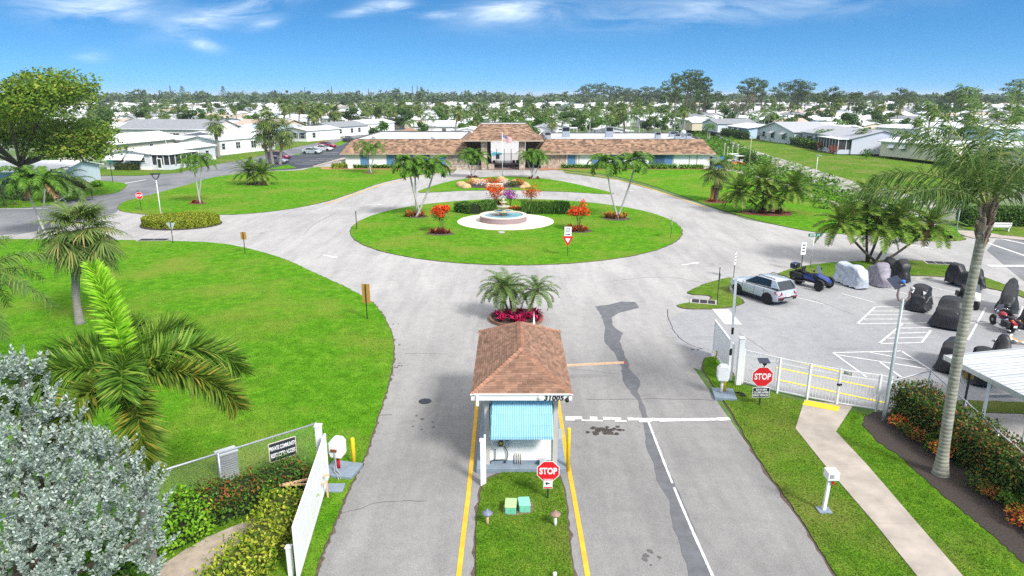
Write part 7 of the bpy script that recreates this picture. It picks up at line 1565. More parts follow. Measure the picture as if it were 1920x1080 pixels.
# blue enclosure and clipped hedge right of the building
be = thing('bin_enclosure', 'bright blue board enclosure at the right end of the clubhouse', 'enclosure', (XR + 1.4, CY - .5, 0)); b = MB(); b.box((0, 0, 1.1), (1.9, .1, 2.1)); b.build('front_board', mat('bright_blue_boards', (.02, .16, .42), .6, .1, 3), be)
for sx in (-.95, .95): b = MB(); b.box((sx, 1.2, 1.1), (.1, 2.4, 2.1)); b.build('side_board', MATS['bright_blue_boards'], be)
for i, (u, h) in enumerate(((1357, 2.6), (1372, 2.2), (1382, 2.4), (1363, 1.9))): p = G(u, 300); b = MB(); b.tube([(0, 0, 0), (0, 0, h + .6)], .05, 6); b.lathe([(.12, h + .5), (.14, h + .8)], (0, 0, 0), 8); tag(b.build('pump_pipe', mat('pale_conduit', (.6, .6, .6)), None, False, p), 'short upright pipe with a cap by the golf carts', 'pipe', 'upright pipes by the golf carts')
# flagpole
fp = thing('flagpole', 'white flagpole with the stars and stripes in front of the porch', 'flagpole', G(942, 331)); fy = fp.location.y; zt = zat(942, 249, fy)
b = MB(); b.tube([(0, 0, 0), (0, 0, zt)], [.06, .04], 8); b.lathe([(.02, zt), (.08, zt + .06), (.02, zt + .14)], (0, 0, 0), 8); b.build('pole', WHITE, fp, True)
fl = MB(); NXf, NYf = 26, 13; sx_, sz_ = 1.75, 1.0; P = {}
for i in range(NXf + 1):
    for j in range(NYf + 1): s = i / NXf; P[i, j] = (.05 + sx_ * s * .86, .16 * math.sin(s * 7) * s ** .5, zt - .25 - sz_ * (1 - j / NYf) - .42 * s + .06 * math.sin(s * 9 + j * .2))
for i in range(NXf):
    for j in range(NYf):
        canton = i < NXf * .4 and j >= 6; m_ = 2 if canton else (0 if j % 2 == 0 else 1); fl.faces([P[i, j], P[i + 1, j], P[i + 1, j + 1], P[i, j + 1]], [(0, 1, 2, 3)], m_)
fo = fl.build('flag', [mat('flag_red', (.50, .02, .05), .7, .05), mat('flag_white', (.75, .74, .74), .7, .03), mat('flag_blue', (.03, .05, .22), .7, .05)], fp, True, fix=False)
b = MB()
for r_ in range(7):
    for c_ in range(6 if r_ % 2 == 0 else 5):
        i = (c_ + (.6 if r_ % 2 == 0 else 1.1)) / 6.2 * NXf * .4; j = 6.5 + r_ * .97; p0 = Vector(P[min(NXf, int(i)), min(NYf, int(j))]).lerp(Vector(P[min(NXf, int(i) + 1), min(NYf, int(j) + 1)]), .5); b.face([p0 + Vector((.024 * math.cos(k * PI / 2.5), -.012, .024 * math.sin(k * PI / 2.5))) for k in range(5)])
b.build('stars', WHITE, fo, fix=False)
# fountain
fo_ = G(945, 421); FTN = mat('cast_stone_cream', (.56, .43, .27), .75, .14, 5, bump=.2, bs=25); FTW = mat('cast_stone_white', (.66, .60, .52), .7, .1, 4); WAT = mat('fountain_water', (.22, .43, .42), .06, .12, 2, spec=.7)
cA, cB = G(948, 432.5), G(948, 401); pc = (cA + cB) / 2; pr_ = (G(1039, 416) - G(858, 416)).length / 2
sheet('fountain_plaza', [pc + Vector((pr_ * math.cos(2 * PI * k / 64), pr_ * .98 * math.sin(2 * PI * k / 64), 0)) for k in range(64)], .075, mat('cream_plaza', (.70, .61, .53), .9, .09, .9, coord='pos'), .06)
sc_ = (G(992, 416) - G(904, 416)).length / 2
ft = thing('fountain', 'three-tiered cream stone fountain in a round tiled pool', 'fountain', (fo_.x - .1, pc.y + .3, .07)); q = sc_
b = MB(); b.lathe([(q, 0), (q, .55)], n=48); b.build('pool_wall', mat('mauve_tile', (.30, .22, .22), .6, .18, 9), ft)
b = MB(); P = [(q * 1.02, .55), (q * 1.02, .66), (q * .86, .66), (q * .86, .5), (q * .8, .3)]; b.lathe(P, n=48); o_ = b.build('pool_rim', FTW, ft); smooth_by_angle(o_, 30)
b = MB(); b.lathe([(q * .86, .56), (0.01, .565)], n=40); b.build('pool_water', WAT, ft)
FK = (hgt(948, 416, 373) - .07) / 4.15; 
b = MB(); b.lathe([(r_, z_ * FK) for r_, z_ in ((.62, .3), (.60, .7), (.40, .85), (.36, 1.35), (.55, 1.55), (.30, 1.6), (.27, 2.35), (.38, 2.5), (.2, 2.55), (.17, 3.2), (.28, 3.3), (.12, 3.35), (.1, 3.75), (.18, 3.9), (.02, 4.15))], n=24); b.build('pedestal', FTN, ft, True)
for rr, z, h in ((q * .40, 1.75 * FK, .36 * FK), (q * .27, 2.62 * FK, .28 * FK), (q * .155, 3.40 * FK, .20 * FK)):
    b = MB(); b.lathe([(.25, z - h * .9), (rr * .75, z - h * .35), (rr, z), (rr * 1.02, z + .09), (rr * .94, z + .10), (rr * .86, z + .0)], n=36); bw = b.build('bowl', FTN, ft, True); b = MB(); b.lathe([(rr * .93, z + .06), (.02, z + .07)], n=30); b.build('bowl_water', WAT, bw)
# ================= the homes, trees beyond, horizon =================
M_TRIM = mat('white_trim', (.74, .74, .74), .5, .03, 3)
SHUT = mat('dark_shutter', (.06, .08, .09), .6, .05, 3)
def window(t, face, p, z, w, h, W, D, shutters=False, n=1):
    """face F(front y=0) R(x=W) L(x=0); p = distance along the face"""
    b, fr = MB(), MB(); e = .04
    if face == 'F': c = (p, -e, z); s = (w, .05, h); f_ = lambda x, y_: (p + x, -e - .03, z + y_)
    elif face == 'R': c = (W + e, p, z); s = (.05, w, h); f_ = lambda x, y_: (W + e + .03, p + x, z + y_)
    else: c = (-e, p, z); s = (.05, w, h); f_ = lambda x, y_: (-e - .03, p + x, z + y_)
    def bx(B, x, y_, w_, h_):
        q = f_(x, y_); B.box(q, (w_, .05, h_) if face == 'F' else (.05, w_, h_))
    for x, y_, w_, h_ in ((0, h / 2, w + .12, .08), (0, -h / 2, w + .12, .08), (-w / 2, 0, .08, h), (w / 2, 0, .08, h)): bx(fr, x, y_, w_, h_)
    for k in range(1, n): bx(fr, -w / 2 + w * k / n, 0, .06, h)
    bx(fr, 0, 0, w, .05)
    wo = fr.build('window', M_TRIM, t); b.box(c, s); b.build('pane', GLASS, wo)
    if shutters:
        for sx in (-1, 1): b = MB(); bx(b, sx * (w / 2 + .22), 0, .30, h); b.build('shutter', SHUT, t)
def home(name, label, p0, ang, W, D, h=2.7, wall=WALLW, roof=ROOFW, ridge='y', rise=.9, over=.35, wins=(), awn=(), group=None, skirt=None, z=0, porch=None, doors=(), cat='house', eave=None):
    t = thing(name, label, cat, (p0[0], p0[1], z), ang, group)
    b = MB(); b.box((W / 2, D / 2, h / 2), (W, D, h))
    if ridge == 'y':
        for y in (0, D - .02): b.extrude([(0, y, h), (W, y, h), (W / 2, y, h + rise * W / (W + 2 * over))], (0, .02, 0))
    else:
        for x in (0, W - .02): b.extrude([(x, 0, h), (x, D, h), (x, D / 2, h + rise * D / (D + 2 * over))], (.02, 0, 0))
    b.build('wall', wall, t)
    b = MB(); o, th = over, .10; dz = .06
    if ridge == 'y':
        for sg in (-1, 1):
            xe = W / 2 + sg * (W / 2 + o); b.extrude([(xe, -o, h - rise * 2 * o / W + dz), (W / 2, -o, h + rise + dz), (W / 2, -o, h + rise + dz + th), (xe, -o, h - rise * 2 * o / W + dz + th)], (0, D + 2 * o, 0))
    else:
        for sg in (-1, 1):
            ye = D / 2 + sg * (D / 2 + o); b.extrude([(-o, ye, h - rise * 2 * o / D + dz), (-o, D / 2, h + rise + dz), (-o, D / 2, h + rise + dz + th), (-o, ye, h - rise * 2 * o / D + dz + th)], (W + 2 * o, 0, 0))
    ro = b.build('roof', roof, t)
    b = MB()
    if ridge == 'y':
        for sg in (-1, 1): b.bar((W / 2 + sg * (W / 2 + o), -o - .03, h - rise * 2 * o / W + dz + .02), (W / 2, -o - .03, h + rise + dz + .02), .05, .2)
    else:
        for sg in (-1, 1): y = D / 2 + sg * (D / 2 + o + .03); b.bar((-o, y, h + dz), (W + o, y, h + dz), .05, .16)
    b.build('fascia', eave or M_TRIM, ro)
    if skirt is not None: b = MB(); b.box((W / 2, D / 2, .3), (W + .06, D + .06, .6)); b.build('skirting', skirt, t)
    for w_ in wins: window(t, *w_[:5], W, D, *w_[5:])
    for f_, p, zz, w_, out, hh in awn:
        b = MB()
        if f_ == 'F': q = [(p - w_ / 2, -.03, zz), (p + w_ / 2, -.03, zz), (p + w_ / 2, -out, zz - hh), (p - w_ / 2, -out, zz - hh)]
        elif f_ == 'R': q = [(W + .03, p - w_ / 2, zz), (W + .03, p + w_ / 2, zz), (W + out, p + w_ / 2, zz - hh), (W + out, p - w_ / 2, zz - hh)]
        else: q = [(-.03, p - w_ / 2, zz), (-.03, p + w_ / 2, zz), (-out, p + w_ / 2, zz - hh), (-out, p - w_ / 2, zz - hh)]
        b.extrude(q, (0, 0, .05)); b.build('awning', WHITE, t)
    for f_, p in doors:
        b = MB(); b.box((p, -.05, 1.05) if f_ == 'F' else (W + .05, p, 1.05), (.95, .08, 2.1) if f_ == 'F' else (.08, .95, 2.1)); dd = b.build('door', WHITE, t); b = MB(); b.box((p, -.10, 1.2) if f_ == 'F' else (W + .10, p, 1.2), (.6, .03, 1.5) if f_ == 'F' else (.03, .6, 1.5)); b.build('door_glass', GLASS, dd)
    if porch:
        x0, y0, w_, d_, hp = porch; b = MB()
        b.box((x0 + w_ / 2, y0 + d_ / 2, .45), (w_, d_, .9)); 
        b.build('porch_wall', wall, t)
        b = MB(); b.box((x0 + w_ / 2, y0 + d_ / 2, .9 + (hp - 1.1) / 2), (w_ - .1, d_ - .1, hp - 1.1)); b.build('porch_screen', SCREEN, t)
        b = MB()
        for k in range(int(w_ / 1.5) + 2): x = x0 + w_ * k / (int(w_ / 1.5) + 1); b.box((x, y0, hp / 2 + .35), (.10, .12, hp - .8)); 
        for k in range(int(d_ / 1.8) + 2): y = y0 + d_ * k / (int(d_ / 1.8) + 1); b.box((x0 + w_, y, hp / 2 + .35), (.12, .10, hp - .8)); b.box((x0, y, hp / 2 + .35), (.12, .10, hp - .8))
        b.build('porch_posts', M_TRIM, t)
        b = MB(); b.box((x0 + w_ / 2, y0 + d_ / 2, hp), (w_ + .6, d_ + .6, .14)); b.build('porch_roof', roof if roof is ROOFW else ROOFW, t)
    return t
# left side
home('bungalow', 'low white bungalow with a big white roof behind palms at the left edge', (-82, 93.5), R(4), 20.2, 10.5, 2.75, mat('ribbed_pale_blue_wall', (.52, .60, .66), .7, .1, 2, stretch=(9, 9, .1)), ROOFW, 'x', 1.0, .5, skirt=mat('tan_block_base', (.52, .38, .25), .9, .1, 3), wins=[('F', 16.6, 1.6, 1.1, .9), ('F', 13, 1.6, 1.4, .9), ('F', 8, 1.6, 1.4, .9)])
home('mobile_home', 'white corner home with two big white awnings and a screened porch', (-72.8, 124.9), R(-8), 8.6, 21, 2.85, mat('pale_lilac_siding', (.60, .61, .66), .8, .05, 2, stretch=(1, 1, 8)), ROOFW, 'y', .7, .4, wins=[('F', 2.1, 1.75, 3.0, .9, False, 3), ('F', 6.2, 1.75, 3.0, .9, False, 3), ('R', 14, 1.6, 1.6, 1.0), ('R', 18, 1.6, 1.2, 1.0)], awn=[('F', 2.3, 2.75, 3.3, 1.2, .95), ('F', 6.1, 2.75, 3.3, 1.2, .95)], porch=(8.7, .4, 3.4, 8.5, 2.75), doors=[], skirt=WALLW)
b = MB(); b.box((10.2, .28, 1.1), (.95, .1, 2.0)); hA = bpy.data.objects['mobile_home']; dd = b.build('door', WHITE, hA); b = MB(); b.box((10.2, .22, 1.2), (.6, .05, 1.5)); b.build('door_glass', GLASS, dd)
home('mobile_home', 'white gable-fronted home with windows along the road, right of the corner home', (-73.4, 157.0), R(-21), 9.2, 19, 3.2, WALLW, ROOFW, 'y', .9, .35, wins=[('F', 6.2, 1.9, 2.3, 1.2, False, 2), ('F', 2, 1.9, 1.6, 1.2), ('R', 2.0, 1.9, 1.0, 1.3), ('R', 6.5, 1.9, 1.4, 1.4, False, 2), ('R', 11.5, 1.8, 1.6, 1.6, False, 2), ('R', 15.5, 1.8, .8, 1.6), ('R', 17.5, 1.8, .8, 1.6)])
home('mobile_home', 'white home with bay windows partly behind the cabbage palm trio', (-66.5, 203.5), R(-24), 9, 15, 3., WALLW, ROOFW, 'y', .8, .4, wins=[('F', 4.6, 1.7, 1.6, 1.6, True), ('F', 7.4, 1.7, 1.6, 1.6, True), ('R', 3, 1.7, 1.4, 1.4)], eave=mat('brown_trim', (.30, .17, .10), .7))
home('mobile_home', 'white home with a grey roof behind two tall palms on the left street', (-65.5, 226), R(-24), 10.5, 18, 3., WALLW, ROOFG, 'y', 1.3, .4, wins=[('F', 5, 1.7, 1.6, 1.4), ('R', 3, 1.7, 1.4, 1.4), ('R', 9, 1.7, 1.4, 1.4), ('R', 13, 1.7, 1.4, 1.4)])
home('mobile_home', 'white home with slanted window awnings further along the left street', (-60.5, 252), R(-24), 10, 18, 3., WALLW, ROOFW, 'y', 1.1, .4, wins=[('R', 3, 1.7, 1.4, 1.4), ('R', 9, 1.7, 1.4, 1.4)], awn=[('R', 3, 2.5, 2, 1, .9), ('R', 9, 2.5, 2, 1, .9), ('F', 5, 2.5, 2.4, 1, .9)])
home('mobile_home', 'cream home beyond the row of roadside palms', (-52, 283), R(-24), 10, 18, 3., CREAM, ROOFW, 'y', 1.1, .4, wins=[('F', 5, 1.7, 1.6, 1.4), ('R', 5, 1.7, 1.6, 1.4)])
home('mobile_home', 'beige home with a dark-edged white roof behind the corner home', (-93, 143), R(-10), 11, 24, 3.2, mat('beige_wall', (.62, .57, .50), .8, .05), ROOFW, 'y', 1.4, .7, wins=[('F', 6, 2.0, 1, 1.2), ('F', 9.5, 2.0, 1.2, 1.2), ('R', 6, 1.9, 1.2, 1.2), ('R', 14, 1.9, 1.2, 1.2)], awn=[('F', 7.8, 2.7, 1.6, .8, .8)], eave=mat('black_eave', (.03, .03, .035), .6))
home('house', 'cream two-tone house with a grey shingle roof and black shutters', (-104, 186), R(-8), 26, 15, 4.2, mat('warm_white_wall', (.70, .66, .58), .8, .05), ROOFG, 'x', 2.2, .5, wins=[('F', 4, 2.6, 2.0, 1.4, True), ('F', 11, 2.6, 1.6, 1.4, True), ('F', 16, 2.6, 3, 1.4, False, 3), ('F', 20, 2.6, 1.4, 1.4, True), ('F', 23.5, 2.6, 1.4, 1.4, True), ('L', 5, 2.6, 2, 1.4)])
home('mobile_home', 'grey home with two white awnings behind the row fronting the road', (-83, 176), R(-20), 14, 20, 3.1, GREYW, ROOFW, 'y', 1.0, .5, wins=[('F', 4, 1.9, 2, 1), ('F', 9, 1.9, 2, 1)], awn=[('F', 4, 2.8, 2.6, 1.1, 1.1), ('F', 9, 2.8, 2.6, 1.1, 1.1)])
home('mobile_home', 'low home with a pale flat roof between the beige home and the road', (-88, 166), R(-18), 16, 9, 2.9, WALLW, ROOFW, 'x', .5, .6, wins=[('F', 5, 1.8, 1.4, 1.2), ('F', 11, 1.8, 1.4, 1.2)])
home('mobile_home', 'tan-roofed home in the second row on the left', (-92, 232), R(-22), 20, 12, 3.2, CREAM, ROOFT, 'x', 1.7, .5, wins=[('F', 5, 1.9, 2, 1.2)])
home('mobile_home', 'pale blue-roofed home behind the roadside palm trio', (-82, 208), R(-22), 18, 12, 3.0, WALLW, mat('pale_blue_roof', (.45, .54, .62), .6, .1, 1), 'x', 1.3, .5, wins=[('F', 6, 1.8, 2.6, 1.2, False, 2)], eave=mat('black_eave', (.03, .03, .03)))
# right side, on the bank beyond the swale
RB = dict(z=BZ)
def edge(p0, p1): d = Vector(p1) - Vector(p0); return math.atan2(d.y, d.x), d.length
LIL = mat('lilac_grey_siding', (.52, .54, .62), .8, .05, 2, stretch=(1, 1, 8)); RGREY = mat('pale_grey_shingles', (.36, .37, .40), .85, .1, 1)
a, l = edge((66.5, 191), (68.6, 171)); home('mobile_home', 'pale grey gabled home at the left end of the canal-side pair', (66.5, 191), a, l, 11, 2.9, mat('pale_blue_grey_siding', (.58, .62, .66), .8, .05), RGREY, 'y', 2.0, .4, wins=[('F', 4, 1.7, 1.6, 1.4), ('F', 9, 1.7, 1.8, 1.5), ('F', 15, 1.7, 1.8, 1.5)], awn=[('F', 9, 2.7, 2.4, 1, .5), ('F', 15, 2.7, 2.4, 1, .5)], **RB)
a, l = edge((70.2, 170), (69.3, 143)); home('mobile_home', 'long lilac-grey home with shuttered windows on the canal bank', (70.2, 170), a, l, 12, 3.1, LIL, RGREY, 'x', 1.5, .4, wins=[('F', 4.5, 1.8, 2.6, 1.5, True, 3), ('F', 9, 1.8, 1.2, 1.5, True), ('F', 12.5, 1.8, 1.4, 1.5, True)], porch=(16.5, -2.6, 10.2, 8, 3.0), skirt=None, **RB)
a, l = edge((73.4, 139.5), (79.5, 127)); home('mobile_home', 'cream flat-roofed home behind the queen palm fronds', (73.4, 139.5), a, l, 10, 2.8, mat('pale_cream_wall', (.70, .64, .50), .8, .05), ROOFW, 'x', .6, .5, wins=[('F', 2.5, 1.8, .9, .9), ('F', 5, 1.8, .9, .9)], awn=[('F', 2.5, 2.5, 1.3, .7, .8), ('F', 5, 2.5, 1.3, .7, .8)], **RB)
a, l = edge((84, 128), (96, 112)); home('mobile_home', 'white home mostly hidden by the queen palm crown', (84, 128), a, l, 10, 2.8, WALLW, ROOFW, 'x', .7, .5, wins=[('F', 5, 1.8, 2, 1)], **RB)
a, l = edge((64.5, 211), (65.5, 195.5)); home('mobile_home', 'pale blue home with a white roof and slanting awnings', (64.5, 211), a, l, 12, 2.7, BLUEW, ROOFW, 'x', .8, .6, wins=[('F', 5, 1.6, 1.4, 1.2), ('F', 9, 1.6, 1.4, 1.2)], awn=[('F', 5, 2.5, 2, .9, .7), ('F', 9, 2.5, 2, .9, .7)], **RB)
a, l = edge((62.3, 231), (63, 216)); home('mobile_home', 'white home with a dark grey roof raised on a low base', (62.3, 231), a, l, 12, 3.0, mat('bluish_white_wall', (.62, .67, .74), .8, .04), ROOFG, 'y', 1.3, .3, wins=[('F', 10.5, 1.8, 1.2, 1.4)], skirt=mat('black_eave', (.03, .03, .03)), **RB)
a, l = edge((60.5, 246), (61, 239)); home('shed', 'small cream shed between two white homes on the bank', (60.5, 246), a, l, 6, 2.6, CREAM, ROOFW, 'y', .7, .3, cat='shed', **RB)
a, l = edge((62, 262), (62.5, 246)); home('mobile_home', 'white home with a white roof left of the cream shed', (62, 262), a, l, 12, 3.0, BLUEW if False else WALLW, ROOFW, 'x', .8, .4, wins=[('F', 3, 1.8, 1.2, 1.2), ('F', 11, 1.8, 1.2, 1.2)], **RB)
home('mobile_home', 'white home with a screened dark porch behind the pine trunks', (52, 283), R(4), 18, 10, 3., WALLW, ROOFW, 'x', .9, .5, wins=[('F', 12, 1.7, 1.4, 1.2)], porch=(1, -2.5, 8, 2.6, 2.8))
home('mobile_home', 'small white home with a porch left of the pine trunks', (36, 300), R(-8), 14, 12, 3., WALLW, ROOFW, 'y', 1.2, .5, wins=[('F', 4, 1.8, 1.4, 1.2), ('F', 10, 1.8, 1.4, 1.2)])
# open car port with a gazebo roof behind the clubhouse
# ---- repeated homes in rows towards the horizon ----
PROTO = []
wall_opts = [WALLW, WALLW, CREAM, BLUEW, WALLW, GREYW]; roof_opts = [ROOFW, ROOFW, ROOFW, ROOFW, ROOFG, ROOFT]; DESC = ['white', 'white', 'cream', 'pale blue', 'white', 'grey']; RDESC = ['white', 'white', 'white', 'white', 'grey', 'tan']
def simple_home(k, rg):
    W, D = (8.2, 15.5) if k % 2 == 0 else (15.5, 8.6)
    t = home('mobile_home', 'x', (0, 9000), 0, W, D, 2.8, wall_opts[k], roof_opts[k], rg, .8 if k < 4 else 1.3, .45, wins=[('F', W * .28, 1.7, 1.4, 1.1), ('F', W * .72, 1.7, 1.4, 1.1), ('R', D * .3, 1.7, 1.4, 1.1), ('L', D * .3, 1.7, 1.4, 1.1)])
    b = MB(); b.box((W + 1.6, D * .3, 2.35), (3.2, 6, .12)); 
    b.build('carport_roof', ROOFW, t); 
    for sy in (.3 * D - 2.8, .3 * D + 2.8): b = MB(); b.box((W + 3.0, sy, 1.15), (.1, .1, 2.3)); b.build('carport_post', M_TRIM, t)
    return t
for k in range(6): PROTO.append(simple_home(k, 'y' if k % 2 == 0 else 'x'))
def blocked(x, y):
    if y < 190 and -50 < x < 62: return True
    if y < 300 and x < -42 and x > -75 - (y - 180) * .05: return True   # left street homes
    if x < -42 - .0 and y < 178: return True
    if -75 < x < -38 and y < 305: return True
    if x > 45 and x < 84 and y < 268: return True
    if x < -70 and x > -118 and y < 252: return True
    if 30 < x < 82 and y < 318: return True
    return False
def forced_labels(x, y, k):
    side = 'left of the clubhouse' if x < -45 else 'right of the swale' if x > 60 else 'behind the clubhouse'
    far = 'far' if y > 330 else 'nearer'
    lab = '%s %s-roofed %s mobile home in the rows %s' % (far, RDESC[k], DESC[k], side); return lab, '%s mobile homes with %s roofs and %s walls %s' % (far, RDESC[k], DESC[k], side)
nh = 0; used = set(); kk = 0
for row in range(14):
    Y = 182 + row * 24 + row * row * .3
    hw = .76 * Y + 14; x = -hw + rnd.uniform(0, 10)
    while x < hw:
        yy = Y + rnd.uniform(-3, 3) + (x * .06 if x > 0 else -x * .05)
        if not blocked(x, yy) and nh < 275:
            k = rnd.choice([0, 1, 0, 1, 2, 3, 0, 1, 4, 0, 1, 3, 5]); rz = R(-20 + rnd.uniform(-4, 4)) if x < -40 else R(14 + rnd.uniform(-4, 4)) if x > 60 else R(rnd.uniform(-6, 6)); lab, grp = forced_labels(x, yy, k)
            z = BZ if x > 84 and yy < 200 else 0
            if k not in used: o_ = PROTO[k]; used.add(k); o_.location = (x, yy, z); o_.rotation_euler.z = rz; o_['label'] = lab; o_['group'] = grp
            else: dup(PROTO[k], (x, yy, z), rz, lab, grp)
            nh += 1; YL = Y
        x += 21 + rnd.uniform(-1.5, 2)
for k in range(6):
    if k not in used:
        for c in list(PROTO[k].children_recursive): bpy.data.objects.remove(c)
        bpy.data.objects.remove(PROTO[k])
print('homes', nh)
fb = MB()
for row in range(34):
    Y = YL + 18 + row * 23; x = -.76 * Y
    while x < .76 * Y:
        if rnd.random() < .8:
            w_, d_ = rnd.uniform(9, 17), rnd.uniform(9, 15); h_ = rnd.uniform(2.8, 3.4); m_ = rnd.choice([0, 0, 0, 0, 1, 2]); y_ = Y + rnd.uniform(-6, 6)
            P = [(x, y_), (x + w_, y_), (x + w_, y_ + d_), (x, y_ + d_)]; fb.faces([(a_, b_, 0) for a_, b_ in P] + [(a_, b_, h_) for a_, b_ in P], [(0, 1, 5, 4), (1, 2, 6, 5), (3, 0, 4, 7)], 3)
            fb.faces([(x - .4, y_ - .4, h_), (x + w_ + .4, y_ - .4, h_), (x + w_ + .4, y_ + d_ / 2, h_ + 1.2), (x - .4, y_ + d_ / 2, h_ + 1.2), (x + w_ + .4, y_ + d_ + .4, h_), (x - .4, y_ + d_ + .4, h_)], [(0, 1, 2, 3), (3, 2, 4, 5)], m_)
        x += rnd.uniform(18, 26)
o_ = fb.build('distant_homes', [ROOFW, ROOFG, ROOFT, WALLW], None, fix=False); o_['kind'] = 'stuff'; tag(o_, 'rows of tiny white-roofed homes towards the horizon', 'houses')
# ---- trees among the homes ----
def protos():
    P = {}
    P['sabal'] = sabal('cabbage_palm', 'x', (0, 9000, 0), 6.5, crown=2.6, nf=22, seg=11, r=.28, dead=2, w=.24); P['sabal2'] = sabal('cabbage_palm', 'x', (0, 9000, 0), 8.5, top=(.9, 0), crown=2.5, nf=22, seg=11, r=.26, dead=3, w=.24, bend=(-.5, 0, 0))
    P['queen'] = pinnate('feather_palm', 'x', (0, 9000, 0), [((0, 0), (.3, 0, 6.5))], None, L_QUEEN, 14, 3.4, 20, .95, .16, 1.6, .9, r=.16, shaft=.5); P['xmas'] = pinnate('feather_palm', 'x', (0, 9000, 0), [((-.3, 0), (-.7, 0, 4.2)), ((.3, 0), (.8, .2, 5.0))], None, L_XMAS, 10, 2.4, 16, .7, .15, 1.9, .8, r=.13, shaft=.6)
    P['tree'] = tree('broad_tree', 'x', (0, 9000, 0), 7.5, 4.6, 4.6, .22, 14, 110, .8, L_TREE2); P['tree2'] = tree('broad_tree', 'x', (0, 9000, 0), 6, 3.6, 3.6, .15, 11, 100, .75, L_HEDGE); P['bush'] = shrub('bush', 'x', (0, 9000, 0), 2.6, 2.2, 360, .5, L_HEDGE)
    return P
PT = protos(); first = set()
KN = {'sabal': 'round-headed cabbage palm', 'sabal2': 'leaning tall cabbage palm', 'queen': 'feathery tall palm', 'xmas': 'double-stemmed small palm', 'tree': 'dark rounded tree', 'tree2': 'low leafy tree', 'bush': 'round green bush'}
def put(kind, x, y, s=1., lab=None, z=0):
    side = 'left of the clubhouse' if x < -45 else 'right of the swale' if x > 60 else 'behind the clubhouse'; far = 'far' if y > 330 else 'nearer'
    l_ = lab or '%s %s among the homes %s' % (far, KN[kind], side); g_ = None if lab else '%s %ss among the homes %s' % (far, KN[kind], side); s_ = (s * rnd.uniform(.92, 1.08), s * rnd.uniform(.92, 1.08), s)
    rz = rnd.uniform(0, 6.28)
    if kind not in first:
        first.add(kind); o = PT[kind]; o.location = (x, y, z); o.rotation_euler.z = rz; o.scale = s_; o['label'] = l_
        if g_: o['group'] = g_
        return o
    o = dup(PT[kind], (x, y, z), rz, l_, g_, s_)
    if not g_ and 'group' in o: del o['group']
    return o
HP = {'sabal': 7.6, 'sabal2': 9.6, 'queen': 9.0, 'xmas': 7.0, 'tree': 7.3, 'tree2': 5.9, 'bush': 2.6}
def putpx(kind, u, v, vt, lab=None, z=0):
    p = G(u, v, z); h = hgt(u, v, vt) - z; return put(kind, p.x, p.y, max(.3, h / HP[kind]), lab, z)
# individually placed ones that stand out
for kind, u, v, vt in (('queen', 598, 252, 185), ('sabal2', 605, 256, 200), ('sabal', 590, 257, 210), ('sabal', 628, 250, 203), ('sabal', 633, 250, 206), ('sabal', 690, 245, 196), ('sabal2', 697, 243, 200), ('tree', 660, 240, 204), ('sabal', 706, 242, 198), ('queen', 720, 243, 188), ('sabal', 728, 241, 200), ('sabal', 740, 240, 203), ('tree', 757, 242, 206), ('sabal', 770, 240, 202), ('queen', 800, 252, 206), ('queen', 810, 254, 214), ('sabal2', 830, 235, 196), ('queen', 868, 243, 205), ('queen', 880, 246, 210), ('xmas', 875, 262, 228), ('xmas', 890, 250, 222), ('queen', 930, 225, 200),
                       ('queen', 985, 240, 200), ('queen', 1002, 250, 208), ('queen', 1022, 250, 208), ('queen', 1090, 245, 204), ('xmas', 1085, 250, 225), ('queen', 1160, 240, 212), ('queen', 1175, 248, 216), ('tree', 1215, 250, 220), ('queen', 1145, 218, 196), ('xmas', 1040, 242, 222), ('tree', 1170, 215, 196), ('tree2', 1120, 218, 192), ('tree', 645, 205, 188), ('sabal', 535, 240, 190), ('sabal', 545, 235, 192), ('tree', 1240, 222, 198), ('tree2', 1260, 225, 208), ('bush', 1268, 244, 228), ('tree', 990, 205, 186), ('tree', 960, 210, 192), ('queen', 905, 215, 195), ('sabal', 860, 222, 196), ('sabal', 850, 225, 200), ('sabal', 780, 232, 194), ('sabal', 755, 228, 192), ('sabal', 735, 226, 190), ('tree2', 820, 225, 203)):
    putpx(kind, u, v, vt)
for kind, u, v, vt in (('xmas', 1538, 277, 232), ('xmas', 1550, 277, 232), ('queen', 1613, 287, 230), ('queen', 1628, 285, 232), ('tree2', 1446, 242, 210), ('tree', 1490, 236, 212), ('tree', 1510, 236, 208), ('xmas', 1575, 252, 216), ('tree2', 1640, 270, 238), ('xmas', 1665, 258, 235), ('xmas', 1690, 262, 240), ('sabal', 1490, 240, 215), ('queen', 1640, 242, 218), ('tree', 1632, 222, 205), ('bush', 1424, 262, 246), ('bush', 1625, 294, 280)): putpx(kind, u, v, vt, None, BZ)
hedge('hedge', 'low shrub border under the canal-side homes', [G(1428, 262, BZ), G(1478, 268, BZ), G(1520, 278, BZ), G(1560, 285, BZ)], 2.0, 1.6, .4, 14, L_HEDGE, rough=.25, wob=.15).location.z = BZ
hedge('hedge', 'clipped dark hedge under the awnings of the pale blue home', [G(1358, 254, BZ), G(1398, 262, BZ)], 2.2, 2.0, .4, 14, L_TREE2, rough=.15).location.z = BZ
shrub('shrub', 'purple-leaved shrub by the shuttered windows on the bank', G(1540, 283, BZ), 2.0, 1.6, 300, .3, L_BROM); shrub('shrub', 'dark shrub at the near corner of the lilac-grey home', G(1562, 291, BZ), 2.2, 1.2, 300, .3, L_BROM); shrub('shrub', 'round green shrub by the cream flat-roofed home', G(1625, 297, BZ), 2.0, 1.4, 300, .3, L_HEDGE)
cnt = dict(sabal=0, sabal2=0, queen=0, xmas=0, tree=0, tree2=0, bush=0)
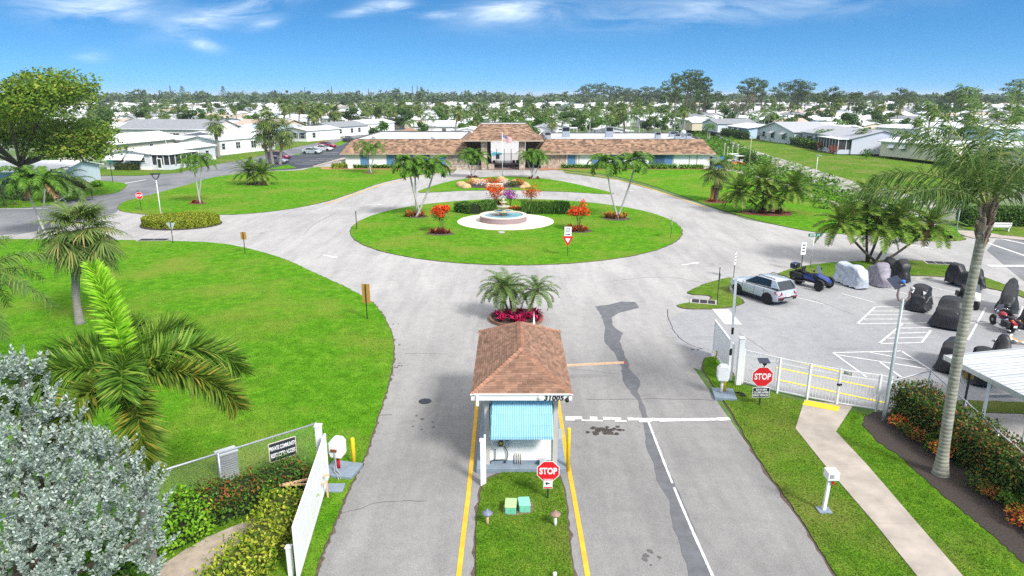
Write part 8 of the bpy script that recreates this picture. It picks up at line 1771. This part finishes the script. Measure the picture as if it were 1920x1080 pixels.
for i in range(420):
    y = 185 + 400 * rnd.random() ** 1.1; x = rnd.uniform(-.78, .78) * y
    if blocked(x, y) or (abs(x) < 48 and y < 200): continue
    kind = rnd.choices(['sabal', 'sabal2', 'queen', 'xmas', 'tree', 'tree2', 'bush'], [4, 2, 3, 3, 4, 5, 3])[0]
    s = rnd.uniform(.65, 1.0); put(kind, x, y, s, None, BZ if x > 84 and y < 200 else 0)
for i in range(80):
    y = rnd.uniform(196, 330); x = rnd.uniform(-62, 58)
    if x < -40 and y < 300: continue
    put(rnd.choice(['sabal', 'sabal2', 'queen', 'queen', 'xmas', 'tree2']), x, y, rnd.uniform(.8, 1.1))
# single-mesh copies for the far rows, too small to show parts
def merged(root):
    b = MB(); ms_ = []
    for c in root.children_recursive:
        if c.type != 'MESH': continue
        M = Matrix()
        q = c
        while q is not root: M = q.matrix_basis @ M; q = q.parent
        off = len(b.v); b.v.extend([tuple(M @ v.co) for v in c.data.vertices])
        for p_ in c.data.polygons:
            mm = c.data.materials[p_.material_index]
            if mm not in ms_: ms_.append(mm)
            b.f.append(tuple(off + i for i in p_.vertices)); b.m.append(ms_.index(mm))
    return b.mesh(root.name.split('.')[0] + '_far', ms_)
FARM = {k: merged(PT[k]) for k in ('sabal', 'sabal2', 'queen', 'tree', 'tree2', 'bush')}
nbt = 0; ftm = MB()
for i in range(520):
    y = 235 + 470 * rnd.random() ** .9; x = rnd.uniform(-.77, .77) * y
    if blocked(x, y): continue
    kind = rnd.choices(['sabal', 'sabal2', 'queen', 'tree', 'tree2', 'bush'], [3, 2, 2, 5, 6, 3])[0]; s = rnd.uniform(.7, 1.1)
    if kind in ('tree', 'tree2'):
        nbt += 1
        if nbt > 118:
            for c in range(3): foliage(ftm, (x + rnd.uniform(-2, 2), y + rnd.uniform(-2, 2), rnd.uniform(2.5, 5.5)), (2.6, 2.6, 2.2), 40, 1.1)
            continue
    o = bpy.data.objects.new(PT[kind].name.split('.')[0], FARM[kind]); COL.objects.link(o); o.location = (x, y, 0); o.rotation_euler.z = rnd.uniform(0, 6.28); o.scale = (s * 1.1, s * 1.1, s)
    side = 'left' if x < -45 else 'right' if x > 60 else 'centre'; band = 'middle' if y < 420 else 'farthest'; tag(o, '%s in the %s rows of homes, %s of the view' % (KN[kind], band, side), 'palm tree' if kind in ('sabal', 'sabal2', 'queen') else 'shrub' if kind == 'bush' else 'tree', '%ss in the %s rows, %s' % (KN[kind], band, side))
o_ = ftm.build('distant_treetops', L_TREE2, None, fix=False); o_['kind'] = 'stuff'; tag(o_, 'scattered dark treetops among the farthest rows of homes', 'trees')
# pines
pn = [pine('slash_pine', 'x', (0, 9000 + k, 0), 20, 5.2 + k * .4, None, 9 + k, 95, 1.1, .58 - .03 * k, (-1) ** k * .8) for k in range(3)]
pf_ = set()
def putpine(u, v, vt, wpx, lab, grp):
    p = G(u, v); h = hgt(u, v, vt); k = rnd.randrange(3); sx = (wpx / 2) / F * p.y / (5.2 + .4 * k) * .95; sc3 = (sx, sx, h / 20)
    if k not in pf_: pf_.add(k); o = pn[k]; o.location = p; o.scale = sc3; o['label'] = lab
    else: o = dup(pn[k], p, rnd.uniform(0, 6), lab, None, sc3)
    o['group'] = grp
G1, G2, G3, G4 = 'tall pines right of the clubhouse', 'distant pine stand behind the clubhouse', 'pines beyond the swale on the right', 'pine tops on the far right skyline'
for u, v, vt, w_ in ((1252, 232, 150, 34), (1264, 235, 140, 44), (1283, 226, 133, 60), (1292, 224, 148, 40), (1301, 222, 134, 46), (1310, 222, 152, 34), (1318, 222, 146, 34)): putpine(u, v, vt, w_, 'tall bare-trunked pine in the tallest group right of the clubhouse', G1)
for u, v, vt, w_ in ((1092, 203, 163, 30), (1103, 202, 158, 32), (1118, 201, 158, 28), (1131, 202, 156, 26), (1142, 203, 162, 34), (1155, 203, 162, 34), (1168, 203, 167, 30), (1190, 203, 168, 34), (1206, 203, 163, 30), (1218, 205, 164, 32), (1232, 205, 166, 28), (1179, 204, 165, 30)): putpine(u, v, vt, w_, 'pine in the dense stand behind the right clubhouse wing', G2)
for u, v, vt, w_ in ((1322, 226, 174, 36), (1340, 224, 172, 34), (1396, 218, 149, 44), (1412, 216, 147, 46), (1425, 218, 152, 34), (1460, 215, 156, 32), (1480, 214, 152, 36), (1495, 214, 150, 46), (1508, 214, 154, 36), (1500, 213, 172, 40), (1534, 218, 174, 34), (1556, 222, 164, 44), (1562, 222, 176, 40), (1590, 220, 174, 38), (1602, 221, 173, 30)): putpine(u, v, vt, w_, 'flat-topped pine beyond the swale, left of the queen palm', G3)
for u, v, vt, w_ in ((1636, 203, 171, 30), (1686, 220, 166, 44), (1700, 215, 172, 34), (1738, 205, 178, 30), (1785, 222, 170, 40), (1798, 222, 164, 50), (1812, 220, 166, 44), (1775, 216, 172, 40), (1905, 215, 150, 70)): putpine(u, v, vt, w_, 'pine standing on the right skyline beyond the rows of homes', G4)
tree('bare_tree', 'leafless grey spreading tree right of the tall pines', G(1392, 228), hz(1392, 228, 180), 10, 8, .25, 16, 40, .9, L_GREY, mat('grey_bark', (.30, .27, .22), .9, .2, 3), .6)
tree('silver_tree', 'silvery grey-green tree behind the right clubhouse wing', G(1062, 218), hz(1062, 218, 193), 6, 6, .15, 14, 90, 1.0, leaf('silver_green_leaf', [(0, (.16, .22, .18)), (1, (.32, .40, .34))], .6, .1))
# conifers on the left skyline
for u, v, vt, w_, lab in ((322, 190, 159, 6, 'thin dark cone-shaped conifer on the left skyline'), (344, 190, 161, 28, 'broad dark conifer on the left skyline'), (420, 189, 161, 26, 'dark pointed conifer right of the broad one on the skyline'), (573, 188, 163, 4, 'first slender spire-like conifer above the clubhouse roof line'), (623, 188, 161, 5, 'second slender spire-like conifer on the skyline'), (692, 188, 166, 5, 'short slender conifer in the middle of the skyline'), (774, 188, 160, 5, 'left of two slender conifers close together on the skyline'), (783, 188, 159, 5, 'right of two slender conifers close together on the skyline'), (749, 188, 163, 4, 'lone slender conifer left of the close pair')):
    p = G(u, v); h = hgt(u, v, vt); t = thing('conifer', lab, 'conifer', p); rr = w_ / 2 / F * p.y; b = MB()
    for k in range(14): q = (k + .5) / 14; foliage(b, (0, 0, h * (.12 + .86 * q)), (rr * (1.05 - q) * rnd.uniform(.8, 1.2) + .3,) * 2 + (h * .05,), 34, 2.2 if w_ > 10 else 1.3, .5)
    b.build('crown', L_TREE2, t, fix=False); b = MB(); b.tube([(0, 0, 0), (0, 0, h * .9)], [.5, .1], 6); b.build('trunk', BARKB, t, True)
# far woodland: one mass
fw = MB()
for i in range(1500):
    y = rnd.uniform(760, 1350) if i % 3 else rnd.uniform(1000, 1900); x = rnd.uniform(-.80, .80) * y; h = rnd.choice([rnd.uniform(7, 12), rnd.uniform(9, 14), rnd.uniform(12, 19)]) * (1.08 if x < 0 else .92); r = rnd.uniform(5, 12)
    for c in range(4): foliage(fw, (x + rnd.uniform(-r, r) * .6, y + rnd.uniform(-r, r) * .5, h * rnd.uniform(.35, .72)), (r * .65, r * .65, h * .3), 16, 4.6, .6)
o_ = fw.build('distant_woodland', leaf('far_woodland_leaf', [(0, (.045, .08, .032)), (.6, (.075, .125, .045)), (1, (.13, .185, .065))], .7, .1, .3, .02), None, fix=False); o_['kind'] = 'stuff'; tag(o_, 'dark green woodland along the horizon', 'woodland')
# power poles
CP_ = mat('pale_concrete_pole', (.58, .54, .50), .8, .08, 2)
for i, (u, v, vt) in enumerate(((179, 190, 176), (224, 193, 174), (254, 196, 174), (297, 191, 174), (319, 192, 175), (342, 190, 178), (360, 187, 175), (378, 191, 176), (397, 191, 176), (461, 190, 176), (467, 190, 177), (555, 193, 172), (778, 193, 178), (895, 190, 181))):
    p = G(u, v); h = max(6, hgt(u, v, vt)); t = thing('power_pole', 'pale concrete power pole on the %s skyline' % ('left' if u < 480 else 'middle'), 'power pole', p, 0, 'power poles on the %s skyline' % ('left' if u < 480 else 'middle')); b = MB(); b.tube([(0, 0, 0), (0, 0, h)], [.42, .28], 6); b.build('pole', CP_, t, True); b = MB(); b.box((0, 0, h - .8), (2.4, .2, .2)); b.build('crossarm', CP_, t)
hm = home
home('house', 'pink tiled house roof far off on the left skyline', (G(168, 190).x, G(168, 190).y), R(10), 30, 18, 4, CREAM, mat('pink_tile_roof', (.45, .28, .24), .9, .1, 1), 'x', 5, 1.)
# ================= sky, sun, camera =================
SUN_EL, SUN_AZ = R(41), R(140)           # azimuth clockwise from +Y
w = bpy.data.worlds.new('World'); SC.world = w; w.use_nodes = True
nt = w.node_tree; L = nt.links; bgn = nt.nodes['Background']
sky = nt.nodes.new('ShaderNodeTexSky'); sky.sky_type = 'NISHITA'; sky.sun_disc = False
sky.sun_elevation = SUN_EL; sky.sun_rotation = SUN_AZ; sky.air_density = 1.0; sky.dust_density = 0.0; sky.ozone_density = 2.5; sky.altitude = 0
vm = nt.nodes.new('ShaderNodeVectorMath'); vm.operation = 'MULTIPLY_ADD'; vm.inputs[1].default_value = (1, 1, 3.0); vm.inputs[2].default_value = (0, 0, .22)
tc0 = nt.nodes.new('ShaderNodeTexCoord'); nrm_ = nt.nodes.new('ShaderNodeVectorMath'); nrm_.operation = 'NORMALIZE'
L.new(tc0.outputs['Generated'], vm.inputs[0]); L.new(vm.outputs[0], nrm_.inputs[0]); L.new(nrm_.outputs[0], sky.inputs['Vector'])
hs = nt.nodes.new('ShaderNodeHueSaturation'); hs.inputs['Saturation'].default_value = 1.18; hs.inputs['Value'].default_value = 1.0
L.new(sky.outputs[0], hs.inputs['Color'])
tint = _mix(nt, hs.outputs[0], (.50, .93, 1.0), 1., 'MULTIPLY')
tc = nt.nodes.new('ShaderNodeTexCoord')
sep = nt.nodes.new('ShaderNodeSeparateXYZ'); L.new(tc.outputs['Generated'], sep.inputs[0])
def mth(op, a, b=None, c=None):
    n = nt.nodes.new('ShaderNodeMath'); n.operation = op
    for i, x in enumerate((a, b, c)):
        if x is None: continue
        if hasattr(x, 'node'): L.new(x, n.inputs[i])
        else: n.inputs[i].default_value = x
    return n.outputs[0]
# thin wisps of cloud: streaky noise inside soft patches given by direction (x/y, z/y)
yy_ = mth('MAXIMUM', sep.outputs['Y'], .05); ppx, ppz = mth('DIVIDE', sep.outputs['X'], yy_), mth('DIVIDE', sep.outputs['Z'], yy_)
cmb = nt.nodes.new('ShaderNodeCombineXYZ'); L.new(ppx, cmb.inputs[0]); L.new(ppz, cmb.inputs[1])
mp = nt.nodes.new('ShaderNodeMapping'); mp.inputs['Rotation'].default_value = (0, 0, R(-14)); mp.inputs['Scale'].default_value = (7, 34, 1); L.new(cmb.outputs[0], mp.inputs['Vector'])
def nz(scale, det, rough, dist, loc):
    n = nt.nodes.new('ShaderNodeTexNoise'); n.inputs['Scale'].default_value = scale; n.inputs['Detail'].default_value = det; n.inputs['Roughness'].default_value = rough; n.inputs['Distortion'].default_value = dist
    m2 = nt.nodes.new('ShaderNodeMapping'); m2.inputs['Location'].default_value = loc; L.new(mp.outputs[0], m2.inputs['Vector']); L.new(m2.outputs[0], n.inputs['Vector']); return n.outputs['Fac']
patch = None
for u, v, wu, wv, tl, amp in ((175, 8, 100, 28, 0, .8), (430, 22, 105, 20, .25, .7), (372, 82, 30, 11, -.2, .8), (728, 10, 36, 9, 0, .8), (950, 22, 75, 17, .05, .85), (1340, 18, 300, 24, .06, .36), (820, 27, 34, 6, 0, .6), (672, 23, 34, 6, .1, .6), (170, 105, 30, 10, 0, .25), (495, 46, 26, 8, .2, .6)):
    yc_ = (540 - v) / F; dy_ = CP + yc_ * SP; ax, az_ = (u - 960) / F / dy_, (-SP + yc_ * CP) / dy_
    dx, dz = mth('SUBTRACT', ppx, ax), mth('SUBTRACT', ppz, az_); dz = mth('MULTIPLY_ADD', dx, -tl, dz)
    q = mth('ADD', mth('POWER', mth('ABSOLUTE', mth('MULTIPLY', dx, F / wu)), 2.), mth('POWER', mth('ABSOLUTE', mth('MULTIPLY', dz, F / wv)), 2.))
    g = mth('MULTIPLY', mth('POWER', 2.718, mth('MULTIPLY', q, -1.)), amp); patch = g if patch is None else mth('ADD', patch, g)
c1 = _ramp(nt, nz(1.0, 9, .62, .6, (3.1, 1.7, 0)), [(.36, (0, 0, 0)), (.70, (1, 1, 1))])
clf = mth('MINIMUM', mth('MULTIPLY', mth('MULTIPLY', patch, c1), 1.15), .85)
tint = _mix(nt, tint, (1.55, 2.85, 3.95), mth('MULTIPLY', mth('POWER', 2.718, mth('MULTIPLY', sep.outputs['Z'], -22.)), .6))
skyc = _mix(nt, tint, (5.6, 6.2, 6.6), clf)
# broken bright cloud added overhead, unseen, as soft neutral fill light
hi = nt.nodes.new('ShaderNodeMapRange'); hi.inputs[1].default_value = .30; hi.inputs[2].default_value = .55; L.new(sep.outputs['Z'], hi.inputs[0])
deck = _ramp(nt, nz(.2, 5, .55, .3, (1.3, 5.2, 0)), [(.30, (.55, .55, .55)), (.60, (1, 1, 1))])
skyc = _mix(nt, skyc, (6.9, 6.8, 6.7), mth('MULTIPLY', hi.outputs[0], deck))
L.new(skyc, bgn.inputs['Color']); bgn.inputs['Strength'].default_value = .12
sl = bpy.data.lights.new('sun', 'SUN'); sl.energy = 2.75; sl.angle = R(13); sl.color = (1, .965, .91)
so = bpy.data.objects.new('sun', sl); COL.objects.link(so)
sd = Vector((math.sin(SUN_AZ) * math.cos(SUN_EL), math.cos(SUN_AZ) * math.cos(SUN_EL), math.sin(SUN_EL)))
so.rotation_euler = sd.to_track_quat('Z', 'Y').to_euler(); so.location = (40, -40, 80)
hb = MB(); hb.box((0, 4350, 14.5), (9900, 9200, 31)); hz_ = hb.build('haze', [], None); hz_['kind'] = 'stuff'; tag(hz_, 'thin pale haze over the far homes and woodland', 'haze')
hm_ = bpy.data.materials.new('haze'); hm_.use_nodes = True; hn = hm_.node_tree; hn.nodes.remove(hn.nodes['Principled BSDF']); pv = hn.nodes.new('ShaderNodeVolumePrincipled')
pv.inputs['Color'].default_value = (.82, .90, 1, 1); pv.inputs['Density'].default_value = .00013; hn.links.new(pv.outputs[0], hn.nodes['Material Output'].inputs['Volume']); hz_.data.materials.append(hm_)
cd = bpy.data.cameras.new('camera'); cd.sensor_width = 36; cd.lens = 36 * F / 1920; cd.clip_end = 20000; cd.clip_start = .3
co = bpy.data.objects.new('camera', cd); COL.objects.link(co)
co.location = (0, 0, H); co.rotation_euler = (PI / 2 - PITCH, 0, 0); SC.camera = co
SC.view_settings.view_transform = 'Standard'; SC.view_settings.look = 'None'; SC.view_settings.exposure = 0.92; SC.view_settings.gamma = 1
SC.cycles.max_bounces = 6; SC.cycles.transparent_max_bounces = 8
SC.cycles.use_denoising = False
bpy.context.view_layer.update()
